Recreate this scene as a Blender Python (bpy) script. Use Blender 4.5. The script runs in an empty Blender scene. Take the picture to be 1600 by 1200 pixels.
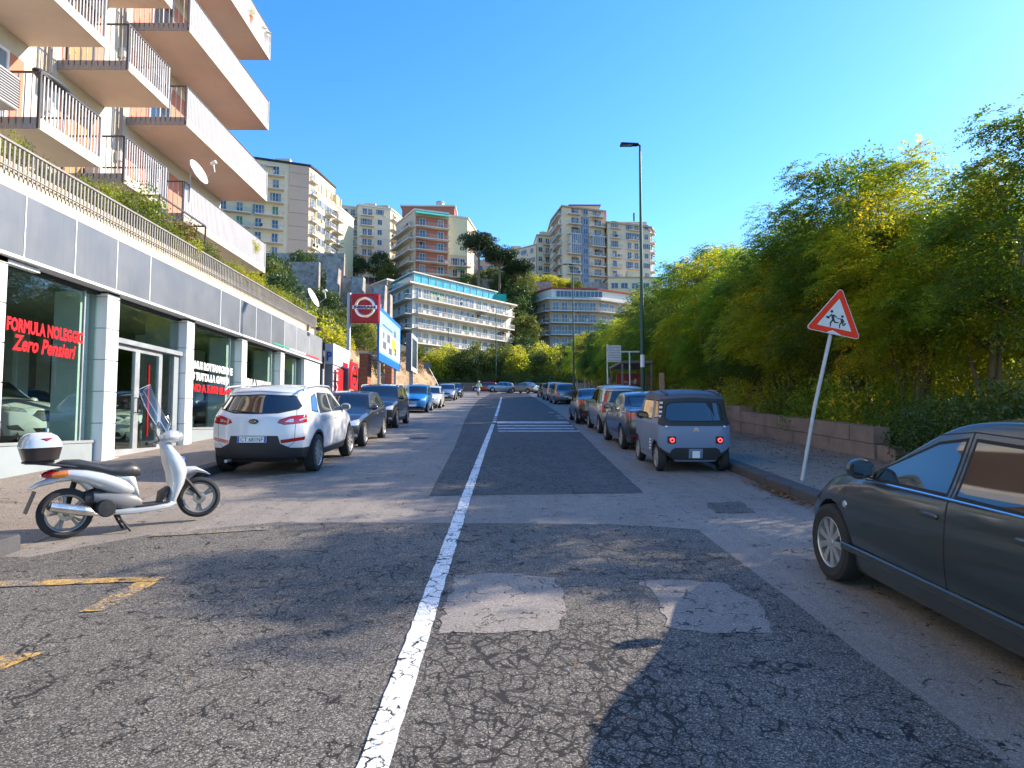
import bpy, bmesh, math, random
import numpy as np
from mathutils import Vector, Matrix
sc = bpy.context.scene
C = sc.collection
rad = math.radians
# ---------------------------------------------------------------- camera
cam = bpy.data.objects.new('camera', bpy.data.cameras.new('camera'))
C.objects.link(cam)
cam.location = (0, 0, 1.7)
cam.rotation_euler = (rad(90 + 3.63), 0, rad(-0.716))
cam.data.sensor_width = 36
cam.data.lens = 36 * 1040 / 1600
cam.data.clip_start = 0.05
cam.data.clip_end = 6000
sc.camera = cam
# ---------------------------------------------------------------- sky and sun
SUN_EL, SUN_AZ = rad(28), math.atan2(1.0, 0.40)      # azimuth from +Y towards +X
w = bpy.data.worlds.new('World')
sc.world = w
w.use_nodes = True
nt = w.node_tree
bg = nt.nodes['Background']
sky = nt.nodes.new('ShaderNodeTexSky')
sky.sky_type = 'NISHITA'
sky.sun_disc = False
sky.sun_elevation = SUN_EL
sky.sun_rotation = SUN_AZ
sky.altitude = 0
sky.air_density = 1.15
sky.dust_density = 0.35
sky.ozone_density = 3.0
hs = nt.nodes.new('ShaderNodeHueSaturation')
hs.inputs['Saturation'].default_value = 1.3
nt.links.new(sky.outputs[0], hs.inputs['Color'])
gm = nt.nodes.new('ShaderNodeMix'); gm.data_type = 'RGBA'; gm.blend_type = 'MULTIPLY'; gm.inputs[0].default_value = 1
gm.inputs[7].default_value = (0.74, 0.85, 1.03, 1)
nt.links.new(hs.outputs[0], gm.inputs[6])
nt.links.new(gm.outputs[2], bg.inputs[0])
bg.inputs[1].default_value = 0.15
sun = bpy.data.objects.new('sun', bpy.data.lights.new('sun', 'SUN'))
C.objects.link(sun)
sun.data.energy = 4.2
sun.data.angle = rad(0.53)
sun.data.color = (1.0, 0.87, 0.70)
sd = Vector((math.sin(SUN_AZ) * math.cos(SUN_EL), math.cos(SUN_AZ) * math.cos(SUN_EL), math.sin(SUN_EL)))
sun.rotation_euler = sd.to_track_quat('Z', 'Y').to_euler()
sun.location = sd * 100
sc.view_settings.view_transform = 'Standard'
sc.view_settings.look = 'None'
sc.view_settings.gamma = 1
sc.view_settings.use_curve_mapping = False
sc.view_settings.exposure = 1.27
sc.cycles.max_bounces = 8
sc.cycles.transparent_max_bounces = 16
sc.cycles.use_denoising = True
# ---------------------------------------------------------------- helpers
SL = 0.0654
SLA = math.atan(SL)
def gz(y):
    return SL * y + max(0.0, y - 45) * 0.008 - max(0.0, y - 96) * 0.03
def tag(o, label=None, cat=None, group=None, kind=None):
    if label: o['label'] = label
    if cat: o['category'] = cat
    if group: o['group'] = group
    if kind: o['kind'] = kind
    return o
def empty(name, loc=(0, 0, 0), rot=(0, 0, 0), **k):
    o = bpy.data.objects.new(name, None)
    o.empty_display_size = 0.2
    C.objects.link(o)
    o.location = loc
    o.rotation_euler = rot
    return tag(o, **k)
def kids(o):
    return list(o.children)
def copy_tree(o, parent=None, mats=None, top=True):
    c = o.copy()
    C.objects.link(c)
    c.parent = parent
    if mats and c.type == 'MESH':
        for s in c.material_slots:
            if s.material and s.material.name in mats:
                m = mats[s.material.name]
                s.link = 'OBJECT'
                s.material = m
    for ch in o.children:
        k = copy_tree(ch, c, mats, False)
        k.matrix_parent_inverse = ch.matrix_parent_inverse.copy()
    return c
class MB:
    def __init__(s):
        s.v, s.f, s.m, s.M = [], [], [], Matrix.Identity(4)
    def add(s, vs, fs, mi=0):
        b = len(s.v)
        M = s.M
        s.v += [tuple(M @ Vector(p)) for p in vs]
        s.f += [tuple(i + b for i in f) for f in fs]
        s.m += [mi] * len(fs)
        return s
    def box(s, x0, x1, y0, y1, z0, z1, mi=0):
        return s.add([(x0, y0, z0), (x1, y0, z0), (x1, y1, z0), (x0, y1, z0), (x0, y0, z1), (x1, y0, z1), (x1, y1, z1), (x0, y1, z1)],
                     [(0, 3, 2, 1), (4, 5, 6, 7), (0, 1, 5, 4), (1, 2, 6, 5), (2, 3, 7, 6), (3, 0, 4, 7)], mi)
    def cbox(s, x0, x1, y0, y1, z0, z1, c=0.01, mi=0):
        # box with chamfered edges
        vs, idx = [], {}
        X, Y, Z = (x0, x1), (y0, y1), (z0, z1)
        for i in (0, 1):
            for j in (0, 1):
                for k in (0, 1):
                    sx, sy, sz = (1 - 2 * i), (1 - 2 * j), (1 - 2 * k)
                    for a in range(3):
                        p = [X[i] + sx * c, Y[j] + sy * c, Z[k] + sz * c]
                        p[a] = (X[i], Y[j], Z[k])[a]
                        idx[(i, j, k, a)] = len(vs)
                        vs.append(tuple(p))
        g = lambda *t: idx[t]
        fs = []
        for i in (0, 1):
            fs.append([g(i, 0, 0, 0), g(i, 1, 0, 0), g(i, 1, 1, 0), g(i, 0, 1, 0)][::(1 if i else -1)])
            fs.append([g(0, i, 0, 1), g(0, i, 1, 1), g(1, i, 1, 1), g(1, i, 0, 1)][::(1 if i else -1)])
            fs.append([g(0, 0, i, 2), g(1, 0, i, 2), g(1, 1, i, 2), g(0, 1, i, 2)][::(1 if i else -1)])
            for j in (0, 1):
                q = 1 if (i ^ j) else -1
                fs.append([g(i, j, 0, 0), g(i, j, 1, 0), g(i, j, 1, 1), g(i, j, 0, 1)][::q])
                fs.append([g(i, 0, j, 0), g(i, 0, j, 2), g(i, 1, j, 2), g(i, 1, j, 0)][::q])
                fs.append([g(0, i, j, 1), g(1, i, j, 1), g(1, i, j, 2), g(0, i, j, 2)][::-q])
                for k in (0, 1):
                    r = 1 if (i ^ j ^ k) else -1
                    fs.append([g(i, j, k, 0), g(i, j, k, 1), g(i, j, k, 2)][::r])
        return s.add(vs, [tuple(f) for f in fs], mi)
    def tube(s, pts, r, n=8, mi=0, caps=True):
        pts = [Vector(p) for p in pts]
        rs = r if isinstance(r, (list, tuple)) else [r] * len(pts)
        vs, fs = [], []
        prev = None
        for i, p in enumerate(pts):
            t = (pts[min(i + 1, len(pts) - 1)] - pts[max(i - 1, 0)]).normalized()
            if prev is None:
                u = t.orthogonal().normalized()
            else:
                u = (prev - t * prev.dot(t)).normalized()
            prev = u
            q = t.cross(u)
            for k in range(n):
                a = 2 * math.pi * k / n
                vs.append(tuple(p + (u * math.cos(a) + q * math.sin(a)) * rs[i]))
        for i in range(len(pts) - 1):
            for k in range(n):
                fs.append((i * n + k, i * n + (k + 1) % n, (i + 1) * n + (k + 1) % n, (i + 1) * n + k))
        if caps:
            fs.append(tuple(range(n))[::-1])
            fs.append(tuple(range((len(pts) - 1) * n, len(pts) * n)))
        return s.add(vs, fs, mi)
    def lathe(s, prof, n=24, axis='z', mi=0, close=False):
        vs, fs = [], []
        m = len(prof)
        for k in range(n):
            a = 2 * math.pi * k / n
            for (r, h) in prof:
                x, y = r * math.cos(a), r * math.sin(a)
                vs.append({'z': (x, y, h), 'x': (h, x, y), 'y': (y, h, x)}[axis])
        for k in range(n):
            for j in range(m - (0 if close else 1)):
                a0, a1 = k * m + j, k * m + (j + 1) % m
                b0, b1 = ((k + 1) % n) * m + j, ((k + 1) % n) * m + (j + 1) % m
                fs.append((a0, b0, b1, a1))
        return s.add(vs, fs, mi)
    def prism(s, poly, h0, h1, axis='x', mi=0):
        n = len(poly)
        def P(a, b, h):
            return {'x': (h, a, b), 'y': (a, h, b), 'z': (a, b, h)}[axis]
        vs = [P(a, b, h0) for a, b in poly] + [P(a, b, h1) for a, b in poly]
        fs = [tuple(range(n))[::-1], tuple(range(n, 2 * n))] + [(i, (i + 1) % n, n + (i + 1) % n, n + i) for i in range(n)]
        return s.add(vs, fs, mi)
    def sphere(s, c, r, nu=12, nv=8, mi=0, sq=(1, 1, 1)):
        vs, fs = [], []
        for j in range(nv + 1):
            t = math.pi * j / nv
            for i in range(nu):
                a = 2 * math.pi * i / nu
                vs.append((c[0] + r * sq[0] * math.sin(t) * math.cos(a), c[1] + r * sq[1] * math.sin(t) * math.sin(a), c[2] + r * sq[2] * math.cos(t)))
        for j in range(nv):
            for i in range(nu):
                fs.append((j * nu + i, (j + 1) * nu + i, (j + 1) * nu + (i + 1) % nu, j * nu + (i + 1) % nu))
        return s.add(vs, fs, mi)
    def build(s, name, mats, parent=None, smooth=False, loc=None, rot=None, recalc=True):
        me = bpy.data.meshes.new(name)
        me.from_pydata(s.v, [], s.f)
        for m in (mats if isinstance(mats, (list, tuple)) else [mats]):
            me.materials.append(m)
        me.polygons.foreach_set('material_index', s.m)
        if recalc:
            bm = bmesh.new(); bm.from_mesh(me)
            bmesh.ops.recalc_face_normals(bm, faces=bm.faces)
            bm.to_mesh(me); bm.free()
        if smooth:
            me.polygons.foreach_set('use_smooth', [True] * len(me.polygons))
            if smooth != 2:
                me.set_sharp_from_angle(angle=rad(38))
        me.update()
        o = bpy.data.objects.new(name, me)
        C.objects.link(o)
        if parent: o.parent = parent
        if loc is not None: o.location = loc
        if rot is not None: o.rotation_euler = rot
        return o
# ---------------------------------------------------------------- materials
def newmat(name):
    m = bpy.data.materials.new(name)
    m.use_nodes = True
    return m, m.node_tree, m.node_tree.nodes['Principled BSDF']
def nd(nt, t, **k):
    n = nt.nodes.new(t)
    for a, b in k.items():
        if a.startswith('i_'):
            n.inputs[a[2:].replace('_', ' ')].default_value = b
        elif a.startswith('n_'):
            n.inputs[int(a[2:])].default_value = b
        else:
            setattr(n, a, b)
    return n
def math_(nt, op, a, b=None, clamp=False):
    n = nt.nodes.new('ShaderNodeMath'); n.operation = op; n.use_clamp = clamp
    for i, x in enumerate((a, b)):
        if x is None: continue
        if isinstance(x, (int, float)): n.inputs[i].default_value = x
        else: nt.links.new(x, n.inputs[i])
    return n.outputs[0]
def mixc(nt, f, a, b, mode='MIX'):
    n = nt.nodes.new('ShaderNodeMix'); n.data_type = 'RGBA'; n.blend_type = mode; n.clamp_factor = True
    for i, x in ((0, f), (6, a), (7, b)):
        if isinstance(x, (int, float)): n.inputs[i].default_value = x
        elif isinstance(x, tuple): n.inputs[i].default_value = (*x, 1) if len(x) == 3 else x
        else: nt.links.new(x, n.inputs[i])
    return n.outputs[2]
def ramp(nt, f, stops, interp='LINEAR'):
    n = nt.nodes.new('ShaderNodeValToRGB'); n.color_ramp.interpolation = interp
    e = n.color_ramp.elements
    while len(e) < len(stops): e.new(0.5)
    for i, (p, c) in enumerate(stops):
        e[i].position = p
        e[i].color = (c, c, c, 1) if isinstance(c, (int, float)) else (*c, 1)
    nt.links.new(f, n.inputs[0])
    return n.outputs[0]
def noise(nt, vec, scale, detail=3, rough=0.55, dist=0.0, col=False):
    n = nd(nt, 'ShaderNodeTexNoise', i_Scale=scale, i_Detail=detail, i_Roughness=rough, i_Distortion=dist)
    if vec is not None: nt.links.new(vec, n.inputs['Vector'])
    return n.outputs['Color' if col else 0]
def coords(nt, world=True):
    if world: return nt.nodes.new('ShaderNodeNewGeometry').outputs['Position']
    return nt.nodes.new('ShaderNodeTexCoord').outputs['Object']
def bump(nt, bs, h, strength=0.3, dist=0.01):
    b = nd(nt, 'ShaderNodeBump'); b.inputs['Strength'].default_value = strength; b.inputs['Distance'].default_value = dist
    nt.links.new(h, b.inputs['Height']); nt.links.new(b.outputs[0], bs.inputs['Normal'])
    return b
def mat(name, col, rough=0.6, metal=0.0, var=0.12, vs=3.0, bmp=0.0, bs=40.0, spec=0.5, coat=0.0, dirt=0.0, world=False, streak=0.0):
    m, nt, b = newmat(name)
    b.inputs['Roughness'].default_value = rough
    b.inputs['Metallic'].default_value = metal
    b.inputs['Specular IOR Level'].default_value = spec
    b.inputs['Coat Weight'].default_value = coat
    b.inputs['Coat Roughness'].default_value = 0.03
    b.inputs['Base Color'].default_value = (*col, 1)
    if var or dirt or streak:
        P = coords(nt, world)
        n1 = noise(nt, P, vs, 5, 0.6)
        f = ramp(nt, n1, [(0.3, 1 - var), (0.7, 1 + var * 0.6)])
        c = mixc(nt, 1.0, tuple(col), f, 'MULTIPLY')
        if dirt:
            n2 = noise(nt, P, vs * 0.45, 6, 0.7)
            c = mixc(nt, ramp(nt, n2, [(0.5, 0.0), (0.75, dirt)]), c, (0.12, 0.095, 0.07))
        if streak:
            mp = nd(nt, 'ShaderNodeMapping'); mp.inputs['Scale'].default_value = (6, 6, 0.35)
            nt.links.new(P, mp.inputs[0])
            n3 = noise(nt, mp.outputs[0], 2.2, 5, 0.7)
            c = mixc(nt, ramp(nt, n3, [(0.48, 0.0), (0.78, streak)]), c, tuple(x * 0.38 for x in col))
        nt.links.new(c, b.inputs['Base Color'])
        r = ramp(nt, n1, [(0.3, max(0.0, rough - 0.06)), (0.7, min(1, rough + 0.08))])
        nt.links.new(r, b.inputs['Roughness'])
    if bmp:
        bump(nt, b, noise(nt, coords(nt, world), bs, 4), bmp, 0.02)
    return m
def glassmat(name, tint=(0.75, 0.9, 0.82), rough=0.0, mixf=0.12, fac=0.55):
    # thin architectural glass: mostly straight-through, with a fresnel reflection
    m, nt, b = newmat(name)
    nt.nodes.remove(b)
    out = nt.nodes['Material Output']
    tr = nd(nt, 'ShaderNodeBsdfTransparent'); tr.inputs[0].default_value = (*tint, 1)
    gl = nd(nt, 'ShaderNodeBsdfGlossy'); gl.inputs['Roughness'].default_value = rough
    fr = nd(nt, 'ShaderNodeLayerWeight'); fr.inputs[0].default_value = 0.5
    f = math_(nt, 'ADD', math_(nt, 'MULTIPLY', math_(nt, 'POWER', fr.outputs['Facing'], 3.0), fac), mixf, True)
    mx = nd(nt, 'ShaderNodeMixShader')
    nt.links.new(f, mx.inputs[0]); nt.links.new(tr.outputs[0], mx.inputs[1]); nt.links.new(gl.outputs[0], mx.inputs[2])
    nt.links.new(mx.outputs[0], out.inputs[0])
    return m
def leafmat(name, c1, c2, yellow=(0.35, 0.28, 0.03), yf=0.1, trans=0.45, tb=1.6):
    m, nt, b = newmat(name)
    nt.nodes.remove(b)
    out = nt.nodes['Material Output']
    g = nt.nodes.new('ShaderNodeNewGeometry')
    oi = nt.nodes.new('ShaderNodeObjectInfo')
    rnd = g.outputs['Random Per Island']
    n1 = ramp(nt, noise(nt, g.outputs['Position'], 0.5, 4), [(0.38, 0.0), (0.62, 1.0)])
    f = math_(nt, 'ADD', math_(nt, 'MULTIPLY', rnd, 0.55), math_(nt, 'MULTIPLY', n1, 0.5), True)
    c = mixc(nt, f, c1, c2)
    yn = noise(nt, g.outputs['Position'], 0.8, 4)
    ym = math_(nt, 'MULTIPLY', ramp(nt, yn, [(0.52, 0.0), (0.68, 1.0)]), ramp(nt, rnd, [(0.35, 0.0), (0.75, 1.0)]))
    c = mixc(nt, math_(nt, 'MULTIPLY', ym, yf * 8, True), c, yellow)
    df = nd(nt, 'ShaderNodeBsdfPrincipled'); df.inputs['Roughness'].default_value = 0.48
    df.inputs['Specular IOR Level'].default_value = 0.35
    nt.links.new(c, df.inputs['Base Color'])
    tl = nd(nt, 'ShaderNodeBsdfTranslucent')
    ct = mixc(nt, 1.0, c, (tb * 1.25, tb * 1.15, tb * 0.35), 'MULTIPLY')
    nt.links.new(ct, tl.inputs[0])
    mx = nd(nt, 'ShaderNodeMixShader'); mx.inputs[0].default_value = trans
    nt.links.new(df.outputs[0], mx.inputs[1]); nt.links.new(tl.outputs[0], mx.inputs[2])
    nt.links.new(mx.outputs[0], out.inputs[0])
    return m
M = {}
M['white_panel'] = mat('white_panel', (0.72, 0.72, 0.70), 0.35, var=0.05, vs=1.5, streak=0.12)
M['fascia'] = mat('fascia', (0.165, 0.174, 0.184), 0.42, metal=0.25, var=0.08, vs=1.2, streak=0.22)
M['fascia_end'] = mat('fascia_end', (0.24, 0.25, 0.26), 0.45, var=0.1, vs=2)
M['alu'] = mat('alu', (0.55, 0.57, 0.58), 0.35, metal=0.6, var=0.05)
M['white_trim'] = mat('white_trim', (0.75, 0.76, 0.75), 0.4, var=0.05)
M['travertine'] = mat('travertine', (0.66, 0.55, 0.38), 0.7, var=0.12, vs=2.2, bmp=0.15, bs=9, streak=0.18)
M['plinth'] = mat('plinth', (0.27, 0.31, 0.32), 0.5, var=0.08, vs=1.4, dirt=0.15)
M['wall_cream'] = mat('wall_cream', (0.60, 0.55, 0.45), 0.85, var=0.08, vs=0.8, bmp=0.1, streak=0.12)
M['wall_salmon'] = mat('wall_salmon', (0.58, 0.22, 0.14), 0.85, var=0.1, vs=1.5, bmp=0.1)
M['slab'] = mat('slab', (0.50, 0.45, 0.38), 0.85, var=0.10, vs=1.1, bmp=0.08, streak=0.32, dirt=0.12)
M['slab_end'] = mat('slab_end', (0.30, 0.27, 0.26), 0.8, var=0.08, vs=1.2)  # darker than the slab: shade on the near balcony ends put into the colour
M['rail'] = mat('rail', (0.46, 0.45, 0.45), 0.55, var=0.08, vs=4, dirt=0.1)
M['rail_grey'] = mat('rail_grey', (0.27, 0.25, 0.23), 0.6, var=0.15, vs=4, dirt=0.3)
M['rail_dark'] = mat('rail_dark', (0.06, 0.05, 0.05), 0.5)
M['dark_metal'] = mat('dark_metal', (0.025, 0.027, 0.03), 0.45, metal=0.3)
M['black'] = mat('black', (0.012, 0.012, 0.013), 0.6)
M['plastic'] = mat('plastic', (0.022, 0.023, 0.025), 0.55, var=0.1)
M['rubber'] = mat('rubber', (0.018, 0.018, 0.019), 0.85, var=0.2, vs=12)
M['red_letter'] = mat('red_letter', (0.80, 0.008, 0.012), 0.4, var=0.0)
M['white_letter'] = mat('white_letter', (0.85, 0.85, 0.85), 0.4, var=0.0)
M['blue_letter'] = mat('blue_letter', (0.02, 0.06, 0.30), 0.4, var=0.0)
M['black_letter'] = mat('black_letter', (0.01, 0.01, 0.01), 0.4, var=0.0)
M['green_stripe'] = mat('green_stripe', (0.03, 0.42, 0.25), 0.4, var=0.0)
M['shop_glass'] = glassmat('shop_glass', (0.84, 0.93, 0.895), 0.0, 0.045)
M['clear_glass'] = glassmat('clear_glass', (0.90, 0.92, 0.94), 0.03, 0.06, 0.35)
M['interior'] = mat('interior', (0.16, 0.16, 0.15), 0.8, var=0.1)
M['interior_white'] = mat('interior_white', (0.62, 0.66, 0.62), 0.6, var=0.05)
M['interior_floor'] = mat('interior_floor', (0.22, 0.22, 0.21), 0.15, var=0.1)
M['wood'] = mat('wood', (0.42, 0.20, 0.06), 0.6, var=0.2, vs=8)
M['terracotta'] = mat('terracotta', (0.45, 0.13, 0.06), 0.8, var=0.15)
M['green_pole'] = mat('green_pole', (0.018, 0.075, 0.055), 0.45, var=0.15, vs=3)
M['galv'] = mat('galv', (0.42, 0.44, 0.46), 0.5, metal=0.5, var=0.15, vs=5)
M['bark'] = mat('bark', (0.16, 0.12, 0.085), 0.95, var=0.3, vs=6, bmp=0.6, bs=18)
M['kerb'] = mat('kerb', (0.07, 0.07, 0.075), 0.85, var=0.25, vs=5, bmp=0.4, bs=25, dirt=0.2)
M['soffit'] = mat('soffit', (0.66, 0.56, 0.45), 0.85, var=0.08, vs=0.9, bmp=0.08, streak=0.0, dirt=0.14)  # paler than the slab: warm light bounced onto balcony undersides put into the colour
M['dish'] = mat('dish', (0.85, 0.83, 0.77), 0.5, var=0.05)
M['win_dark'] = mat('win_dark', (0.03, 0.04, 0.055), 0.08, var=0.05, spec=0.9)
M['shutter'] = mat('shutter', (0.20, 0.24, 0.28), 0.7, var=0.1)
# ---------------------------------------------------------------- asphalt and road materials
def crack_group():
    g = bpy.data.node_groups.new('cracks', 'ShaderNodeTree')
    g.interface.new_socket('Amount', in_out='INPUT', socket_type='NodeSocketFloat')
    g.interface.new_socket('Crack', in_out='OUTPUT', socket_type='NodeSocketFloat')
    gi, go = g.nodes.new('NodeGroupInput'), g.nodes.new('NodeGroupOutput')
    P = g.nodes.new('ShaderNodeNewGeometry').outputs['Position']
    nz = noise(g, P, 11, 6, 0.7, col=True)
    va = g.nodes.new('ShaderNodeVectorMath'); va.operation = 'MULTIPLY_ADD'
    g.links.new(nz, va.inputs[0]); va.inputs[1].default_value = (0.13, 0.13, 0); g.links.new(P, va.inputs[2])
    res = None
    for sc_, wd, th in ((4.4, 0.032, 0.50), (10.5, 0.055, 0.44), (1.3, 0.012, 0.49)):
        v = nd(g, 'ShaderNodeTexVoronoi', feature='DISTANCE_TO_EDGE', i_Scale=sc_)
        mp = nd(g, 'ShaderNodeMapping'); mp.inputs['Scale'].default_value = (1, 0.8, 0.0)
        g.links.new(va.outputs[0], mp.inputs[0]); g.links.new(mp.outputs[0], v.inputs['Vector'])
        n2 = noise(g, P, sc_ * 0.55, 3, 0.6)
        # crack width grows where the noise is high, vanishes where low
        wdt = math_(g, 'MULTIPLY', math_(g, 'SUBTRACT', n2, math_(g, 'SUBTRACT', th + 0.12, math_(g, 'MULTIPLY', gi.outputs[0], 0.22))), wd * 6)
        wdt = math_(g, 'MINIMUM', wdt, wd * 0.95)
        c = math_(g, 'MULTIPLY', math_(g, 'SUBTRACT', wdt, v.outputs['Distance']), 60, True)
        res = c if res is None else math_(g, 'MAXIMUM', res, c)
    g.links.new(res, go.inputs[0])
    return g
CR = crack_group()
def asphalt(name, base, light, agg=1.0, crack=0.5, zones=(), tint=(1.0, 0.97, 0.93), patch=0.25, paint=None, wear=0.5, streaks=0.0):
    m, nt, b = newmat(name)
    P = coords(nt)
    v1 = nd(nt, 'ShaderNodeTexVoronoi', i_Scale=140.0); nt.links.new(P, v1.inputs['Vector'])
    sep = nt.nodes.new('ShaderNodeSeparateColor'); nt.links.new(v1.outputs['Color'], sep.inputs[0])
    stone = ramp(nt, sep.outputs[0], [(0.0, 0.2), (0.45, 0.7), (0.8, 1.45), (1.0, 3.2)])
    stone = mixc(nt, agg, (1, 1, 1), stone)
    n1 = noise(nt, P, 0.9, 6, 0.65)
    n2 = noise(nt, P, 14, 5, 0.7)
    n4 = noise(nt, P, 260, 2, 0.6)
    f = math_(nt, 'ADD', math_(nt, 'MULTIPLY', n1, 0.75), math_(nt, 'MULTIPLY', n2, 0.45), True)
    c = mixc(nt, ramp(nt, f, [(0.35, 0.0), (0.8, 1.0)]), tuple(base), tuple(light))
    c = mixc(nt, 1.0, c, stone, 'MULTIPLY')
    c = mixc(nt, 1.0, c, ramp(nt, n4, [(0.3, 0.7), (0.7, 1.3)]), 'MULTIPLY')
    c = mixc(nt, 1.0, c, tint, 'MULTIPLY')
    # stains, oil and tyre wear
    n3 = noise(nt, P, 1.7, 6, 0.75, 0.6)
    c = mixc(nt, ramp(nt, n3, [(0.55, 0.0), (0.78, patch)]), c, tuple(x * 0.4 for x in base))
    if streaks:
        mp = nd(nt, 'ShaderNodeMapping'); mp.inputs['Scale'].default_value = (3.2, 0.16, 0.0)
        nt.links.new(P, mp.inputs[0])
        n5 = noise(nt, mp.outputs[0], 1.3, 5, 0.65)
        c = mixc(nt, 1.0, c, ramp(nt, n5, [(0.3, 1 - streaks), (0.7, 1 + streaks)]), 'MULTIPLY')
    cg = nt.nodes.new('ShaderNodeGroup'); cg.node_tree = CR
    amt = crack
    if zones:
        sx = nt.nodes.new('ShaderNodeSeparateXYZ'); nt.links.new(P, sx.inputs[0])
        for (x0, x1, y0, y1, a) in zones:
            zx = math_(nt, 'MULTIPLY', math_(nt, 'MULTIPLY', math_(nt, 'SUBTRACT', sx.outputs[0], x0), 3, True), math_(nt, 'MULTIPLY', math_(nt, 'SUBTRACT', x1, sx.outputs[0]), 3, True))
            zy = math_(nt, 'MULTIPLY', math_(nt, 'MULTIPLY', math_(nt, 'SUBTRACT', sx.outputs[1], y0), 1.5, True), math_(nt, 'MULTIPLY', math_(nt, 'SUBTRACT', y1, sx.outputs[1]), 1.5, True))
            amt = math_(nt, 'ADD', math_(nt, 'MULTIPLY', math_(nt, 'MULTIPLY', zx, zy), a), amt)
    if isinstance(amt, (int, float)): cg.inputs[0].default_value = amt
    else: nt.links.new(amt, cg.inputs[0])
    crk = cg.outputs[0]
    if paint:
        wn = noise(nt, P, 30, 5, 0.75)
        wn2 = noise(nt, P, 4, 3, 0.6)
        keep = ramp(nt, math_(nt, 'ADD', math_(nt, 'MULTIPLY', wn, 0.6), math_(nt, 'MULTIPLY', wn2, 0.4)), [(wear - 0.04, 0.0), (wear + 0.05, 1.0)])
        pc = mixc(nt, ramp(nt, wn2, [(0.3, 0.0), (0.8, 0.5)]), paint, tuple(x * 0.62 for x in paint))
        pc = mixc(nt, 0.35, pc, mixc(nt, 1.0, pc, stone, 'MULTIPLY'))
        c = mixc(nt, keep, c, pc)
    c = mixc(nt, crk, c, (0.012, 0.011, 0.010))
    nt.links.new(c, b.inputs['Base Color'])
    b.inputs['Roughness'].default_value = 0.78
    b.inputs['Specular IOR Level'].default_value = 0.45
    hs_ = math_(nt, 'SUBTRACT', math_(nt, 'MULTIPLY', math_(nt, 'SUBTRACT', 1.0, v1.outputs['Distance']), 0.35 * agg), math_(nt, 'MULTIPLY', crk, 1.6))
    hs_ = math_(nt, 'ADD', hs_, math_(nt, 'MULTIPLY', n4, 0.3))
    bump(nt, b, hs_, 0.75, 0.008)
    return m
M['asphalt_pale'] = asphalt('asphalt_pale', (0.19, 0.171, 0.15), (0.27, 0.243, 0.213), 0.3, 0.12, patch=0.3, streaks=0.12)
M['asphalt_coarse'] = asphalt('asphalt_coarse', (0.078, 0.073, 0.066), (0.15, 0.139, 0.124), 1.0, 0.34, zones=((-0.62, 1.15, 2.2, 5.2, 0.85), (-1.6, 2.4, 0, 9, 0.08), (-3.4, -1.2, 3.2, 6.4, 0.14), (0.8, 2.2, 5.2, 7.4, 0.25)), patch=0.12, tint=(1.0, 0.96, 0.89))
M['asphalt_far'] = asphalt('asphalt_far', (0.060, 0.057, 0.053), (0.10, 0.095, 0.088), 0.6, 0.45, zones=((-1, 1.6, 10, 20, 0.3),), streaks=0.15)
M['asphalt_patch'] = asphalt('asphalt_patch', (0.20, 0.182, 0.165), (0.275, 0.25, 0.225), 0.35, 0.3, patch=0.25)
M['asphalt_walk'] = asphalt('asphalt_walk', (0.17, 0.14, 0.112), (0.26, 0.215, 0.175), 0.45, 0.1, patch=0.3)
M['asphalt_walk_r'] = asphalt('asphalt_walk_r', (0.18, 0.152, 0.125), (0.29, 0.245, 0.20), 0.35, 0.3, patch=0.45)
M['paint_white'] = asphalt('paint_white', (0.13, 0.125, 0.12), (0.2, 0.19, 0.18), 0.8, 0.55, paint=(0.80, 0.80, 0.77), wear=0.40)
M['paint_worn'] = asphalt('paint_worn', (0.07, 0.07, 0.07), (0.1, 0.1, 0.1), 0.6, 0.3, paint=(0.62, 0.63, 0.64), wear=0.44)
M['paint_yellow'] = asphalt('paint_yellow', (0.10, 0.095, 0.09), (0.17, 0.16, 0.15), 0.9, 0.3, paint=(0.58, 0.34, 0.08), wear=0.50)
M['paint_yellow_worn'] = asphalt('paint_yellow_worn', (0.13, 0.12, 0.11), (0.2, 0.185, 0.165), 0.8, 0.2, paint=(0.42, 0.27, 0.08), wear=0.56)
M['soil'] = mat('soil', (0.065, 0.062, 0.032), 0.95, var=0.4, vs=0.3, bmp=0.5, bs=2, world=True)
def sheet(name, poly, off, m, wob=0.0, step=0.35, kind='structure', seed=0, **k):
    # a thin flat layer of the roadway that follows its slope
    rnd = random.Random(seed)
    pts = []
    n = len(poly)
    for i in range(n):
        a, b_ = Vector(poly[i]), Vector(poly[(i + 1) % n])
        q = max(1, int((b_ - a).length / step)) if wob else 1
        for j in range(q):
            p = a.lerp(b_, j / q)
            if wob and j: p = p + Vector((rnd.uniform(-wob, wob), rnd.uniform(-wob, wob)))
            pts.append((p.x, p.y, 0))
    bm = bmesh.new()
    f = bm.faces.new([bm.verts.new(p) for p in pts])
    bmesh.ops.triangulate(bm, faces=[f])
    for yb in (45, 96):
        bmesh.ops.bisect_plane(bm, geom=bm.verts[:] + bm.edges[:] + bm.faces[:], plane_co=(0, yb, 0), plane_no=(0, 1, 0))
    for v in bm.verts: v.co.z = gz(v.co.y) + off
    bmesh.ops.recalc_face_normals(bm, faces=bm.faces)
    for f in bm.faces:
        if f.normal.z < 0: f.normal_flip()
    me = bpy.data.meshes.new(name); bm.to_mesh(me); bm.free()
    me.materials.append(m)
    o = bpy.data.objects.new(name, me); C.objects.link(o)
    return tag(o, kind=kind, **k)
sheet('road', [(-13, -14), (6, -14), (6, 95.8), (8, 96), (8, 96.9), (-14, 96.9), (-14, 84), (-6.2, 80), (-5.6, 30), (-5.6, 12), (-13, 12)], 0.0, M['asphalt_pale'])
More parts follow.
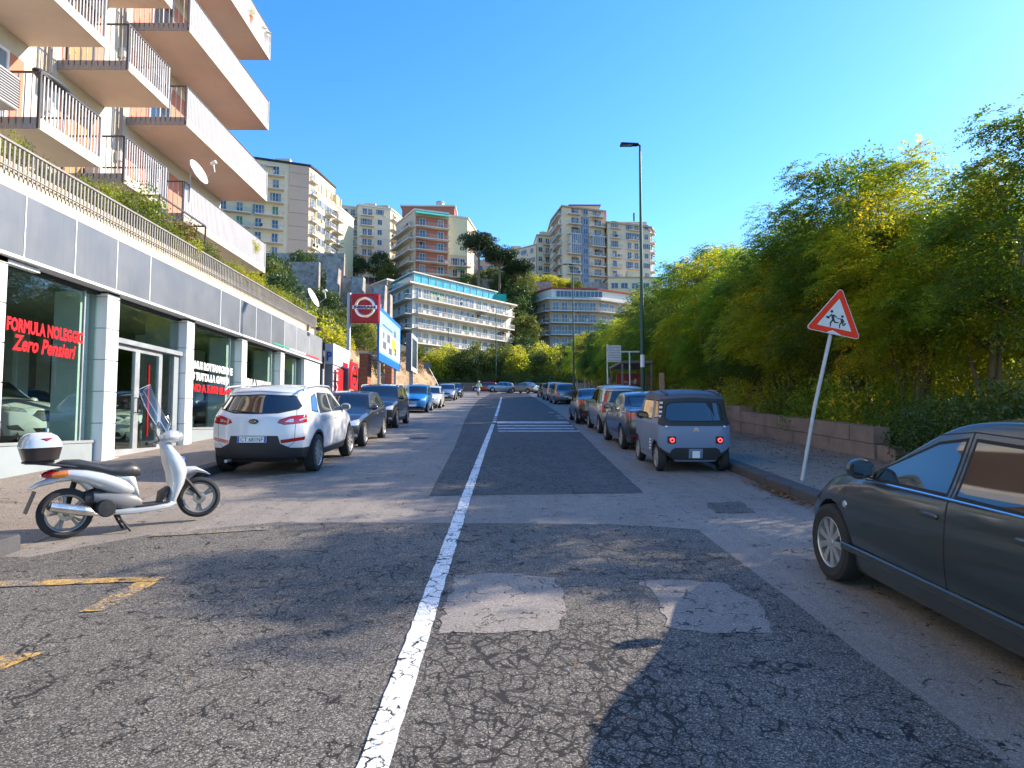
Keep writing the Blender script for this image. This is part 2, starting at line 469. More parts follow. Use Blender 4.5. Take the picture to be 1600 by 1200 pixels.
sheet('coarse_asphalt_patch', [(-13, -14), (2.24, -14), (2.24, 7.75), (1.3, 8.05), (-1.2, 8.15), (-2.7, 8.2), (-3.9, 7.6), (-4.6, 6.6), (-13, 6.4)], 0.004, M['asphalt_coarse'], 0.012)
sheet('dark_asphalt_strip', [(-1.12, 10.05), (2.15, 10.3), (2.35, 16), (2.75, 26), (3.05, 34), (3.2, 50), (3.0, 84), (-1.6, 84), (-2.3, 60), (-2.1, 42), (-1.75, 30), (-1.3, 18)], 0.004, M['asphalt_far'], 0.012)
for q in ([(-0.42, 5.94), (-0.1, 6.02), (0.45, 5.87), (0.47, 5.2), (0.37, 4.65), (0.0, 4.6), (-0.44, 4.58), (-0.43, 5.2)], [(1.16, 5.78), (1.5, 5.8), (1.88, 5.66), (1.95, 5.1), (1.83, 4.58), (1.4, 4.56), (1.12, 4.7), (1.2, 5.2)]):
    sheet('repair_patch', q, 0.008, M['asphalt_patch'], 0.035, 0.10, seed=int(q[0][0] * 10))
sheet('drain_patch', [(2.75, 8.7), (3.3, 8.75), (3.35, 9.5), (2.85, 9.45)], 0.006, M['asphalt_coarse'], 0.04, 0.1)
def marking(name, poly, m, off=0.012, **k): return sheet(name, poly, off, m, kind='structure', **k)
marking('centre_line', [(-0.655, -1), (-0.515, -1), (-0.48, 10), (-0.44, 17.4), (-0.36, 27.2), (-0.50, 27.2), (-0.58, 17.4), (-0.625, 10)], M['paint_white'], wob=0.006, step=0.12)
for y in (28.4, 30.0, 31.8): marking('line_dash', [(-0.48, y), (-0.33, y), (-0.32, y + 0.8), (-0.47, y + 0.8)], M['paint_white'])
marking('centre_line', [(-0.47, 33.5), (-0.32, 33.5), (-0.16, 67), (-0.31, 67)], M['paint_white'])
for i, (y0, y1, x1) in enumerate([(23.0, 23.5, 2.62), (24.3, 24.9, 2.6), (25.8, 26.5, 2.7), (27.6, 29.0, 2.75)]):
    marking('rumble_bar', [(-0.18 - i * 0.03, y0), (x1, y0), (x1 + 0.03, y1), (-0.2 - i * 0.03, y1)], M['paint_worn'])
for (x, y) in ((2.6, 31.5), (2.65, 33.6), (2.55, 37.5)): marking('line_dash', [(x, y), (x + 0.3, y), (x + 0.3, y + 0.5), (x, y + 0.5)], M['paint_worn'])
marking('bay_marking', [(-7.2, 5.52), (-4.2, 5.62), (-2.95, 5.78), (-2.9, 5.92), (-4.2, 5.8), (-7.2, 5.70)], M['paint_yellow'], wob=0.01, step=0.15)
marking('bay_marking', [(-3.12, 5.02), (-2.96, 5.05), (-2.92, 5.77), (-3.10, 5.75)], M['paint_yellow'], wob=0.01, step=0.15)
marking('bay_marking', [(-3.35, 3.92), (-2.95, 4.02), (-2.86, 4.3), (-3.35, 4.2)], M['paint_yellow'], wob=0.01, step=0.15)
marking('bay_marking', [(-3.9, 7.4), (-2.7, 7.75), (-2.75, 7.93), (-3.9, 7.62)], M['paint_yellow_worn'], wob=0.02, step=0.15)
# pavements
def walk(name, xs, y0, y1, off, m, step=0.5):
    ny = int((y1 - y0) / step) + 1
    vs, fs = [], []
    for j in range(ny + 1):
        y = y0 + (y1 - y0) * j / ny
        X = xs(y)
        for i in range(13):
            x = X[0] + (X[1] - X[0]) * i / 12
            vs.append((x, y, gz(y) + off(x, y)))
    for j in range(ny):
        for i in range(12):
            a = j * 13 + i
            fs.append((a, a + 1, a + 14, a + 13))
    mb = MB(); mb.add(vs, fs)
    o = mb.build(name, m, smooth=True)
    return tag(o, kind='structure')
def sm(a, b_, x):
    t = min(1, max(0, (x - a) / (b_ - a)))
    return t * t * (3 - 2 * t)
def lwoff(x, y):
    ramp_ = sm(5.8, 6.8, y) * (1 - sm(11.3, 12.2, y))
    return 0.15 - 0.143 * ramp_ * sm(-7.6, -5.3, x)
walk('left_pavement', lambda y: (-30 if y < 9 else -8.2, -4.95 if y < 7 else (-4.95 - 0.45 * sm(7, 12, y) - .015 * max(0, y - 12))), -14, 30, lwoff, M['asphalt_walk'], 0.25)
walk('left_pavement', lambda y: (-9.5, -5.48 - .015 * (y - 12)), 30.02, 84, lambda x, y: 0.15, M['asphalt_walk'], 3)
walk('right_pavement', lambda y: (4.42 + .022 * max(0, y - 10), 7.5), -14, 30, lambda x, y: 0.15, M['asphalt_walk_r'], 1)
walk('right_pavement', lambda y: (4.86 + .015 * (y - 30), 7.5 + sm(60, 90, y) * 1), 30.02, 95.7, lambda x, y: 0.15, M['asphalt_walk_r'], 3)
rk = random.Random(5)
def kerb(name, x, y0, y1, stone_y1, side):
    root = empty(name, (0, 0, 0)); root['kind'] = 'structure'
    sm_ = None
    y = y0
    while y < stone_y1:
        if sm_ is None:
            mb = MB(); mb.cbox(-0.13, 0.13, 0.006, 0.994, -0.12, 0.158, 0.014)
            o = mb.build('kerb_stone', M['kerb'], root); sm_ = o
        else:
            o = sm_.copy(); C.objects.link(o); o.parent = root
        o.location = (x(y) + rk.uniform(-0.008, 0.008) + side * 0.13, y, gz(y) + rk.uniform(-0.006, 0.004))
        o.rotation_euler = (SLA, rk.uniform(-0.02, 0.02), math.atan2(-(x(y + 1) - x(y)), 1) + rk.uniform(-0.004, 0.004))
        y += 1.0
    mb = MB()
    while y < y1:
        vs = [(x(yy) + side * 0.13 + dx, yy, gz(yy) + z) for yy in (y, y + 0.98) for dx, z in ((-0.13, -0.1), (0.13, -0.1), (0.13, 0.158), (-0.13, 0.158))]
        mb.add(vs, [(0, 1, 5, 4), (1, 2, 6, 5), (2, 3, 7, 6), (3, 0, 4, 7), (0, 3, 2, 1), (4, 5, 6, 7)])
        y += 1
    if mb.v:
        o = mb.build('kerb_run', M['kerb'], root); o['kind'] = 'stuff'
    return root
kerb('right_kerb', lambda y: 4.29 + .022 * max(0, min(y, 30) - 10) + .015 * max(0, y - 30), -6, 95, 44, 1)
kerb('left_kerb', lambda y: -5.34 - .015 * (y - 12), 12.0, 80, 44, -1)
kerb('left_kerb', lambda y: -4.93 + 0.06, -6.1, 6.8, 6.7, -1)
# ---------------------------------------------------------------- terrain
TX = [-400, -150, -60, -40, -25, -15, -9.6, 8.6, 14, 30, 60, 150, 400]
TY = [-200, -20, 28.6, 35, 50, 70, 84, 97.2, 112, 130, 150, 175, 200, 260, 500, 2500]
TZ = [[-14] * 13, [-2] * 13,
      [1.5, 1.5, 1.5, 1.5, 1.5, 1.5, 1.5, 1.5, 1.5, 0.5, -2, -4, -4],
      [14, 12, 10, 8, 6, 4.5, 2, 2, 2, 1, -1, -3, -4],
      [20, 18, 16, 13, 10, 7, 3, 3, 3, 2, 0, 0, 0],
      [30, 26, 22, 18, 14, 9, 4.3, 4.3, 4.3, 4, 2, 2, 2],
      [34, 30, 26, 22, 16, 9.5, 5.3, 5.3, 5.3, 5, 4, 4, 4],
      [38, 34, 30, 25, 17, 8.5, 6.2, 6.2, 6.2, 6, 6, 6, 6],
      [40, 36, 33, 28, 19, 12, 9, 8.5, 8.5, 9, 9, 9, 9],
      [42, 40, 35, 30, 20, 15, 12, 9, 9, 9, 10, 11, 11],
      [44, 42, 38.6, 36, 28, 24, 18, 12.5, 12, 12, 14, 16, 16],
      [46, 45, 42, 41, 38, 38, 37, 36, 36, 33, 32, 30, 30],
      [50, 48, 47.5, 47, 46, 46, 46, 43, 43, 42.5, 41, 38, 38],
      [54, 54, 52, 52, 52, 52, 52, 50, 50, 50, 46, 44, 44],
      [60] * 13, [62] * 13]
TX.insert(7, 6.5)
for r_ in TZ: r_.insert(7, r_[7])
TZ[11][8:12] = [24, 22, 22, 24]
def terr(x, y):
    import bisect
    i = min(max(bisect.bisect_right(TX, x) - 1, 0), len(TX) - 2)
    j = min(max(bisect.bisect_right(TY, y) - 1, 0), len(TY) - 2)
    a = min(1, max(0, (x - TX[i]) / (TX[i + 1] - TX[i]))); b_ = min(1, max(0, (y - TY[j]) / (TY[j + 1] - TY[j])))
    z = (TZ[j][i] * (1 - a) + TZ[j][i + 1] * a) * (1 - b_) + (TZ[j + 1][i] * (1 - a) + TZ[j + 1][i + 1] * a) * b_
    if -9.7 < x < 8.7 and y < 97: z = min(z, gz(y) - 0.3)
    return z
xs = sorted(set([-400, -280, -200] + list(np.arange(-150, 151, 5.0)) + [-9.6, -9.2, 8.6, 8.2, 200, 280, 400]))
ys = sorted(set([-200, -100, -60] + list(np.arange(-30, 261, 4.0)) + [28.6, 96.9, 97.2, 320, 400, 500, 900, 1500, 2500]))
mb = MB()
rt = random.Random(3)
vs = [(x, y, terr(x, y) + (0 if (-12 < x < 12 and y < 100) else rt.uniform(-0.5, 0.5))) for y in ys for x in xs]
nx = len(xs)
mb.add(vs, [(j * nx + i, j * nx + i + 1, (j + 1) * nx + i + 1, (j + 1) * nx + i) for j in range(len(ys) - 1) for i in range(nx - 1)])
tag(mb.build('ground', M['soil'], smooth=2), kind='structure')
# ---------------------------------------------------------------- low wall on the right
M['wall_stone'] = mat('wall_stone', (0.25, 0.185, 0.145), 0.9, var=0.3, vs=2.5, bmp=0.5, bs=14, dirt=0.35, streak=0.35)
def block_wall(name, x0, x1, y0, y1, course, length, nc, m, label, cat='wall', cap=True, wob=0.006, base=None):
    root = tag(empty(name, (0, 0, 0)), label, cat)
    for c in range(nc):
        y = y0 + (0 if c % 2 == 0 else -length * 0.5)
        while y < y1:
            ya, yb = max(y, y0), min(y + length, y1)
            if yb - ya > 0.1:
                zb = c * course
                mb = MB()
                w_ = rk.uniform(-wob, wob)
                g0, g1 = gz(ya) + 0.12, gz(yb) + 0.12
                a, b_, cc, d = ya + 0.008, yb - 0.008, zb + (0.006 if c else -0.3), zb + course - 0.006
                P_ = [(x0 + w_, a, g0 + cc), (x1, a, g0 + cc), (x1, b_, g1 + cc), (x0 + w_, b_, g1 + cc),
                      (x0 + w_ + 0.012, a + 0.01, g0 + d), (x1, a + 0.01, g0 + d), (x1, b_ - 0.01, g1 + d), (x0 + w_ + 0.012, b_ - 0.01, g1 + d)]
                mb.add(P_, [(0, 3, 2, 1), (4, 5, 6, 7), (0, 1, 5, 4), (1, 2, 6, 5), (2, 3, 7, 6), (3, 0, 4, 7)])
                mb.build('stone_block', m, root)
            y += length
    return root
block_wall('low_wall', 7.5, 7.85, 13.45, 60, 0.34, 1.9, 2, M['wall_stone'], 'low brown stone wall between right pavement and the trees')
block_wall('low_wall', 7.52, 7.82, 12.75, 13.4, 0.33, 0.65, 1, M['wall_stone'], 'short stepped-down end block of the brown wall beside bushes')
block_wall('low_wall', 7.48, 7.9, 21.0, 22.9, 0.14, 1.9, 1, M['wall_stone'], 'thin stone slab capping the brown wall behind the blue microcar').location.z = 0.70
mb = MB()
for i, (xa, xb) in enumerate([(x, x + 2) for x in range(-14, 18, 2)]):
    y = 97.0
    mb.cbox(xa + 0.01, xb - 0.01, y, y + 0.4, gz(96) - 0.3, gz(96) + 1.35, 0.02)
o = mb.build('boundary_wall', M['wall_stone']); tag(o, 'long low brown wall closing the far end of road below the trees', 'wall')
# fallen leaves in the right gutter and along the wall foot
M['dead_leaf'] = mat('dead_leaf', (0.28, 0.13, 0.04), 0.8, var=0.5, vs=20, world=True)
def litter(name, n, fx, m, s0=0.02, s1=0.045):
    rr = random.Random(name)
    mb = MB()
    for _ in range(n):
        x, y, off = fx(rr)
        s, a = rr.uniform(s0, s1), rr.uniform(0, 6.28)
        z = gz(y) + off
        ca, sa = math.cos(a) * s, math.sin(a) * s
        t = [rr.uniform(0, 0.02) for _ in range(4)]
        mb.add([(x + ca, y + sa, z + t[0]), (x - sa * 0.5, y + ca * 0.5, z + t[1]), (x - ca, y - sa, z + t[2]), (x + sa * 0.5, y - ca * 0.5, z + t[3])], [(0, 1, 2, 3)])
    return tag(mb.build(name, m, recalc=False), kind='stuff')
litter('gutter_leaves', 900, lambda r: (4.27 - abs(r.gauss(0, 0.10)), r.uniform(6, 30) if r.random() < .6 else r.gauss(10.2, 0.5), 0.008), M['dead_leaf'])
litter('pavement_leaves', 2600, lambda r: (7.42 - min(2.9, abs(r.gauss(0, 0.8))), r.uniform(6, 34), 0.156), M['dead_leaf'])
litter('road_leaves', 260, lambda r: (r.uniform(-5, 4), r.uniform(2.5, 30), 0.013), M['dead_leaf'], 0.008, 0.022)
# ================================================================ car showroom with terrace
def text(name, body, size, m, loc, rot, parent, ext=0.004, width=None, font_shear=0.0, bold=0.0, align='LEFT', space=1.0, sy=None):
    # raised lettering as a mesh, fitted to a given width
    cu = bpy.data.curves.new(name, 'FONT')
    cu.body = body; cu.size = size; cu.extrude = ext; cu.shear = font_shear
    cu.offset = bold; cu.resolution_u = 2; cu.space_character = space
    tmp = bpy.data.objects.new(name, cu)
    me = bpy.data.meshes.new_from_object(tmp)
    bpy.data.objects.remove(tmp)
    n = len(me.vertices)
    co = np.empty(n * 3); me.vertices.foreach_get('co', co); co = co.reshape(-1, 3)
    x0, x1 = co[:, 0].min(), co[:, 0].max()
    co[:, 0] -= x0 if align == 'LEFT' else (x0 + x1) / 2
    if width: co[:, 0] *= width / (x1 - x0)
    me.vertices.foreach_set('co', co.ravel()); me.update()
    me.materials.clear(); me.materials.append(m)
    o = bpy.data.objects.new(name, me); C.objects.link(o)
    o.location = loc; o.rotation_euler = rot
    if parent: o.parent = parent
    return o
FX = (rad(90), 0, rad(90))       # lettering that faces +X (reads towards +Y)
shop = tag(empty('car_showroom', (-8, 15, 1)), 'long street-level showroom with glass bays, white pillars, grey fascia and cream terrace edge', 'building')
def sp(mb, name, m, smooth=False, parent=shop):
    o = mb.build(name, m, None, smooth)
    o.parent = parent
    o.matrix_parent_inverse = Matrix.Translation(-parent.location) if parent.rotation_euler.to_quaternion().angle < 1e-6 else parent.matrix_basis.inverted()
    return o
def cp(o, dy=0, dz=0, dx=0):
    k = o.copy(); C.objects.link(k)
    k.location = (o.location[0] + dx, o.location[1] + dy, o.location[2] + dz)
    return k
PIL = [(6.75, 7.15), (10.15, 10.57), (13.25, 13.67), (16.6, 17.0), (20.1, 20.5), (23.6, 24.0)]
for i, (a, b_) in enumerate(PIL):
    core = sp(MB().box(-8.95, -7.93, a + 0.02, b_ - 0.02, gz(a) - 0.1, 4.4), 'pillar', M['plinth'])
    zs = [0.5 + 0.63 * k for k in range(8)]
    zs = [z for z in zs if z > gz(b_) + 0.16] 
    zs = [gz(a) + 0.1] + [z for z in zs if z - gz(a) > 0.35] + [4.36]
    for k in range(len(zs) - 1):
        mb = MB(); mb.cbox(-8.14, -7.90, a, b_, zs[k] + 0.008, zs[k + 1] - 0.008, 0.006)
        pn = mb.build('cladding_panel', M['white_panel'])
        pn.parent = core
        mb2 = None
# corner block
core = sp(MB().box(-8.95, -7.9, 26.32, 28.46, 1.5, 4.4), 'corner_block', M['plinth'])
for k in range(5):
    z0, z1 = 1.75 + 0.63 * k, min(1.75 + 0.63 * (k + 1), 4.36)
    for (a, b_) in ((26.3, 27.38), (27.39, 28.5)):
        MB().cbox(-8.0, -7.87, a, b_, z0 + 0.004, z1 - 0.004, 0.006).build('cladding_panel', M['white_panel']).parent = core
# glazing bays
bays = [(7.15, 10.15), (10.57, 13.25), (13.67, 16.6), (17.0, 20.1), (20.5, 23.6), (24.0, 26.3)]
for i, (a, b_) in enumerate(bays):
    zt = 4.32
    zp = (1.38, 1.38, None, 1.62, 1.85, 2.05)[i]
    if zp:
        pl = sp(MB().cbox(-8.35, -8.06, a, b_, gz(a) - 0.1, zp, 0.008), 'plinth', M['plinth'])
        sp(MB().box(-8.16, -8.04, a, b_, zp, zp + 0.05), 'sill', M['alu'])
        sp(MB().box(-8.115, -8.105, a, b_, zp + 0.05, zt), 'window_pane', M['shop_glass'])
        sp(MB().box(-8.16, -8.05, a, b_, zt, zt + 0.06), 'head_frame', M['dark_metal'])
    if i in (1, 3, 4, 5):
        sp(MB().box(-8.135, -8.09, b_ - 0.42, b_ - 0.385, zp + 0.05, zt), 'mullion', M['alu'])
        sp(MB().box(-8.75, -8.25, b_ - 0.30, b_ - 0.02, zp - 0.2, zt), 'inner_column', M['interior_white'])
# entrance in the second visible bay
a, b_ = bays[2]
zb = gz(a) + 0.17
ent = tag(empty('entrance', (-8.1, a, zb)), None, None); ent.parent = shop; ent.matrix_parent_inverse = Matrix.Translation(-shop.location)
def ep(mb, name, m): return sp(mb, name, m, parent=ent)
def ep(mb, name, m):
    o = mb.build(name, m); o.parent = ent; o.matrix_parent_inverse = Matrix.Translation(-ent.location); return o
ep(MB().box(-8.3, -7.95, a, b_, zb - 0.35, zb), 'door_step', M['travertine'])
ep(MB().box(-8.17, -7.98, a, b_, 3.44, 3.54), 'transom_bar', M['alu'])
ep(MB().box(-8.115, -8.105, a, b_, 3.54, 4.32), 'transom_pane', M['shop_glass'])
ep(MB().box(-8.16, -8.05, a, b_, 4.32, 4.38), 'head_frame', M['dark_metal'])
dm = 15.75
for (y0, y1) in ((a + 0.04, 14.72), (14.72, 15.72)):
    mb = MB()
    mb.box(-8.14, -8.07, y0, y0 + 0.09, zb + 0.01, 3.43).box(-8.14, -8.07, y1 - 0.09, y1, zb + 0.01, 3.43)
    mb.box(-8.14, -8.07, y0 + 0.09, y1 - 0.09, zb + 0.01, zb + 0.15).box(-8.14, -8.07, y0 + 0.09, y1 - 0.09, 3.33, 3.43)
    ep(mb, 'door_frame', M['alu'])
    ep(MB().box(-8.11, -8.10, y0 + 0.09, y1 - 0.09, zb + 0.15, 3.33), 'door_pane', M['shop_glass'])
for y in (14.66, 14.80):
    ep(MB().tube([(-8.06, y, 2.0), (-8.0, y, 2.0), (-8.0, y, 2.32), (-8.06, y, 2.32)], 0.015, 6), 'door_handle', M['dark_metal'])
ep(MB().box(-8.14, -8.08, 15.74, 15.80, zb, 3.43), 'side_post', M['alu'])
ep(MB().box(-8.11, -8.10, 15.80, b_ - 0.3, zb + 0.1, 3.43), 'side_pane', M['shop_glass'])
ep(MB().box(-8.2, -8.06, 16.32, b_, zb, 3.43), 'side_panel', M['plinth'])
ep(MB().box(-8.5, -8.46, 15.92, 15.98, zb + 0.4, 3.2), 'red_post', M['red_letter'])
# interior: floor, back wall, side wall, ceiling, lights columns
inn = empty('showroom_interior', (-12, 15, 1.3)); inn.parent = shop; inn.matrix_parent_inverse = Matrix.Translation(-shop.location)
def ip(mb, name, m):
    o = mb.build(name, m); o.parent = inn; o.matrix_parent_inverse = Matrix.Translation(-inn.location); return o
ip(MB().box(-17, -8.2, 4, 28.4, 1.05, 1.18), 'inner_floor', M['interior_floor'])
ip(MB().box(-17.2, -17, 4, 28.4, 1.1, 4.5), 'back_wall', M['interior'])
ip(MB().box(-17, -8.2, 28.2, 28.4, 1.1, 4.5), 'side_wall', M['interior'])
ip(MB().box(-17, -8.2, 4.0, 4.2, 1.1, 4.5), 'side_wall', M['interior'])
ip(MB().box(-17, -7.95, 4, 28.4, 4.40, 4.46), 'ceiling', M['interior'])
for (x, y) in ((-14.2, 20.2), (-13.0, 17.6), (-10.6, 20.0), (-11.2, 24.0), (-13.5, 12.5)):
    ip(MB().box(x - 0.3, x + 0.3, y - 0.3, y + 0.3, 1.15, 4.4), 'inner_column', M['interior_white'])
ip(MB().box(-14.2, -14.1, 14, 17.4, 1.2, 2.5), 'display_board', M['interior_white'])
# fascia panels
fb = sp(MB().box(-8.3, -7.86, 4, 28.42, 4.40, 5.44), 'fascia_core', M['dark_metal'])
jy = [4.4, 5.68, 6.96, 8.24, 9.5, 10.76, 12.04, 13.34, 14.6, 18.26, 19.6, 20.9, 22.25, 23.6, 24.97, 26.6, 28.5]
for i in range(len(jy) - 1):
    MB().cbox(-7.855, -7.80, jy[i] + 0.012, jy[i + 1] - 0.012, 4.44, 5.46, 0.006).build('fascia_panel', M['fascia_end'] if jy[i] > 23 else M['fascia']).parent = fb
    if jy[i] < 27 and i: MB().box(-7.853, -7.792, jy[i] - 0.012, jy[i] + 0.012, 4.44, 5.45).build('joint_strip', M['white_trim']).parent = fb
sp(MB().box(-8.3, -7.78, 4, 28.5, 4.385, 4.435), 'soffit_edge', M['white_trim'])
sp(MB().box(-7.86, -7.80, 28.5, 28.56, 4.40, 5.46), 'fascia_end', M['fascia'])
sp(MB().box(-8.02, -7.9, 8.4, 11.3, 4.30, 4.36), 'awning_box', M['white_trim'])
for (y0, y1, m) in ((22.5, 24.2, 'green_stripe'), (24.2, 26.2, 'white_letter'), (26.2, 28.1, 'red_letter')):
    sp(MB().box(-7.799, -7.79, y0, y1, 4.50, 4.545), 'stripe', M[m])
# terrace parapet
sp(MB().cbox(-8.25, -7.9, 4, 27.7, 5.47, 5.95, 0.02), 'parapet', M['travertine'])
sp(MB().box(-11.6, -8.2, 4, 27.7, 5.47, 5.75), 'terrace_deck', M['slab'])
mb = MB(); y = 4.2
while y < 27.65:
    mb.box(-7.86, -7.84, y, y + 0.035, 5.72, 6.20); y += 0.105
mb.box(-7.88, -7.82, 4.1, 27.68, 6.20, 6.235); mb.box(-7.87, -7.83, 4.1, 27.68, 5.80, 5.815)
o = sp(mb, 'terrace_railing', M['rail_grey']); o['kind'] = 'stuff'
sp(MB().box(-7.9, -7.84, 27.68, 27.74, 5.47, 6.24), 'end_post', M['rail_grey'])
for (y, x) in ((26.55, -7.86),):
    sp(MB().tube([(x, y, 5.62), (x + 0.42, y, 5.62)], 0.015, 6).box(x - 0.01, x + 0.05, y - 0.03, y + 0.03, 5.5, 5.75).box(x + 0.35, x + 0.5, y - 0.04, y + 0.26, 5.54, 5.66), 'wall_bracket', M['dark_metal'])
# window lettering
lx = -8.095
text('lettering', 'FORMULA NOLEGGIO', 0.30, M['red_letter'], (lx, 10.86, 3.28), FX, None, 0.004, 2.0, bold=0.012)
text('lettering', 'Zero Pensieri', 0.36, M['red_letter'], (lx, 11.0, 2.97), FX, None, 0.004, 1.62, font_shear=0.25, bold=0.01)
text('lettering', 'BONUS ROTTAMAZIONE', 0.27, M['white_letter'], (lx, 17.12, 3.22), FX, None, 0.004, 2.78, bold=0.014)
text('lettering', 'SU TUTTA LA GAMMA', 0.27, M['white_letter'], (lx, 17.18, 2.92), FX, None, 0.004, 2.55, bold=0.014)
text('lettering', 'FINO A 5.000 EURO', 0.27, M['red_letter'], (lx, 17.12, 2.62), FX, None, 0.004, 2.75, bold=0.014)
text('lettering', 'VIENI A VISITARCI', 0.32, M['white_letter'], (lx, 20.72, 2.98), FX, None, 0.004, 2.5, bold=0.016)
text('lettering', 'PRONTA CONSEGNA', 0.32, M['red_letter'], (lx, 20.70, 2.62), FX, None, 0.004, 2.6, bold=0.016)
for o in list(bpy.data.objects):
    if o.name.startswith('lettering') and o.parent is None:
        o.parent = shop; o.matrix_parent_inverse = Matrix.Translation(-shop.location)
# ================================================================ apartment block over the terrace
apt = tag(empty('apartment_block', (-11.6, 15, 5.75)), 'cream and salmon apartment block with deep stepped balconies above the showroom terrace', 'building')
def ap(mb, name, m, smooth=False):
    o = mb.build(name, m, None, smooth); o.parent = apt; o.matrix_parent_inverse = Matrix.Translation(-apt.location); return o
ap(MB().box(-24, -11.6, -6, 26.9, 5.5, 24.5), 'wall', M['wall_cream'])
levels = [7.95, 10.95, 13.95, 16.95, 19.95]
def barrail(mb, p0, p1, z, step=0.115, h=1.0, wd=0.045):
    p0, p1 = Vector(p0), Vector(p1)
    d = p1 - p0; L = d.length; d.normalize()
    n = max(1, int(L / step))
    for i in range(n + 1):
        p = p0 + d * (L * i / n)
        a = d * wd * 0.5; q = Vector((-d.y, d.x)) * 0.008
        c4 = [p - a - q, p + a - q, p + a + q, p - a + q]
        mb.add([(c.x, c.y, z - 0.12) for c in c4] + [(c.x, c.y, z + h) for c in c4], [(0, 3, 2, 1), (4, 5, 6, 7), (0, 1, 5, 4), (1, 2, 6, 5), (2, 3, 7, 6), (3, 0, 4, 7)], 0)
    q = Vector((-d.y, d.x)) * 0.022
    c4 = [p0 - q, p1 - q, p1 + q, p0 + q]
    mb.add([(c.x, c.y, z + h) for c in c4] + [(c.x, c.y, z + h + 0.035) for c in c4], [(0, 3, 2, 1), (4, 5, 6, 7), (0, 1, 5, 4), (1, 2, 6, 5), (2, 3, 7, 6), (3, 0, 4, 7)], 1)
def balcony(y0, y1, z, wd, step, xw=-11.6, xf=-9.8):
    mb = MB()
    mb.box(xw, xf + 0.0, y0 + 0.0, y1, z, z + 0.22, 0)
    bal = ap(mb, 'balcony', [M['soffit'], M['slab_end']])
    fr = MB().box(xf, xf + 0.03, y0 - 0.02, y1 + 0.02, z - 0.012, z + 0.24).build('edge_trim', M['white_trim' if False else 'slab'])
    fr.parent = bal
    MB().box(xw, xf, y0 - 0.02, y0, z - 0.01, z + 0.24).build('end_trim', M['slab_end']).parent = bal
    mb = MB()
    barrail(mb, (xf + 0.012, y0), (xf + 0.012, y1), z + 0.22, step, 0.98, wd)
    for yy in (y0 - 0.012, y1 + 0.012): barrail(mb, (xf, yy), (xw, yy), z + 0.22, 0.14, 0.98, 0.02)
    mb.box(xf - 0.02, xf + 0.035, y0 - 0.03, y0 + 0.02, z, z + 1.22, 1)
    mb.box(xf - 0.02, xf + 0.035, y1 - 0.02, y1 + 0.03, z, z + 1.22, 0)
    r = mb.build('railing', [M['rail'], M['rail_dark']]); r.parent = bal; r['kind'] = 'stuff'
    return bal
def wdoor(y0, y1, z0, z1, m='win_dark', x=-11.6, frame='white_trim', nm='window'):
    f = ap(MB().box(x, x + 0.05, y0 - 0.07, y0, z0, z1 + 0.07).box(x, x + 0.05, y1, y1 + 0.07, z0, z1 + 0.07).box(x, x + 0.05, y0, y1, z1, z1 + 0.07).box(x, x + 0.04, (y0 + y1) / 2 - 0.03, (y0 + y1) / 2 + 0.03, z0, z1), nm, M[frame])
    MB().box(x, x + 0.02, y0, y1, z0, z1).build('pane', M[m]).parent = f
stacks = [(3.2, 8.0), (9.6, 12.3), (13.75, 15.85), (16.88, 18.95), (20.05, 27.0)]
for si, (a, b_) in enumerate(stacks):
    for z in levels:
        if z > 17 and si < 4 and si != 3: continue
        balcony(a, b_, z, 0.06 if si == 4 else 0.035, 0.095 if si == 4 else 0.115)
        fl = z + 0.22
        ap(MB().box(-11.6, -11.585, a + 0.15, min(b_, 26.88) - 0.15, fl, fl + 2.3), 'salmon_infill', M['wall_salmon'])
        if si == 4:
            wdoor(21.3, 22.5, fl, fl + 2.2, 'win_dark', -11.585); wdoor(24.0, 25.2, fl, fl + 2.2, 'shutter', -11.585)
        else:
            wdoor(a + 0.35, a + 1.35, fl, fl + 2.2, 'wood' if (si + int(z)) % 3 == 1 else 'shutter', -11.585, 'rail_dark' if si == 3 else 'white_trim')
for y in (12.9, 16.4, 19.5):
    for z in (8.4, 11.6, 14.5):
        ap(MB().cbox(-11.6, -11.42, y, y + 0.16, z + 1.2, z + 1.5, 0.02), 'wall_lamp', M['rail'])
# terrace level doors
for y in (8.5, 12.2, 15.6, 18.2, 21.5, 24.2):
    wdoor(y, y + 1.3, 5.76, 7.7, 'win_dark')
# air conditioner and folded dark cover on a balcony of the nearest visible stack
t = tag(empty('air_conditioner', (-10.15, 13.62, 8.2)), 'white slatted air conditioner behind the railing at the left edge', 'air conditioner')
MB().cbox(-0.35, 0.12, -0.95, -0.12, 0, 0.7, 0.02).build('casing', M['rail'], t)
mb = MB()
for k in range(11): mb.box(-0.36, 0.13, -0.955 + 0.0, -0.115, 0.06 + k * 0.056, 0.085 + k * 0.056)
o = mb.build('vent_slats', M['plastic'], t)
t = MB()
t.sphere((0, 0, 0), 0.5, 20, 10, sq=(0.36, 1.25, 0.24))
o = t.build('rolled_cover', M['plastic'], None, True, loc=(-9.9, 14.3, 9.22)); tag(o, 'dark rolled cover draped over the lowest left balcony railing', 'cover')
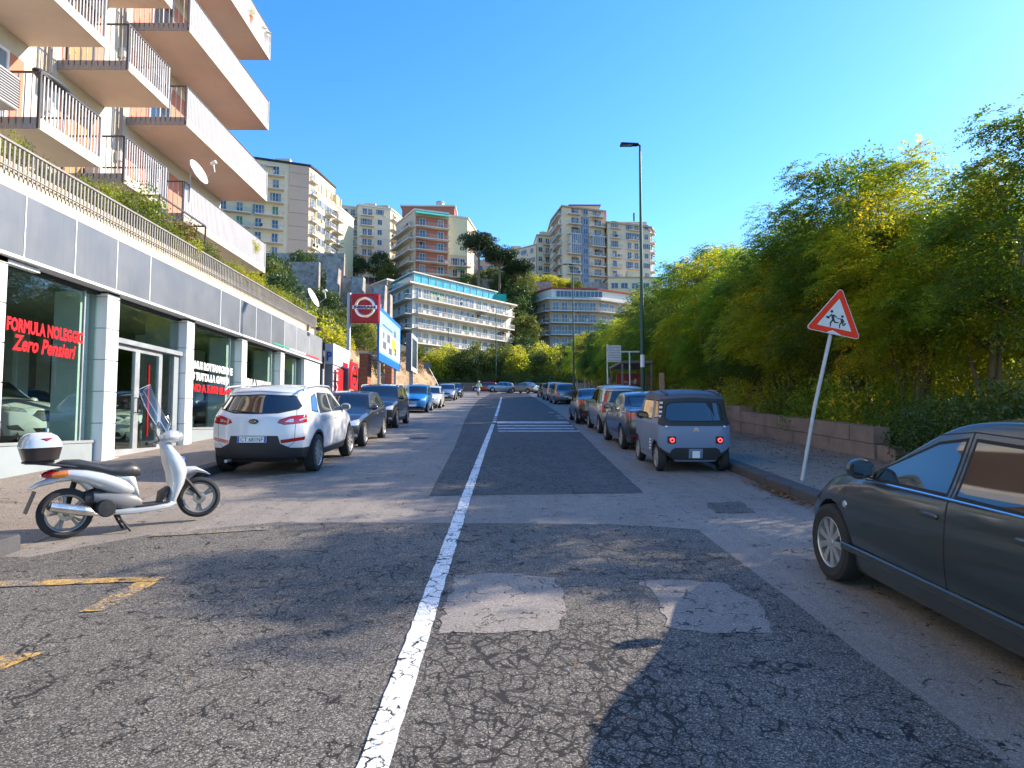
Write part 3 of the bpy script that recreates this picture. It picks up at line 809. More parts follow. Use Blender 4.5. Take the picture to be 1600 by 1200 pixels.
# satellite dishes
def dish(loc, r, yaw, label, tilt=25):
    t = tag(empty('satellite_dish', loc, (0, 0, yaw)), label, 'satellite dish')
    prof = [(r * k / 8, 0.42 * r * (k / 8) ** 2 * 0.5) for k in range(9)]
    mb = MB(); mb.lathe([(max(a, 0.001), b_) for a, b_ in prof] + [(a, b_ + 0.012) for a, b_ in prof[::-1] if a > 0] , 28, 'x')
    o = mb.build('reflector', M['dish'], t, True); o.rotation_euler = (0, -rad(tilt), 0)
    mb = MB().tube([(0.02, 0, -r * 0.9), (0.55, 0, -0.25), (0.62, 0, 0.02)], 0.014, 6); o = mb.build('feed_arm', M['galv'], t, True); o.rotation_euler = (0, -rad(tilt), 0)
    o = MB().cbox(0.55, 0.72, -0.05, 0.05, -0.02, 0.08, 0.01).build('receiver', M['dish'], t); o.rotation_euler = (0, -rad(tilt), 0)
    MB().tube([(-0.06, 0, 0), (-0.2, 0, 0), (-0.2, 0, -0.9)], 0.025, 8).build('bracket', M['galv'], t)
    return t
dish((-9.55, 20.35, 9.55), 0.40, rad(-8), 'white satellite dish on the corner of the lowest long balcony')
dish((-7.95, 27.35, 6.98), 0.42, rad(-5), 'white satellite dish at the far end of the planted terrace')

# downpipes and a few wires on the near apartment block
for y in (12.95, 16.45, 19.6):
    ap(MB().tube([(-11.5, y, 5.8), (-11.5, y, 21)], .05, 8), 'downpipe', M['slab_end'], True)
for (y, z, kx) in ((17.4, 8.2, 0), (14.5, 11.2, 1), (21.0, 11.2, 0), (24.2, 14.2, 1), (22.6, 8.2, 0)):
    t = tag(empty('air_conditioner', (-11.2, y + 1.0, z + (1.2 if kx else .05))), {17.4: 'white air conditioner inside the short lowest middle balcony', 14.5: 'white air conditioner high on the wall of the second left balcony', 21.0: 'air conditioner at the near end of the second long balcony', 24.2: 'air conditioner high on the wall above the third long balcony', 22.6: 'air conditioner on the floor of the lowest long balcony'}[y], 'air conditioner')
    MB().cbox(-.3, .1, -.42, .42, 0, .6, .02).build('casing', M['rail'], t); o = MB().lathe([(.2, .105), (.22, .11), (.2, .115)], 20, 'x').build('fan_grille', M['plastic'], t); o.location = (0, .1, .3)
# ================================================================ vehicles
def carpaint(name, col, metal=0.35, rough=0.32, coat=1.0):
    m, nt, b = newmat(name)
    P = coords(nt, False)
    n1 = noise(nt, P, 1.8, 5, 0.6)
    c = mixc(nt, ramp(nt, n1, [(0.35, 0.0), (0.8, 0.22)]), tuple(col), tuple(x * 0.75 + 0.012 for x in col))
    sx = nt.nodes.new('ShaderNodeSeparateXYZ'); nt.links.new(P, sx.inputs[0])
    low = math_(nt, 'MULTIPLY', math_(nt, 'SUBTRACT', 0.62, sx.outputs[2]), 1.3, True)
    dn = noise(nt, P, 5, 5, 0.7)
    c = mixc(nt, math_(nt, 'MULTIPLY', low, math_(nt, 'MULTIPLY', dn, 0.75)), c, (0.12, 0.105, 0.085))
    nt.links.new(c, b.inputs['Base Color'])
    b.inputs['Metallic'].default_value = metal
    b.inputs['Roughness'].default_value = rough
    b.inputs['Coat Weight'].default_value = coat
    b.inputs['Coat Roughness'].default_value = 0.04
    dust = math_(nt, 'MULTIPLY', dn, 0.16)
    nt.links.new(dust, b.inputs['Coat Roughness'])
    return m
PNT = {}
PNT['white'] = carpaint('paint_white_car', (0.66, 0.67, 0.68), 0.0, 0.35)
PNT['green_grey'] = carpaint('paint_green_grey', (0.036, 0.05, 0.048), 0.5, 0.30)
PNT['dark_grey'] = carpaint('paint_dark_grey', (0.035, 0.042, 0.058), 0.5, 0.3)
PNT['graphite'] = carpaint('paint_graphite', (0.022, 0.026, 0.034), 0.5, 0.3)
PNT['blue'] = carpaint('paint_blue', (0.02, 0.22, 0.55), 0.25, 0.3)
PNT['silver'] = carpaint('paint_silver', (0.36, 0.375, 0.39), 0.6, 0.3)
PNT['beige_silver'] = carpaint('paint_beige_silver', (0.36, 0.33, 0.29), 0.55, 0.32)
PNT['blue_grey'] = carpaint('paint_blue_grey', (0.15, 0.19, 0.24), 0.5, 0.3)
PNT['micro_blue'] = carpaint('paint_micro_blue', (0.155, 0.21, 0.315), 0.0, 0.5, 0.25)
PNT['black'] = carpaint('paint_black_car', (0.012, 0.012, 0.013), 0.3, 0.25)
PNT['red'] = carpaint('paint_red_car', (0.36, 0.018, 0.02), 0.1, 0.3)
PNT['bronze'] = carpaint('paint_bronze', (0.06, 0.06, 0.05), 0.5, 0.3)
M['car_glass'] = mat('car_glass', (0.012, 0.016, 0.018), 0.03, var=0.0, spec=1.0, coat=1.0)
M['seam'] = mat('seam', (0.006, 0.006, 0.006), 0.7, var=0)
M['well'] = mat('well', (0.008, 0.008, 0.008), 0.9, var=0)
M['lamp_red'] = mat('lamp_red', (0.42, 0.006, 0.01), 0.08, var=0.3, vs=30, coat=1.0)
M['lamp_clear'] = mat('lamp_clear', (0.62, 0.63, 0.64), 0.08, metal=0.5, var=0.45, vs=26, coat=1.0)
M['lamp_orange'] = mat('lamp_orange', (0.8, 0.22, 0.02), 0.1, var=0.1, coat=1.0)
M['chrome'] = mat('chrome', (0.75, 0.75, 0.76), 0.12, metal=1.0, var=0)
M['rim'] = mat('rim', (0.50, 0.50, 0.49), 0.35, metal=0.7, var=0.15, vs=9, dirt=0.2)
M['tyre'] = mat('tyre', (0.022, 0.022, 0.022), 0.85, var=0.3, vs=25, bmp=0.3, bs=60)
M['plate'] = mat('plate', (0.72, 0.74, 0.75), 0.4, var=0.04)
M['plate_blue'] = mat('plate_blue', (0.02, 0.12, 0.45), 0.4, var=0)
M['grille'] = mat('grille', (0.01, 0.01, 0.011), 0.4, var=0)
M['seat'] = mat('seat', (0.02, 0.02, 0.022), 0.6, var=0.2, vs=12)

def lin(tab, x):
    if x <= tab[0][0]: return tab[0][1]
    for (a, fa), (b_, fb) in zip(tab, tab[1:]):
        if x <= b_: return fa + (fb - fa) * (x - a) / (b_ - a) if b_ > a else fb
    return tab[-1][1]
def smooth_mesh(bm_src, levels):
    me = bpy.data.meshes.new('t'); bm_src.to_mesh(me)
    o = bpy.data.objects.new('t', me); C.objects.link(o)
    md = o.modifiers.new('s', 'SUBSURF'); md.levels = levels; md.render_levels = levels
    dg = bpy.context.evaluated_depsgraph_get(); dg.update()
    ev = o.evaluated_get(dg)
    m2 = bpy.data.meshes.new_from_object(ev)
    bpy.data.objects.remove(o); bpy.data.meshes.remove(me)
    return m2
def body_half(S, level=2):
    L, zb = S['L'], S['zb']
    st = S['stations']
    low = S.get('low', [0, .10, .30, .55, .80, .95, 1])
    up = [.10, .35, .65, .92, 1]
    cols = [0, .3, .6, .86, .97, 1]
    full = sorted(set([-c for c in cols] + cols))
    def zrow(y0, r):
        zbelt, zt = lin(S['belt'], y0), lin(S['top'], y0)
        z0 = lin(zb, y0)
        if r < len(low): return z0 + (zbelt - z0) * low[r]
        return zbelt + (zt - zbelt) * up[r - len(low)]
    NR = len(low) + len(up)
    def hw(y0, z):
        zbelt, z0 = lin(S['belt'], y0), lin(zb, y0)
        h = lin(S['plan'], y0)
        if z <= zbelt:
            t = (zbelt - z) / max(0.01, zbelt - z0)
            zz = S.get('bulge_z', 0.55)
            return h * (1 - S.get('tuck', 0.09) * max(0, (t - .35) / .65) ** 2 - S.get('shoulder', 0.03) * max(0, 1 - t / 0.45) ** 2)
        return h * (1 - S.get('shoulder', 0.03)) - S.get('inset', 0.02) * min(1, (z - zbelt) / 0.08) - (z - zbelt) * S['tumble']
    def pos(v, y0, x, z, u):
        yr, yf = lin(S['rear'], z), L - lin(S['front'], z)
        br, bf = S.get('bow_r', .12), S.get('bow_f', .25)
        y = yr + (yf - yr) * v + br * abs(u) ** S.get('pr', 3) * (1 - v) ** 3 - bf * abs(u) ** S.get('pf', 2.2) * v ** 3
        return y
    bm = bmesh.new()
    cache = {}
    def V(key, x, y, z):
        k = (round(x, 4), round(y, 4), round(z, 4))
        if k not in cache: cache[k] = bm.verts.new((x, y, z))
        return cache[k]
    def side(v, r, s):
        y0 = v * L
        z = zrow(y0, r)
        x = hw(y0, z) * s
        return V(0, x, pos(v, y0, x, z, s), z)
    def top(v, u):
        y0 = v * L
        z = zrow(y0, NR - 1)
        x = hw(y0, z) * u
        z2 = z + S.get('crown', 0.045) * (1 - u * u)
        if abs(u) == 1: z2 = z
        return V(0, x, pos(v, y0, x, z, u), z2)
    def bot(v, u):
        y0 = v * L
        z = zrow(y0, 0)
        x = hw(y0, z) * u
        return V(0, x, pos(v, y0, x, z, u), z)
    def endp(v, r, u):
        y0 = v * L
        z = zrow(y0, r)
        x = hw(y0, z) * u
        if r == NR - 1: return top(v, u)
        if r == 0: return bot(v, u)
        return V(0, x, pos(v, y0, x, z, u), z)
    vsn = [y / L for y in st]
    for a, b_ in zip(vsn, vsn[1:]):
        for r in range(NR - 1):
            for s in (1, -1):
                f = [side(a, r, s), side(b_, r, s), side(b_, r + 1, s), side(a, r + 1, s)]
                if len(set(f)) == 4: bm.faces.new(f if s == 1 else f[::-1])
        for u0, u1 in zip(full, full[1:]):
            f = [top(a, u0), top(a, u1), top(b_, u1), top(b_, u0)]
            if len(set(f)) >= 3: bm.faces.new(f)
            f = [bot(a, u0), bot(a, u1), bot(b_, u1), bot(b_, u0)]
            bm.faces.new(f[::-1])
    for v, fl in ((0, 1), (1, -1)):
        for r in range(NR - 1):
            for u0, u1 in zip(full, full[1:]):
                f = [endp(v, r, u0), endp(v, r, u1), endp(v, r + 1, u1), endp(v, r + 1, u0)]
                if len(set(f)) == 4: bm.faces.new(f[::fl])
    me = smooth_mesh(bm, level)
    bm.free()
    bm = bmesh.new(); bm.from_mesh(me); bpy.data.meshes.remove(me)
    bmesh.ops.bisect_plane(bm, geom=bm.verts[:] + bm.edges[:] + bm.faces[:], plane_co=(0, 0, 0), plane_no=(1, 0, 0), clear_inner=True, dist=1e-5)
    bmesh.ops.recalc_face_normals(bm, faces=bm.faces)
    # half shell: make sure normals point outward
    c = sum((f.normal.x * f.calc_area() for f in bm.faces))
    if c < 0:
        for f in bm.faces: f.normal_flip()
    return bm
AX = {'side': (1, 2, 0, 1), 'rear': (0, 2, 1, -1), 'front': (0, 2, 1, 1), 'top': (0, 1, 2, 1)}
def inpoly(p, poly):
    c = False; n = len(poly); j = n - 1
    for i in range(n):
        (xi, yi), (xj, yj) = poly[i], poly[j]
        if (yi > p[1]) != (yj > p[1]) and p[0] < (xj - xi) * (p[1] - yi) / (yj - yi + 1e-12) + xi: c = not c
        j = i
    return c
def offset(poly, d):
    n = len(poly)
    A = sum(poly[i][0] * poly[(i + 1) % n][1] - poly[(i + 1) % n][0] * poly[i][1] for i in range(n))
    s = 1 if A > 0 else -1
    out = []
    for i in range(n):
        p0, p1, p2 = Vector(poly[i - 1]), Vector(poly[i]), Vector(poly[(i + 1) % n])
        e1, e2 = (p1 - p0).normalized(), (p2 - p1).normalized()
        n1, n2 = Vector((-e1.y, e1.x)) * s, Vector((-e2.y, e2.x)) * s
        b_ = (n1 + n2)
        b_ = b_.normalized() if b_.length > 1e-4 else n1
        k = d / max(0.35, b_.dot(n1))
        q = p1 + b_ * k
        out.append((q.x, q.y))
    return out
def cut(bm, view, poly, nlim=0.25, xmin=None, ylim=None):
    a, b_, c, s = AX[view]
    xs_, ys_ = [p[0] for p in poly], [p[1] for p in poly]
    lo, hi = (min(xs_) - 0.01, min(ys_) - 0.01), (max(xs_) + 0.01, max(ys_) + 0.01)
    def cand():
        r = []
        for f in bm.faces:
            if nlim is not None and f.normal[c] * s < nlim: continue
            if xmin is not None and max(v.co.x for v in f.verts) < xmin: continue
            if ylim is not None and (max(v.co.y for v in f.verts) < ylim[0] or min(v.co.y for v in f.verts) > ylim[1]): continue
            A = [v.co[a] for v in f.verts]; B = [v.co[b_] for v in f.verts]
            if max(A) < lo[0] or min(A) > hi[0] or max(B) < lo[1] or min(B) > hi[1]: continue
            r.append(f)
        return r
    n = len(poly)
    fs = cand()
    for i in range(n):
        p, q = poly[i], poly[(i + 1) % n]
        d = (q[0] - p[0], q[1] - p[1])
        l = math.hypot(*d)
        if l < 1e-5: continue
        # only faces the edge itself passes near
        e0, e1 = (min(p[0], q[0]) - 0.02, min(p[1], q[1]) - 0.02), (max(p[0], q[0]) + 0.02, max(p[1], q[1]) + 0.02)
        sub = []
        for f in fs:
            if not f.is_valid: continue
            A = [v.co[a] for v in f.verts]; B = [v.co[b_] for v in f.verts]
            if max(A) < e0[0] or min(A) > e1[0] or max(B) < e0[1] or min(B) > e1[1]: continue
            sub.append(f)
        if not sub: continue
        co = [0, 0, 0]; co[a], co[b_] = p
        no = [0, 0, 0]; no[a], no[b_] = -d[1] / l, d[0] / l
        ed = set(e for f in sub for e in f.edges); vt = set(v for f in sub for v in f.verts)
        r = bmesh.ops.bisect_plane(bm, geom=list(vt) + list(ed) + sub, plane_co=co, plane_no=no, dist=1e-5)
        fs = cand()
    return [f for f in fs if f.is_valid and inpoly((f.calc_center_median()[a], f.calc_center_median()[b_]), poly)]
def make_car(S, name, near=True):
    """returns an Empty with all parts; local +Y is forward, origin on the ground under the middle"""
    L = S['L']
    bm = body_half(S, 2 if near else 1)
    lay = bm.faces.layers.int.new('reg')
    R_ = S['wr']
    regs = S['regions']
    mats = ['paint', 'seam', 'well', 'plastic']
    # wheel wells
    for wy in S['wheels']:
        rw = R_ + 0.045
        N = 20 if near else 14
        circ = [(wy + rw * math.cos(2 * math.pi * k / N), R_ + rw * math.sin(2 * math.pi * k / N)) for k in range(N)]
        xm = max(v.co.x for v in bm.verts)
        if S.get('flare'):
            big = [(wy + (rw + S['flare']) * math.cos(2 * math.pi * k / N), R_ + (rw + S['flare']) * math.sin(2 * math.pi * k / N)) for k in range(N)]
            for f in cut(bm, 'side', big, 0.2): f[lay] = -3
        fs = cut(bm, 'side', circ, None, xm - 0.42)
        fs = [f for f in fs if min(v.co.x for v in f.verts) > xm - 0.45]
        be = [e for e in set(e for f in fs for e in f.edges) if sum(1 for g in e.link_faces if g in set(fs)) == 1]
        bmesh.ops.delete(bm, geom=fs, context='FACES')
        be = [e for e in be if e.is_valid and len(e.link_faces) == 1 and all(v.co.x > xm - 0.3 for v in e.verts)]
        r = bmesh.ops.extrude_edge_only(bm, edges=be)
        nv = [g for g in r['geom'] if isinstance(g, bmesh.types.BMVert)]
        for v in nv: v.co.x = xm - 0.40
        for g in r['geom']:
            if isinstance(g, bmesh.types.BMFace): g[lay] = -2
        be2 = [g for g in r['geom'] if isinstance(g, bmesh.types.BMEdge) and all(abs(v.co.x - (xm - 0.40)) < 1e-6 for v in g.verts)]
        cv = bm.verts.new((xm - 0.40, wy, R_))
        for e in be2:
            try: bm.faces.new((e.verts[0], e.verts[1], cv))[lay] = -2
            except ValueError: pass
    for k, rg in enumerate(regs):
        view, poly, part = rg['v'], rg['p'], rg['n']
        gap = rg.get('gap', 0.0)
        if rg.get('c'): poly = [(-.25 if abs(q[0] + .01) < 1e-6 else q[0], q[1]) for q in poly]
        if 'lim' in rg:
            # lamp that wraps round a corner: an outline in the end view, bounded by a slanted plane in the side view
            yl, zl, sl, sg = rg['lim']
            rng = (yl - .3, 99) if sg > 0 else (-99, yl + .3)
            for q, code in ((poly, -1), (offset(poly, gap), k + 1)):
                if code == -1 and not near: continue
                g_ = gap if code > 0 else 0
                fs = cut(bm, view, q, None, None, rng)
                no = Vector((0, 1, -sl)).normalized()
                co = Vector((0, yl + sg * g_, zl))
                bmesh.ops.bisect_plane(bm, geom=list(set(v for f in fs for v in f.verts)) + list(set(e for f in fs for e in f.edges)) + fs, plane_co=co, plane_no=no, dist=1e-5)
                fs = [f for f in bm.faces if inpoly((f.calc_center_median()[AX[view][0]], f.calc_center_median()[AX[view][1]]), q) and (f.calc_center_median() - co).dot(no) * sg > 0 and f[lay] != -2]
                for f in fs: f[lay] = code
            continue
        fs = cut(bm, view, poly, rg.get('nl', 0.25))
        if gap and near:
            for f in fs:
                if f[lay] >= 0 or f[lay] < -3: f[lay] = -1
            fs = [f for f in cut(bm, view, offset(poly, gap), rg.get('nl', 0.25))]
        for f in fs:
            if f[lay] not in (-2,): f[lay] = k + 1
    # mirror
    bm.normal_update()
    ret = bmesh.ops.mirror(bm, geom=bm.verts[:] + bm.edges[:] + bm.faces[:], axis='X', merge_dist=1e-4)
    me0 = bpy.data.meshes.new('tmp'); bm.to_mesh(me0)
    n = len(me0.polygons)
    bm.free()
    bm = bmesh.new(); bm.from_mesh(me0); bpy.data.meshes.remove(me0)
    lay = bm.faces.layers.int['reg']
    bmesh.ops.recalc_face_normals(bm, faces=bm.faces)
    for f in bm.faces: f.smooth = True
    bm.normal_update()
    root = empty(name)
    groups = {}
    for f in bm.faces:
        k = f[lay]
        if k <= 0: key = ('body', 0, 0)
        else:
            rg = regs[k - 1]
            sd = 0 if rg.get('c') else (1 if f.calc_center_median().x > 0 else -1)
            if rg.get('into'): key = ('body', 0, 0)
            else: key = (rg['n'], k, sd)
        groups.setdefault(key, []).append(f)
    hc = []
    for key, fs in groups.items():
        vi, vs, nn, ff, mi = {}, [], [], [], []
        slots = {}
        for f in fs:
            idx = []
            for v in f.verts:
                if v.index not in vi:
                    vi[v.index] = len(vs); vs.append((v.co.x, v.co.y - L / 2, v.co.z)); nn.append(tuple(v.normal))
                idx.append(vi[v.index])
            ff.append(idx)
            k = f[lay]
            if k > 0: mn = regs[k - 1]['m']
            else: mn = {0: 'paint', -1: 'seam', -2: 'well', -3: 'plastic'}[k]
            if mn not in slots: slots[mn] = len(slots)
            mi.append(slots[mn])
        me = bpy.data.meshes.new(key[0]); me.from_pydata(vs, [], ff)
        for mn in slots: me.materials.append(S['paint'] if mn == 'paint' else M[mn])
        me.polygons.foreach_set('material_index', mi)
        me.polygons.foreach_set('use_smooth', [True] * len(me.polygons))
        me.update()
        if len(me.vertices) == len(nn):
            me.normals_split_custom_set_from_vertices(nn)
        o = bpy.data.objects.new(key[0], me); C.objects.link(o); o.parent = root
        hc.append((key, o))
    bm.free()
    D = {}
    for key, o in hc: D.setdefault(key[0], []).append(o)
    # nest handles and such later; wheels
    def wheel(x, y, s):
        r, wd, rr = R_, S.get('ww', 0.21), S.get('rimr', R_ * 0.66)
        mb = MB()
        mb.lathe([(rr, -wd / 2 + .012), (r * 0.86, -wd / 2), (r * 0.965, -wd / 2 + 0.018), (r, -wd / 2 + 0.045), (r, wd / 2 - 0.045), (r * 0.965, wd / 2 - 0.018), (r * 0.86, wd / 2), (rr, wd / 2 - .012)], 32 if near else 18, 'x', close=True)
        if near:
            for k in range(40):
                a = 2 * math.pi * k / 40
        t = mb.build('wheel', M['tyre'], root, True)
        t.location = (x, y - L / 2, R_)
        mb = MB()
        mb.lathe([(rr, wd * .42), (rr * .93, wd * .36), (rr * .90, -wd * .2), (rr * .3, -wd * .3), (0.001, -wd * .3)], 28 if near else 16, 'x')
        ns = S.get('spokes', 5)
        for k in range(ns):
            a = 2 * math.pi * k / ns
            ca, sa = math.cos(a), math.sin(a)
            w0, w1 = S.get('sw', .045), S.get('sw', .045) * S.get('sf', 1.3)
            ps = []
            for (rad_, w_, h0, h1) in ((rr * .12, w0 * .9, wd * .18, wd * .36), (rr * .95, w1, wd * .2, wd * .385)):
                for t_, h in ((-w_, h0), (w_, h0), (w_, h1), (-w_, h1)):
                    ps.append((h, rad_ * ca - t_ * sa, rad_ * sa + t_ * ca))
            mb.add(ps, [(0, 1, 2, 3), (7, 6, 5, 4), (0, 4, 5, 1), (1, 5, 6, 2), (2, 6, 7, 3), (3, 7, 4, 0)])
        mb.lathe([(0.001, wd * .40), (rr * .16, wd * .39), (rr * .2, wd * .30)], 14, 'x')
        mb.lathe([(rr * 1.0, wd * .405), (rr * .965, wd * .44), (rr * .93, wd * .40)], 28 if near else 16, 'x')
        rm = mb.build('rim', M[S.get('rimm', 'rim')], t, True)
        if near:
            br = MB().lathe([(0.001, -0.02), (rr * .72, -0.02), (rr * .72, 0.0), (0.001, 0.0)], 24, 'x').build('brake_disc', M['galv'], t, True)
        if s < 0: t.rotation_euler = (0, 0, math.pi)
        return t
    xw = S['track']
    for wy in S['wheels']:
        for s in (1, -1): wheel(s * xw, wy, s)
    # mirrors
    if S.get('mirror'):
        mx, my, mz = S['mirror']
        for s in (1, -1):
            mb = MB(); mb.sphere((0, 0, 0), 1, 14, 10, sq=(0.11, 0.075, 0.08))
            for i, v in enumerate(mb.v):
                x, y, z = v
                if y < -0.03: mb.v[i] = (x, -0.03 - (y + 0.03) * 0.1, z)
            mb.box(-0.14 * s - 0.04, -0.14 * s + 0.06, -0.02, 0.03, -0.06, -0.03)
            o = mb.build('mirror', S['paint'] if not S.get('mirror_m') else M[S['mirror_m']], root, True); o.location = (s * (mx + 0.09), my - L / 2, mz)
            MB().cbox(-0.07, 0.07, -0.040, -0.034, -0.045, 0.045, 0.003).build('mirror_glass', M['car_glass'], o)
    doors = D.get('door', [])
    for (hx, hy, hz) in S.get('handles', []):
        for s in (1, -1):
            mb = MB(); mb.cbox(-0.014, 0.022, -0.095, 0.095, -0.017, 0.017, 0.008)
            o = mb.build('door_handle', S['paint'] if S.get('handle_m') is None else M[S['handle_m']], root, True)
            o.location = (s * hx, hy - L / 2, hz); o.rotation_euler = (0, -s * 0.1, 0 if s > 0 else math.pi)
    for end, key in ((-1, 'plate_r'), (1, 'plate_f')):
        if key in S:
            px_, py_, pz_, tilt = S[key]
            w_, h_ = S.get('plate_size', (0.52, 0.11))
            pt = MB().cbox(-w_ / 2, w_ / 2, -0.006, 0.006, -h_ / 2, h_ / 2, 0.002).build('licence_plate', M['plate'], root)
            pt.location = (px_, py_ - L / 2, pz_); pt.rotation_euler = (tilt, 0, 0 if end < 0 else math.pi)
            for s in (-1, 1):
                if w_ > 0.4: MB().box(s * (w_ / 2 - 0.022) - 0.02, s * (w_ / 2 - 0.022) + 0.02, -0.0085, -0.0061, -h_ / 2 + .004, h_ / 2 - .004).build('blue_band', M['plate_blue'], pt)
            if S.get('plate_text') and near:
                text('plate_lettering', S['plate_text'], h_ * 0.95, M['black_letter'], (-(w_ * 0.38), -0.0075, -h_ * 0.33), (rad(90), 0, 0), pt, 0.001, width=w_ * 0.76)
    for e in S.get('extra', []):
        e(root, L, S)
    return root
def rect(a0, a1, b0, b1): return [(a0, b0), (a1, b0), (a1, b1), (a0, b1)]
def mirror_x(p): return p
def spec(L=4.2, W=1.75, H=1.48, wb=2.6, ro=0.8, R=0.31, paint='silver', kind='hatch', belt=0.95, hood=0.92, nose=0.72, cowl=3.15, atop=2.35,
         rtop=0.35, deck=None, deckz=1.0, tumble=0.30, zb=0.20, quarter=True, lights='mid', clad=False, grille='bar', **kw):
    """one description of a car from its main measures; y runs from the rear bumper forward"""
    hwid = W / 2
    S = dict(L=L, paint=PNT[paint] if isinstance(paint, str) else paint, wr=R, wheels=(ro, ro + wb), track=hwid - 0.115, tumble=tumble)
    fr = L - cowl
    if kind == 'sedan':
        S['top'] = [(0, deckz - .03), (deck * .5, deckz + 0.01), (deck, deckz + .02), (rtop, H - .075), (rtop + .25, H - .04), ((rtop + atop) / 2, H), (atop, H - .06), (cowl, hood + .05), (cowl + fr * .3, hood), (cowl + fr * .75, hood - .07), (L, nose)]
        S['rear'] = [(zb, .10), (zb + .2, .0), (.6, .0), (.85, .03), (deckz, .06), (H, .06)]
        sty = [0, .06, .2, deck * .5, deck, (deck + rtop) / 2, rtop, rtop + .25]
    else:
        S['top'] = [(0, H - .11), (rtop, H - .05), ((rtop + atop) / 2, H), (atop, H - .055), (cowl, hood + .05), (cowl + fr * .3, hood), (cowl + fr * .75, hood - .06), (L, nose)]
        rk_ = kw.get('rake', .30)
        S['rear'] = [(zb, .10), (zb + .18, .01), (.55, .0), (.75, .01), (belt, .05), (H - .15, rk_), (H, rk_ + .02)]
        sty = [0, .06, .2, rtop, .65]
    m = [y for y in np.arange(.95, atop - .2, .38)]
    sty = sty + [y for y in m if y > sty[-1] + .15] + [atop, (atop * 2 + cowl) / 3, (atop + cowl * 2) / 3, cowl, cowl + fr * .3, cowl + fr * .55, cowl + fr * .75, L - .12, L - .04, L]
    S['stations'] = sorted(set(round(float(y), 3) for y in sty))
    S['belt'] = [(0, min(belt + .04, S['top'][0][1] - .04)), (deck or .4, belt + .03), (cowl - .4, belt - .03), (cowl, hood - .02), (L - .3, hood - .16), (L, nose - .06)]
    if kind == 'sedan': S['belt'][0] = (0, deckz - .08); S['belt'][1] = (deck, deckz - .03)
    S['zb'] = [(0, zb + .06), (.4, zb), (L - .5, zb - .01), (L, zb + .03)]
    S['front'] = [(zb, .10), (zb + .15, .0), (.5, .0), (nose, .04), (hood, .16), (H, .2)]
    S['plan'] = [(0, hwid * .90), (.35, hwid * .965), (1.0, hwid), (L * .55, hwid), (L - .8, hwid * .985), (L - .3, hwid * .93), (L, hwid * .86)]
    S['bow_r'], S['bow_f'] = kw.get('bow_r', .16), kw.get('bow_f', .34)
    S['rimr'] = R * kw.get('rimf', .68)
    S['spokes'] = kw.get('spokes', 7)
    S['sw'] = kw.get('sw', .03)
    cw_ = 'plastic'
    b0, g = belt + .035, .022
    rt = H - .10
    yB = kw.get('yB', (cowl + (deck or .4)) / 2 + .12)
    yC = kw.get('yC', yB - .92)
    A0, A1 = cowl - .16, atop + .02
    def roofz(y): return lin(S['top'], y) - .085
    rg = []
    def add(v, p, n, m, **k): rg.append(dict(v=v, p=p, n=n, m=m, **k))
    # doors, bonnet, boot
    dl = zb + .14
    add('side', [(yB, dl), (A0 + .18, dl), (A0 + .20, belt - .05), (A0 + .04, belt + .03), (A1 - .02, roofz(A1) + .02), (yB, roofz(yB) + .02)], 'door', 'paint', gap=.008)
    rw = ro + R + .06
    add('side', [(max(yC + .2, rw + .02), dl), (yB, dl), (yB, roofz(yB) + .02), (yC + .28, roofz(yC + .3) + .01), (yC - .02, belt + .03), (ro + .12, belt - .12), (rw - .08, R + .28)], 'door', 'paint', gap=.008)
    add('top', [(-.01, cowl + .02), (hwid * .74, cowl - .04), (hwid * .72, L - .35), (hwid * .5, L - .22), (-.01, L - .16)], 'bonnet', 'paint', gap=.008, c=True, nl=.5)
    if kind == 'sedan':
        add('rear', [(-.01, .56), (hwid * .62, .56), (hwid * .70, deckz - .08), (hwid * .72, deckz + .04), (-.01, deckz + .04)], 'boot_lid', 'paint', gap=.008, c=True, nl=.3)
    else:
        add('rear', [(-.01, .50), (hwid * .60, .50), (hwid * .74, .62), (hwid * .76, belt + .02), (hwid * .66, H - .12), (-.01, H - .07)], 'tailgate', 'paint', gap=.008, c=True, nl=.12)
    # side glass
    add('side', [(yB + .03, b0), (A0 - .02, b0 - .015), (A1 - .03, roofz(A1) - .03), (yB + .03, roofz(yB) - .02)], 'side_window', 'car_glass', gap=g, id='g')
    add('side', [(yC + .07, b0 + .005), (yB - .03, b0), (yB - .03, roofz(yB) - .02), (yC + .30, roofz(yC + .3) - .03)], 'side_window', 'car_glass', gap=g, id='h')
    if quarter:
        if kind == 'sedan': add('side', [(yC - .16, b0 + .03), (yC + .02, b0 + .01), (yC + .25, roofz(yC + .25) - .05), (yC + .12, roofz(yC) - .12)], 'side_window', 'car_glass', gap=.012, id='q')
        else: add('side', [(kw.get('yq', .55), b0 + .06), (yC, b0 + .02), (yC + .22, roofz(yC + .25) - .04), (kw.get('yq', .55) + .22, roofz(.6) - .07)], 'side_window', 'car_glass', gap=g, id='q')
    hx = hwid * .97 - (rt - belt) * tumble
    add('front', [(-.01, hood + .085), (hwid * .83, hood + .06), (hx - .05, rt + .0), (-.01, rt + .035)], 'windscreen', 'car_glass', gap=g, c=True, nl=.12)
    if kind == 'sedan':
        add('rear', [(-.01, deckz + .05), (hwid * .72, deckz + .06), (hx - .06, rt - .015), (-.01, rt + .01)], 'rear_window', 'car_glass', gap=g, c=True, nl=.1)
    else:
        add('rear', kw.get('rwin', [(-.01, belt + .07), (hwid * .76, belt + .10), (hwid * .74, belt + .2), (hx - .08, H - .19), (-.01, H - .165)]), 'rear_window', 'car_glass', gap=g, c=True, nl=.08)
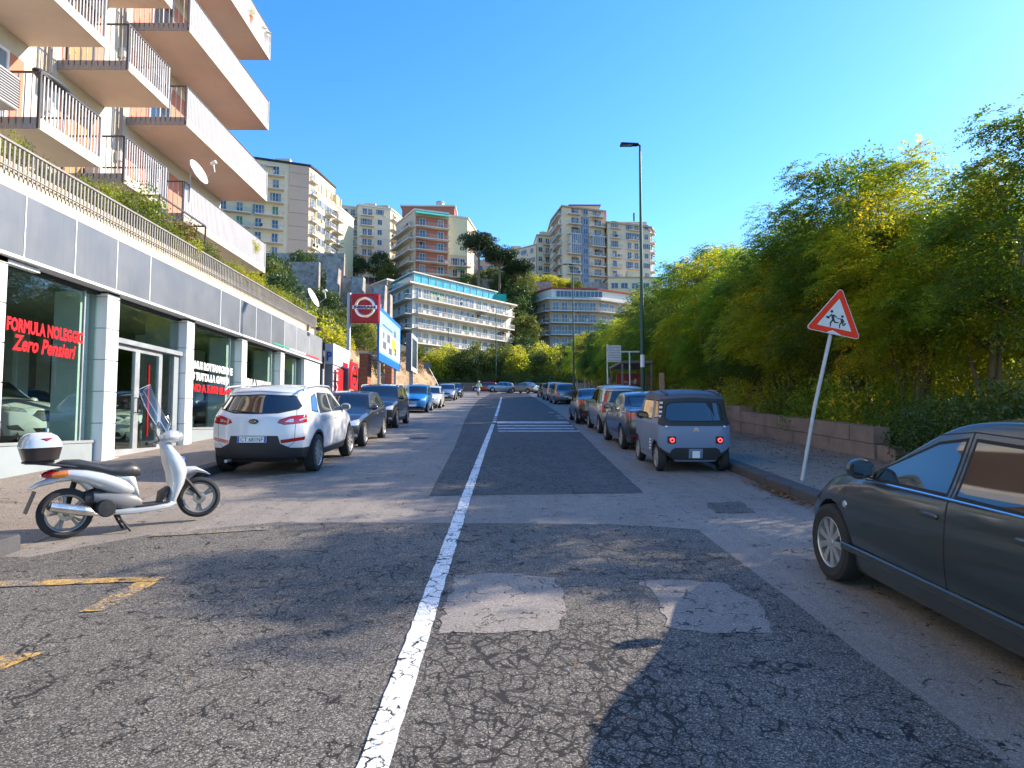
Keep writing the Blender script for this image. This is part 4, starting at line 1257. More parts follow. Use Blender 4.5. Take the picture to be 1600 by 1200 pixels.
    # lamps
    if lights == 'tall':
        add('rear', [(hwid * .74, .72), (hwid * 1.1, .68), (hwid * 1.1, H - .26), (hwid * .60, H - .26), (hwid * .74, belt + .0)], 'tail_light', 'lamp_red', gap=.006, lim=(.17, .7, .42, -1))
    elif lights == 'mid':
        z0, z1 = (.70, .90) if kind != 'sedan' else (deckz - .26, deckz - .07)
        add('rear', [(hwid * .56, z0 + .02), (hwid * 1.1, z0), (hwid * 1.1, z1 + .03), (hwid * .58, z1)], 'tail_light', 'lamp_red', gap=.006, lim=(.24, z0, .5, -1))
    hz = nose
    add('front', [(hwid * .56, hz - .07), (hwid * .80, hz - .09), (hwid * 1.1, hz - .03), (hwid * 1.1, hz + .09), (hwid * .80, hz + .075), (hwid * .62, hz + .03)], 'headlight', 'lamp_clear', gap=.006, lim=(L - .50, hz, -.9, 1))
    if grille == 'bar':
        add('front', [(-.01, hz - .10), (hwid * .44, hz - .08), (hwid * .50, hz + .02), (-.01, hz + .04)], 'grille', 'grille', gap=.012, c=True)
    else:
        add('front', [(-.01, hz - .20), (hwid * .36, hz - .18), (hwid * .48, hz + .02), (-.01, hz + .05)], 'grille', 'grille', gap=.012, c=True)
    add('front', [(-.01, zb + .06), (hwid * .62, zb + .08), (hwid * .56, zb + .20), (-.01, zb + .22)], 'air_intake', 'grille', gap=.01, c=True)
    add('front', [(hwid * .68, zb + .10), (hwid * .86, zb + .12), (hwid * .82, zb + .21), (hwid * .70, zb + .20)], 'fog_lamp', 'lamp_clear', gap=.01)
    add('rear', [(-.01, zb - .05), (hwid * 1.1, zb - .05), (hwid * 1.1, zb + .10), (hwid * .8, zb + .16), (-.01, zb + .16)], 'bumper_insert', 'plastic', c=True)
    add('rear', [(hwid * .60, zb + .20), (hwid * .86, zb + .20), (hwid * .86, zb + .24), (hwid * .60, zb + .24)], 'reflector', 'lamp_red', gap=.004)
    if clad:
        add('side', rect(-.1, L + .1, zb - .1, zb + .13), 'sill', 'plastic', into=True, nl=.1)
        S['flare'] = .055
    S['regions'] = rg
    S['mirror'] = (hx + (rt - belt - .12) * tumble + .0, cowl - .30, belt + .10)
    hb = hwid - .008
    S['handles'] = [(hb - .012, yB + .16, belt - .10), (hb - .012, yC + .22, belt - .09)]
    S['plate_r'] = (0, -.005 if kind == 'sedan' else .005, .68 if kind == 'sedan' else .60, rad(-4))
    S['plate_f'] = (0, L + .004, .42, 0)
    S['extra'] = [underbody] + ([exhaust] if near_ex(kw) else []) + ([rails] if kw.get('rails') else []) + ([wiper] if kind != 'sedan' else []) + kw.get('extra', [])
    S['H'] = H; S['hwid'] = hwid; S['beltz'] = belt; S['atop'] = atop; S['rtop'] = rtop; S['hx'] = hx; S['zbm'] = zb
    for k in ('plate_r', 'plate_f', 'plate_text', 'rimm', 'mirror_m', 'handle_m', 'ww', 'sf', 'plate_size', 'shoulder', 'tuck', 'crown', 'inset'):
        if k in kw: S[k] = kw[k]
    return S
def near_ex(kw): return kw.get('exhaust', True)
def underbody(root, L, S):
    h = S['hwid'] * .72
    MB().box(-h, h, -L / 2 + .25, L / 2 - .25, S['zbm'] - .02, S['zbm'] + .2).build('underbody', M['well'], root)
def exhaust(root, L, S):
    MB().tube([(-.5, -L / 2 + .04, S['zbm'] + .02), (-.5, -L / 2 + .4, S['zbm'] + .02)], .028, 10).build('exhaust_pipe', M['galv'], root, True)
def rails(root, L, S):
    for s in (1, -1):
        x = s * (S['hx'] - .02)
        y0, y1 = .55 - L / 2, S['atop'] - L / 2 + .05
        z = S['H'] - .07
        MB().tube([(x, y0, z), (x, y0 + .15, z + .055), (x, (y0 + y1) / 2, z + .085), (x, y1 - .15, z + .06), (x, y1, z - .02)], .018, 8).build('roof_rail', M['galv'], root, True)
def belt_trim(root, L, S):
    # bright strip under the side windows, side moulding and round side repeater
    hw_ = S['hwid']
    for s in (1, -1):
        x = s * (hw_ * .97 + .004)
        MB().tube([(x, -.95, S['beltz'] + .04), (x, .1, S['beltz'] + .028), (x * .998, L / 2 - 1.38, S['beltz'] + .012)], .009, 6).build('chrome_strip', M['chrome'], root, True)
        xx = s * (hw_ * .985)
        MB().cbox(-.012, .016, -1.0, 1.02, -.028, .028, .008).build('side_moulding', S['paint'], root).location = (xx, .12, S['zbm'] + .18)
        o = MB().lathe([(.001, .012), (.026, .008), (.03, 0), (.001, 0)], 14, 'x').build('side_repeater', M['lamp_clear'], root, True); o.location = (s * (hw_ * .975), L / 2 - 1.22, .70); o.rotation_euler = (0, 0, 0 if s > 0 else math.pi)
def wiper(root, L, S):
    yr = lin(S['rear'], S['beltz'] + .12) - L / 2 - .02
    MB().tube([(0, yr - .0, S['beltz'] + .09), (-.42, yr + .015, S['beltz'] + .13)], .011, 6).build('rear_wiper', M['plastic'], root)
# ---------------------------------------------------------------- the individual models
def badge_text(txt, w, z, y, m='chrome'):
    def f(root, L, S):
        mb = MB(); mb.lathe([(0.001, 0.0), (w * .62, 0.0), (w * .62, -.008), (w * .5, -.014), (0.001, -.014)], 24, 'y')
        o = mb.build('badge', M['grille'], root, True); o.scale = (1, 1, .5); o.location = (0, y - L / 2, z)
        text('badge_lettering', txt, .06, M[m], (-w * .42, -.018, -.042), (rad(90), 0, 0), o, .002, width=w * .84).scale = (1, 1.9, 1)
    return f
def kia_spec():
    S = spec(L=4.44, W=1.855, H=1.62, wb=2.64, ro=.92, R=.355, paint='white', belt=1.06, hood=1.08, nose=.86, cowl=3.22, atop=2.42, rtop=.40, tumble=.32, zb=.27,
             clad=True, rails=True, grille='big', rake=.36, bow_r=.26, rwin=[(-.01, 1.12), (.40, 1.135), (.70, 1.20), (.74, 1.26), (.60, 1.455), (-.01, 1.49)],
             plate_r=(-.02, -.008, .68, rad(-5)), plate_text='CT 681NF', rimf=.70, spokes=10, sw=.022, yq=.72, lights='none', ww=.235,
             extra=[badge_text('KIA', .14, 1.0, .028)], yB=2.05, yC=1.05)
    R_ = S['regions']
    gl = [i for i, r in enumerate(R_) if r['n'] == 'side_window'][0]
    ins = [dict(v='rear', p=[(-.01, .16), (1.05, .16), (1.05, .50), (.62, .52), (.46, .60), (.42, .74), (-.01, .75)], n='bumper', m='plastic', c=True, gap=.004, nl=.05),
           dict(v='rear', p=[(.47, .60), (.90, .66), (.90, .72), (.46, .665)], n='reflector', m='lamp_red', gap=.002, lim=(.30, .66, .2, -1)),
           dict(v='rear', p=[(.40, .97), (.44, 1.035), (.62, 1.09), (1.0, 1.13), (1.0, .99), (.80, .955), (.52, .93)], n='tail_light', m='lamp_red', gap=.006, lim=(.42, 1.05, .3, -1)),
           dict(v='rear', p=[(.52, .985), (.60, 1.035), (.66, 1.04), (.66, .98)], n='reverse_light', m='lamp_clear', nl=.05),
           dict(v='rear', p=[(.74, 1.02), (.84, 1.06), (.84, 1.03), (.76, 1.0)], n='reverse_light', m='lamp_clear', nl=.05)]
    S['regions'] = [r for r in R_[:gl] if r['n'] not in ('bumper_insert', 'reflector')] + ins + [r for r in R_[gl:] if r['n'] not in ('bumper_insert', 'reflector')]
    return S
def toyota_spec():
    return spec(L=4.65, W=1.76, H=1.48, wb=2.70, ro=1.0, R=.326, paint='green_grey', kind='sedan', belt=.93, hood=.93, nose=.70, cowl=3.42, atop=2.50, deck=.72, deckz=1.02, rtop=1.25,
                tumble=.36, zb=.18, rimf=.66, spokes=9, sw=.021, sf=1.5, yB=2.18, yC=1.28, plate_text='DK 304SB', bow_f=.45, extra=[belt_trim])
def sedan_spec():
    return spec(L=4.45, W=1.77, H=1.45, wb=2.65, ro=.95, R=.315, paint='graphite', kind='sedan', belt=.93, hood=.92, nose=.68, cowl=3.25, atop=2.35, deck=.68, deckz=1.03, rtop=1.2,
                tumble=.36, zb=.17, yB=2.08, yC=1.20, spokes=10)
def black_spec():
    return spec(L=4.2, W=1.70, H=1.46, wb=2.5, ro=.9, R=.30, paint='black', kind='sedan', belt=.93, hood=.92, nose=.68, cowl=3.0, atop=2.15, deck=.55, deckz=1.05, rtop=1.0,
                tumble=.33, zb=.17, yB=1.92, yC=1.06, rimf=.62)
def minivan_spec():
    return spec(L=4.04, W=1.69, H=1.60, wb=2.63, ro=.62, R=.30, paint='beige_silver', belt=.95, hood=1.0, nose=.74, cowl=3.10, atop=2.30, rtop=.35, tumble=.22, zb=.19, lights='tall',
                rake=.22, rimf=.62, spokes=8, yB=1.86, yC=.92, yq=.42)
def mpv_spec():
    return spec(L=4.3, W=1.75, H=1.62, wb=2.65, ro=.78, R=.31, paint='blue_grey', belt=.98, hood=1.0, nose=.74, cowl=3.15, atop=2.3, rtop=.4, tumble=.26, zb=.19, rake=.34, lights='mid', rwin=[(-.01, 1.06), (.68, 1.10), (.66, 1.2), (.56, 1.44), (-.01, 1.47)])
def hatch_spec(paint='dark_grey'):
    return spec(L=3.85, W=1.68, H=1.46, wb=2.48, ro=.62, R=.295, paint=paint, belt=.92, hood=.90, nose=.66, cowl=2.92, atop=2.15, rtop=.32, tumble=.30, zb=.17, rake=.34, yB=1.78, yC=.9, yq=.45)
def wagon_spec():
    return spec(L=4.52, W=1.81, H=1.42, wb=2.76, ro=1.0, R=.32, paint='dark_grey', belt=.90, hood=.88, nose=.66, cowl=3.12, atop=2.35, rtop=.42, tumble=.34, zb=.16, rake=.42, grille='bar', rails=False, spokes=10, rimf=.72, yB=2.0, yC=1.08, yq=.6)
def suv_spec():
    return spec(L=4.45, W=1.82, H=1.60, wb=2.66, ro=.9, R=.345, paint='graphite', belt=1.02, hood=1.02, nose=.78, cowl=3.2, atop=2.4, rtop=.4, tumble=.30, zb=.22, rails=True, grille='big', rake=.38, clad=True, spokes=10, rimf=.70, yq=.62)
def agila_spec():
    return spec(L=3.7, W=1.68, H=1.57, wb=2.36, ro=.6, R=.29, paint='blue', belt=.97, hood=.98, nose=.76, cowl=2.85, atop=2.1, rtop=.32, tumble=.24, zb=.17, rake=.25, yB=1.7, yC=.85, yq=.42)
def badge_mg(root, L, S):
    o = MB().lathe([(0.001, .02), (.085, .02), (.085, 0), (.07, 0), (.06, .01), (0.001, .01)], 8, 'y').build('badge', M['chrome'], root, True)
    o.location = (0, L / 2 - .015, .74)
def mg_spec():
    S = spec(L=4.32, W=1.81, H=1.60, wb=2.58, ro=.85, R=.34, paint='white', belt=1.0, hood=1.06, nose=.84, cowl=3.12, atop=2.35, rtop=.4, tumble=.30, zb=.2, rails=True, grille='big', rake=.38, clad=True, extra=[badge_mg], exhaust=False)
    for r in S['regions']:
        if r['n'] == 'grille': r['p'] = [(-.01, .62), (.26, .62), (.44, .74), (.34, .85), (-.01, .86)]; r['gap'] = .02
        if r['n'] == 'fog_lamp': r['p'] = [(.55, .42), (.66, .55), (.86, .52), (.74, .44)]; r['m'] = 'grille'; r['n'] = 'fog_vent'
        if r['n'] == 'headlight': r['p'] = [(.50, .80), (1.0, .86), (1.0, .96), (.56, .90)]
        if r['n'] == 'air_intake': r['p'] = [(-.01, .34), (.34, .34), (.44, .48), (-.01, .50)]
    return S
# small electric quadricycle
def ami_spec():
    L, hwid, H = 2.41, .695, 1.52
    S = dict(L=L, paint=PNT['micro_blue'], wr=.265, wheels=(.37, 2.10), track=.60, tumble=.10)
    S['top'] = [(0, 1.44), (.12, 1.47), (.6, 1.50), (1.2, 1.52), (1.7, 1.48), (2.08, 1.15), (2.3, .98), (2.41, .90)]
    S['stations'] = [0, .05, .15, .37, .6, .9, 1.2, 1.45, 1.7, 1.88, 2.0, 2.1, 2.22, 2.32, 2.38, 2.41]
    S['belt'] = [(0, .93), (1.6, .93), (2.0, .90), (2.41, .84)]
    S['zb'] = [(0, .20), (L, .20)]
    S['rear'] = [(.2, .05), (.4, .0), (.75, .0), (.93, .03), (1.40, .17), (1.52, .20)]
    S['front'] = [(.2, .05), (.4, .0), (.75, .0), (.93, .03), (1.4, .25), (1.52, .28)]
    S['plan'] = [(0, hwid * .985), (.3, hwid), (2.1, hwid), (L, hwid * .97)]
    S['bow_r'], S['bow_f'], S['pr'], S['pf'] = .12, .14, 4.5, 4
    S['rimr'] = .185; S['spokes'] = 6; S['sw'] = .035; S['flare'] = .03; S['ww'] = .16; S['crown'] = .05; S['tuck'] = .04
    S['shoulder'] = .01; S['inset'] = .02
    def add(v, p, n, m, **k): rg.append(dict(v=v, p=p, n=n, m=m, **k))
    rg = []
    add('side', [(.66, .30), (1.72, .30), (1.78, .90), (1.55, 1.42), (.62, 1.42), (.66, .9)], 'door', 'paint', gap=.01)
    add('side', [(.28, 1.38), (2.0, 1.38), (1.6, 1.6), (.1, 1.6), (-.1, 1.4), (-.1, .93), (.22, .93), (.24, 1.2)], 'roof_trim', 'plastic', into=True, nl=.2)
    add('rear', [(-.01, 1.36), (.8, 1.36), (.8, 1.62), (-.01, 1.62)], 'roof_trim', 'micro_roof', into=True, nl=-1)
    add('top', rect(-.01, .8, -.1, 1.75), 'roof', 'micro_roof', c=True, nl=.55)
    add('rear', [(-.01, .88), (.62, .88), (.72, .93), (.62, 1.38), (-.01, 1.42)], 'window_surround', 'plastic', into=True, nl=.1)
    add('rear', [(-.01, .955), (.50, .965), (.57, 1.03), (.52, 1.27), (.44, 1.33), (-.01, 1.345)], 'rear_window', 'car_glass', c=True, gap=.02, nl=.1)
    add('side', [(.72, .97), (1.68, .97), (1.5, 1.36), (.70, 1.36)], 'side_window', 'car_glass', gap=.02, id='g')
    add('side', [(.26, 1.02), (.56, 1.0), (.56, 1.36), (.30, 1.36)], 'side_window', 'car_glass', gap=.02, id='q')
    add('front', [(-.01, .98), (.58, .98), (.50, 1.36), (-.01, 1.38)], 'windscreen', 'car_glass', c=True, gap=.02, nl=.1)
    add('rear', [(-.01, .24), (.48, .24), (.52, .28), (.45, .44), (.38, .475), (-.01, .475)], 'bumper', 'plastic', c=True, gap=.004, nl=.1)
    add('rear', [(-.01, .27), (.135, .27), (.135, .46), (-.01, .46)], 'plate_recess', 'paint', c=True, gap=.004, nl=.1)
    sq = [(.37, .565), (.39, .55), (.50, .55), (.53, .565), (.53, .675), (.51, .69), (.40, .69), (.37, .675)]
    add('rear', sq, 'lamp_housing', 'plastic', nl=.1)
    S['regions'] = rg
    S['mirror'] = (.60, 1.62, 1.02); S['mirror_m'] = 'plastic'
    S['handles'] = []
    S['plate_r'] = (0, -.012, .35, 0); S['plate_size'] = (.14, .13)
    def ex(root, L, S):
        for s in (1, -1):
            o = MB().lathe([(.001, -.035), (.036, -.03), (.054, -.018), (.060, 0), (.001, 0)], 24, 'y').build('tail_light', M['lamp_red'], root, True)
            o.location = (s * .45, .012 - L / 2, .62)
            o2 = MB().lathe([(.03, -.002), (.036, -.008), (.042, -.002)], 20, 'y').build('lamp_ring', M['lamp_glow'], o, True); o2.location = (0, -.03, 0)
            o = MB().lathe([(.001, -.03), (.022, -.025), (.03, -.01), (.032, .03), (.001, .03)], 16, 'y').build('indicator', M['lamp_clear'], root, True)
            o.location = (s * .545, .05 - L / 2, .865)
            MB().tube([(s * .50, .22 - L / 2, 1.475), (s * .48, .35 - L / 2, 1.515), (s * .47, .7 - L / 2, 1.535), (s * .46, 1.0 - L / 2, 1.51)], .026, 8).build('roof_ridge', M['micro_roof'], root, True)
            for k in range(4 if s < 0 else 0):
                MB().box(s * (.630 - k * .0085) - .02, s * (.630 - k * .0085) + .02, .17 - L / 2, .27 - L / 2, 1.04 + k * .085, 1.08 + k * .085).build('side_stripe', M['white_letter'], root)
            for k, (yy, zz) in enumerate(((.72, .44), (.75, .50), (.72, .56), (.75, .38))):
                MB().cbox(s * .694 - .006, s * .694 + .006, yy - L / 2, yy + .09 - L / 2, zz, zz + .035, .004).build('side_mark', M['white_letter'], root)
        for k in range(2):
            z = .80 + k * .034
            MB().add([(-.05, -.004, z - .03), (0, -.004, z + .004), (.05, -.004, z - .03), (.05, -.004, z - .012), (0, -.004, z + .024), (-.05, -.004, z - .012)] + [(-.05, .012, z - .03), (0, .012, z + .004), (.05, .012, z - .03), (.05, .012, z - .012), (0, .012, z + .024), (-.05, .012, z - .012)],
                     [(0, 1, 4, 5), (1, 2, 3, 4), (6, 11, 10, 7), (7, 10, 9, 8), (0, 5, 11, 6), (5, 4, 10, 11), (4, 3, 9, 10), (3, 2, 8, 9), (2, 1, 7, 8), (1, 0, 6, 7)]).build('badge', M['chrome'], root).location = (0, -L / 2 - .006, 0)
    S['extra'] = [underbody, ex]
    S['hwid'] = hwid; S['zbm'] = .2
    return S
M['micro_roof'] = mat('micro_roof', (0.075, 0.085, 0.115), 0.5, var=0.08)
m_, nt_, b_s = newmat('lamp_glow'); b_s.inputs['Base Color'].default_value = (1, .05, .05, 1); b_s.inputs['Emission Color'].default_value = (1, .06, .05, 1); b_s.inputs['Emission Strength'].default_value = 2.2; M['lamp_glow'] = m_
# ---------------------------------------------------------------- parked cars
def place_car(o, x, y, yaw=0.0, away=True, label='', group=None, cat='car', z=None):
    zz = gz(y) + 0.002 if z is None else z
    sl = SLA if z is None else 0
    if y > 45 and z is None: sl = math.atan(SL + .008)
    o.location = (x, y, zz)
    if away: o.rotation_euler = (sl, 0, yaw)
    else: o.rotation_euler = (-sl, 0, math.pi + yaw)
    return tag(o, label, cat, group)
GL_, GR_ = 'cars parked along the left kerb', 'cars parked along the right kerb'
kia = place_car(make_car(kia_spec(), 'parked_car'), -4.46, 14.2, 0, True, 'white suv with roof rails parked nearest on the left, its black rear bumper toward us', GL_)
wag = place_car(make_car(wagon_spec(), 'parked_car'), -4.56, 19.35, 0, False, 'low dark grey estate car facing us directly ahead of the white suv', GL_)
suv = place_car(make_car(suv_spec(), 'parked_car'), -4.86, 26.4, 0, False, 'tall dark grey suv facing us between the grey estate and the bright blue car', GL_)
agi = place_car(make_car(agila_spec(), 'parked_car', False), -5.12, 39.1, 0, False, 'bright blue small car facing us on the left', GL_)
hat = make_car(hatch_spec('white'), 'parked_car', False)
place_car(hat, -4.95, 45.2, 0, False, 'small white hatchback half hidden behind the bright blue car', GL_)
def recolour(src, paint, **k):
    old = [s.material for ch in src.children_recursive if ch.type == 'MESH' for s in ch.material_slots if s.material and s.material.name.startswith('paint_')][0]
    return copy_tree(src, None, {old.name: PNT[paint]})
mini = make_car(minivan_spec(), 'parked_car')
place_car(mini, 3.99, 23.75, 0.0, True, 'beige silver minivan with tall red lamps, third in the right row', GR_)
place_car(recolour(hat, 'silver'), -5.1, 60.2, 0, False, 'silver hatchback facing us beyond the small white car on the left', GL_)
place_car(recolour(hat, 'graphite'), -5.0, 68.0, 0, False, 'dark hatchback last in the left row before the bend', GL_)
place_car(recolour(hat, 'red'), -9.9, 87.2, rad(60), False, 'red car parked far left behind the leaning sign pole', 'cars at the far bend')
ami = place_car(make_car(ami_spec(), 'parked_microcar'), 3.61, 13.73, 0, True, 'boxy grey-blue electric microcar with two round red tail lights', GR_, 'microcar')
sed = place_car(make_car(sedan_spec(), 'parked_car'), 3.87, 18.4, 0, True, 'dark graphite saloon parked directly ahead of the boxy microcar', GR_)
blk = place_car(make_car(black_spec(), 'parked_car', False), 3.82, 28.9, 0, True, 'small black saloon ahead of the beige silver minivan', GR_)
mpv = place_car(make_car(mpv_spec(), 'parked_car', False), 4.66, 52.7, rad(3), True, 'blue-grey people carrier parked alone beyond the small black saloon', GR_)
place_car(recolour(mpv, 'silver'), 4.55, 60.4, rad(4), True, 'silver people carrier just beyond the blue-grey one', GR_)
place_car(recolour(hat, 'bronze'), 4.5, 69.5, rad(5), True, 'dark bronze hatchback farthest in the right row', GR_)
toy = place_car(make_car(toyota_spec(), 'parked_car'), 3.66, 5.80 - 3.70 + 2.325, 0, True, 'dark green-grey saloon cropped by the right edge of the picture', GR_)
place_car(recolour(hat, 'silver'), -.45, 88.6, rad(98), True, 'silver hatchback seen side-on at the far end of the road', 'cars at the far bend')
place_car(recolour(blk, 'beige_silver'), 2.7, 86.4, rad(48), True, 'beige silver saloon at the far end showing its rear lamps', 'cars at the far bend')
place_car(recolour(hat, 'red'), -2.6, 91.3, rad(85), True, 'red hatchback behind the scooter rider at the far end', 'cars at the far bend')
# cars inside the showroom
mg = make_car(mg_spec(), 'showroom_car')
place_car(mg, -11.6, 14.6, rad(-100), True, 'white suv with a studded dark grille behind the first glass bay', 'cars inside the showroom', z=1.18)
place_car(recolour(mpv, 'graphite'), -13.6, 18.9, rad(-95), True, 'dark car behind the white suv inside the showroom', 'cars inside the showroom', z=1.18)
place_car(recolour(hat, 'white'), -10.4, 19.1, 0, False, 'white hatchback seen through the glass entrance doors', 'cars inside the showroom', z=1.18)
place_car(recolour(hat, 'bronze'), -10.3, 24.1, rad(10), False, 'dark hatchback behind the glass bay with the white lettering', 'cars inside the showroom', z=1.18)
# ---------------------------------------------------------------- scooter in the left foreground
def eloft(mb, secs, n=16, mi=0, power=2.0):
    """skin through sections (x, z, half width y, half height, tilt, y offset)"""
    b = len(mb.v)
    vs, fs = [], []
    for s in secs:
        x, z, ry, rz = s[:4]
        t = s[4] if len(s) > 4 else 0.0
        yo = s[5] if len(s) > 5 else 0.0
        for k in range(n):
            a = 2 * math.pi * k / n
            ca, sa = math.cos(a), math.sin(a)
            e = 2 / power
            yy = ry * math.copysign(abs(ca) ** e, ca)
            hh = rz * math.copysign(abs(sa) ** e, sa)
            vs.append((x - hh * math.sin(t), yo + yy, z + hh * math.cos(t)))
    m = len(secs)
    for i in range(m - 1):
        for k in range(n):
            fs.append((i * n + k, i * n + (k + 1) % n, (i + 1) * n + (k + 1) % n, (i + 1) * n + k))
    fs += [tuple(range(n))[::-1], tuple(range((m - 1) * n, m * n))]
    return mb.add(vs, fs, mi)
M['scoot_silver'] = carpaint('scooter_silver', (0.56, 0.57, 0.57), 0.25, 0.35)
M['scoot_grey'] = mat('scoot_grey', (0.16, 0.16, 0.16), 0.45, var=0.1)
M['seat_black'] = mat('seat_black', (0.035, 0.036, 0.038), 0.42, var=0.15, vs=12, bmp=0.1, bs=60)
M['box_silver'] = mat('box_silver', (0.58, 0.60, 0.62), 0.22, metal=0.2, var=0.04, coat=0.6)
M['box_dark'] = mat('box_dark', (0.035, 0.026, 0.026), 0.35, var=0.1)
M['steel'] = mat('steel', (0.62, 0.60, 0.57), 0.22, metal=0.9, var=0.2, vs=14)
M['scoot_rim'] = mat('scoot_rim', (0.24, 0.23, 0.215), 0.45, metal=0.4, var=0.2, vs=12)
M['engine'] = mat('engine', (0.035, 0.035, 0.036), 0.55, metal=0.4, var=0.3, vs=20)
def wheel2(mb_parent, x, z, r, spokes, yaw=0):
    w = 0.10
    t = MB().lathe([(r * .73, -w * .40), (r * .86, -w * .5), (r * .96, -w * .36), (r, -w * .12), (r, w * .12), (r * .96, w * .36), (r * .86, w * .5), (r * .73, w * .40)], 40, 'y', close=True).build('wheel', M['tyre'], mb_parent, True)
    t.location = (x, 0, z); t.rotation_euler = (0, 0, yaw)
    mb = MB()
    mb.lathe([(r * .75, -.045), (r * .70, -.04), (r * .66, -.02), (r * .66, .02), (r * .70, .04), (r * .75, .045), (r * .75, 0)], 36, 'y', close=True)
    for k in range(spokes):
        a = 2 * math.pi * k / spokes + .5
        ca, sa = math.cos(a), math.sin(a)
        for sg in (-1, 1):
            p = []
            for (rr, h, ww) in ((r * .08, .028, .030), (r * .40, .018, .022), (r * .70, .022, .036)):
                off = sg * (0.0 if rr < r * .2 else (r * .05 if rr < r * .5 else r * .10))
                p.append([(rr * ca - (off + q) * sa, hh, rr * sa + (off + q) * ca) for q, hh in ((-ww / 2, -h), (ww / 2, -h), (ww / 2, h), (-ww / 2, h))])
            vs = sum(p, [])
            fs = [(3, 2, 1, 0), (8, 9, 10, 11)] + [(i * 4 + j, i * 4 + (j + 1) % 4, (i + 1) * 4 + (j + 1) % 4, (i + 1) * 4 + j) for i in range(2) for j in range(4)]
            mb.add(vs, fs)
    mb.lathe([(.001, -.06), (.028, -.058), (.034, -.04), (.034, .04), (.028, .058), (.001, .06)], 16, 'y')
    mb.build('rim', M['scoot_rim'], t, True)
    MB().lathe([(.035, -.052), (r * .30, -.052), (r * .30, -.048), (.035, -.048)], 24, 'y', close=True).build('brake_disc', M['steel'], t, True)
    return t
def make_scooter(root, mats='scoot_silver', windscreen=True, box=True):
    SV = M[mats]
    wheel2(root, -.03, .268, .268, 5)
    front = wheel2(root, 1.36, .275, .245, 3, rad(-14))
    # rear mudguard sweeping back to the plate
    mb = MB(); eloft(mb, [(-.36, .555, .055, .012, .1), (-.28, .60, .075, .028, .25), (-.12, .645, .10, .045, .2), (.02, .66, .11, .05, .0), (.12, .62, .10, .06, -.3), (.2, .52, .07, .05, -.8)]); mb.build('rear_mudguard', SV, root, True)
    # body sides: tail, under seat, tapering down to the footboard
    mb = MB()
    eloft(mb, [(-.22, .70, .05, .03, .2), (-.12, .70, .10, .055, .1), (.0, .69, .135, .08, .05), (.15, .655, .155, .10, 0), (.30, .60, .165, .12, -.1), (.42, .545, .16, .125, -.2), (.52, .49, .145, .11, -.3), (.60, .455, .12, .075, -.3), (.65, .44, .09, .04, -.3)], 20)
    mb.build('side_body', SV, root, True)
    mb = MB(); eloft(mb, [(.44, .62, .12, .07), (.56, .60, .125, .13), (.63, .50, .115, .18), (.67, .38, .10, .10)], 16); mb.build('seat_base', SV, root, True)
    mb = MB(); eloft(mb, [(.22, .42, .10, .06), (.36, .37, .14, .09), (.52, .34, .145, .105), (.64, .32, .12, .09), (.70, .29, .10, .05)], 16, power=3); mb.build('lower_side_panel', M['scoot_grey'], root, True)
    # seat
    mb = MB(); eloft(mb, [(-.10, .80, .07, .02, .0), (-.04, .80, .115, .045), (.10, .785, .14, .055), (.24, .745, .145, .055, .1), (.36, .70, .15, .065, .1), (.48, .68, .155, .085), (.58, .68, .15, .10), (.65, .67, .13, .085), (.69, .65, .10, .05)], 20, power=2.4)
    mb.build('saddle', M['seat_black'], root, True)
    # rack and top box
    mb = MB()
    for s in (1, -1):
        mb.tube([(.16, s * .11, .745), (-.08, s * .12, .79), (-.30, s * .10, .83), (-.40, s * .08, .84)], .014, 8)
    mb.cbox(-.40, -.14, -.12, .12, .825, .85, .008)
    mb.build('luggage_rack', M['plastic'], root, True)
    if box:
        b_ = MB(); eloft2 = []
        def boxy(z0, z1, prof, name, m):
            mb = MB(); vs, fs = [], []
            n = 32
            for (z, hx, hy, cx) in prof:
                for k in range(n):
                    a = 2 * math.pi * k / n
                    ca, sa = math.cos(a), math.sin(a)
                    vs.append((cx + hx * math.copysign(abs(ca) ** .62, ca), hy * math.copysign(abs(sa) ** .62, sa), z))
            q = len(prof)
            for i in range(q - 1):
                for k in range(n): fs.append((i * n + k, i * n + (k + 1) % n, (i + 1) * n + (k + 1) % n, (i + 1) * n + k))
            fs += [tuple(range(n))[::-1], tuple(range((q - 1) * n, q * n))]
            mb.add(vs, fs)
            return mb.build(name, m, root, True)
        tb = tag(empty('top_box_carrier'), None, None); bpy.data.objects.remove(tb)
        lower = boxy(0, 0, [(.850, .12, .15, -.25), (.862, .155, .185, -.25), (.93, .172, .20, -.25), (.985, .185, .21, -.25), (.992, .188, .213, -.25)], 'top_box_base', M['box_dark'])
        lid = boxy(0, 0, [(.994, .192, .215, -.25), (1.01, .192, .215, -.25), (1.06, .178, .205, -.252), (1.11, .15, .185, -.255), (1.145, .10, .14, -.26), (1.155, .04, .06, -.26)], 'top_box_lid', M['box_silver'])
        MB().add([(-.37, -.165, 1.06), (-.26, -.203, 1.09), (-.16, -.20, 1.095), (-.22, -.208, 1.062), (-.33, -.19, 1.045), (-.37, -.15, 1.04)], [(0, 1, 2, 3, 4, 5)]).build('reflector', M['lamp_red'], lid)
    # tail lamp and plate
    mb = MB(); eloft(mb, [(-.25, .69, .05, .015), (-.22, .70, .08, .035), (-.16, .70, .115, .05), (-.10, .705, .12, .045)], 16); mb.build('tail_light', M['lamp_red'], root, True)
    mb = MB()
    for s in (1, -1): eloft(mb, [(-.17, .69, .02, .02, 0, s * .095), (-.10, .695, .03, .042, 0, s * .118), (-.03, .71, .02, .03, 0, s * .135)], 10)
    mb.build('indicator', M['lamp_orange'], root, True)
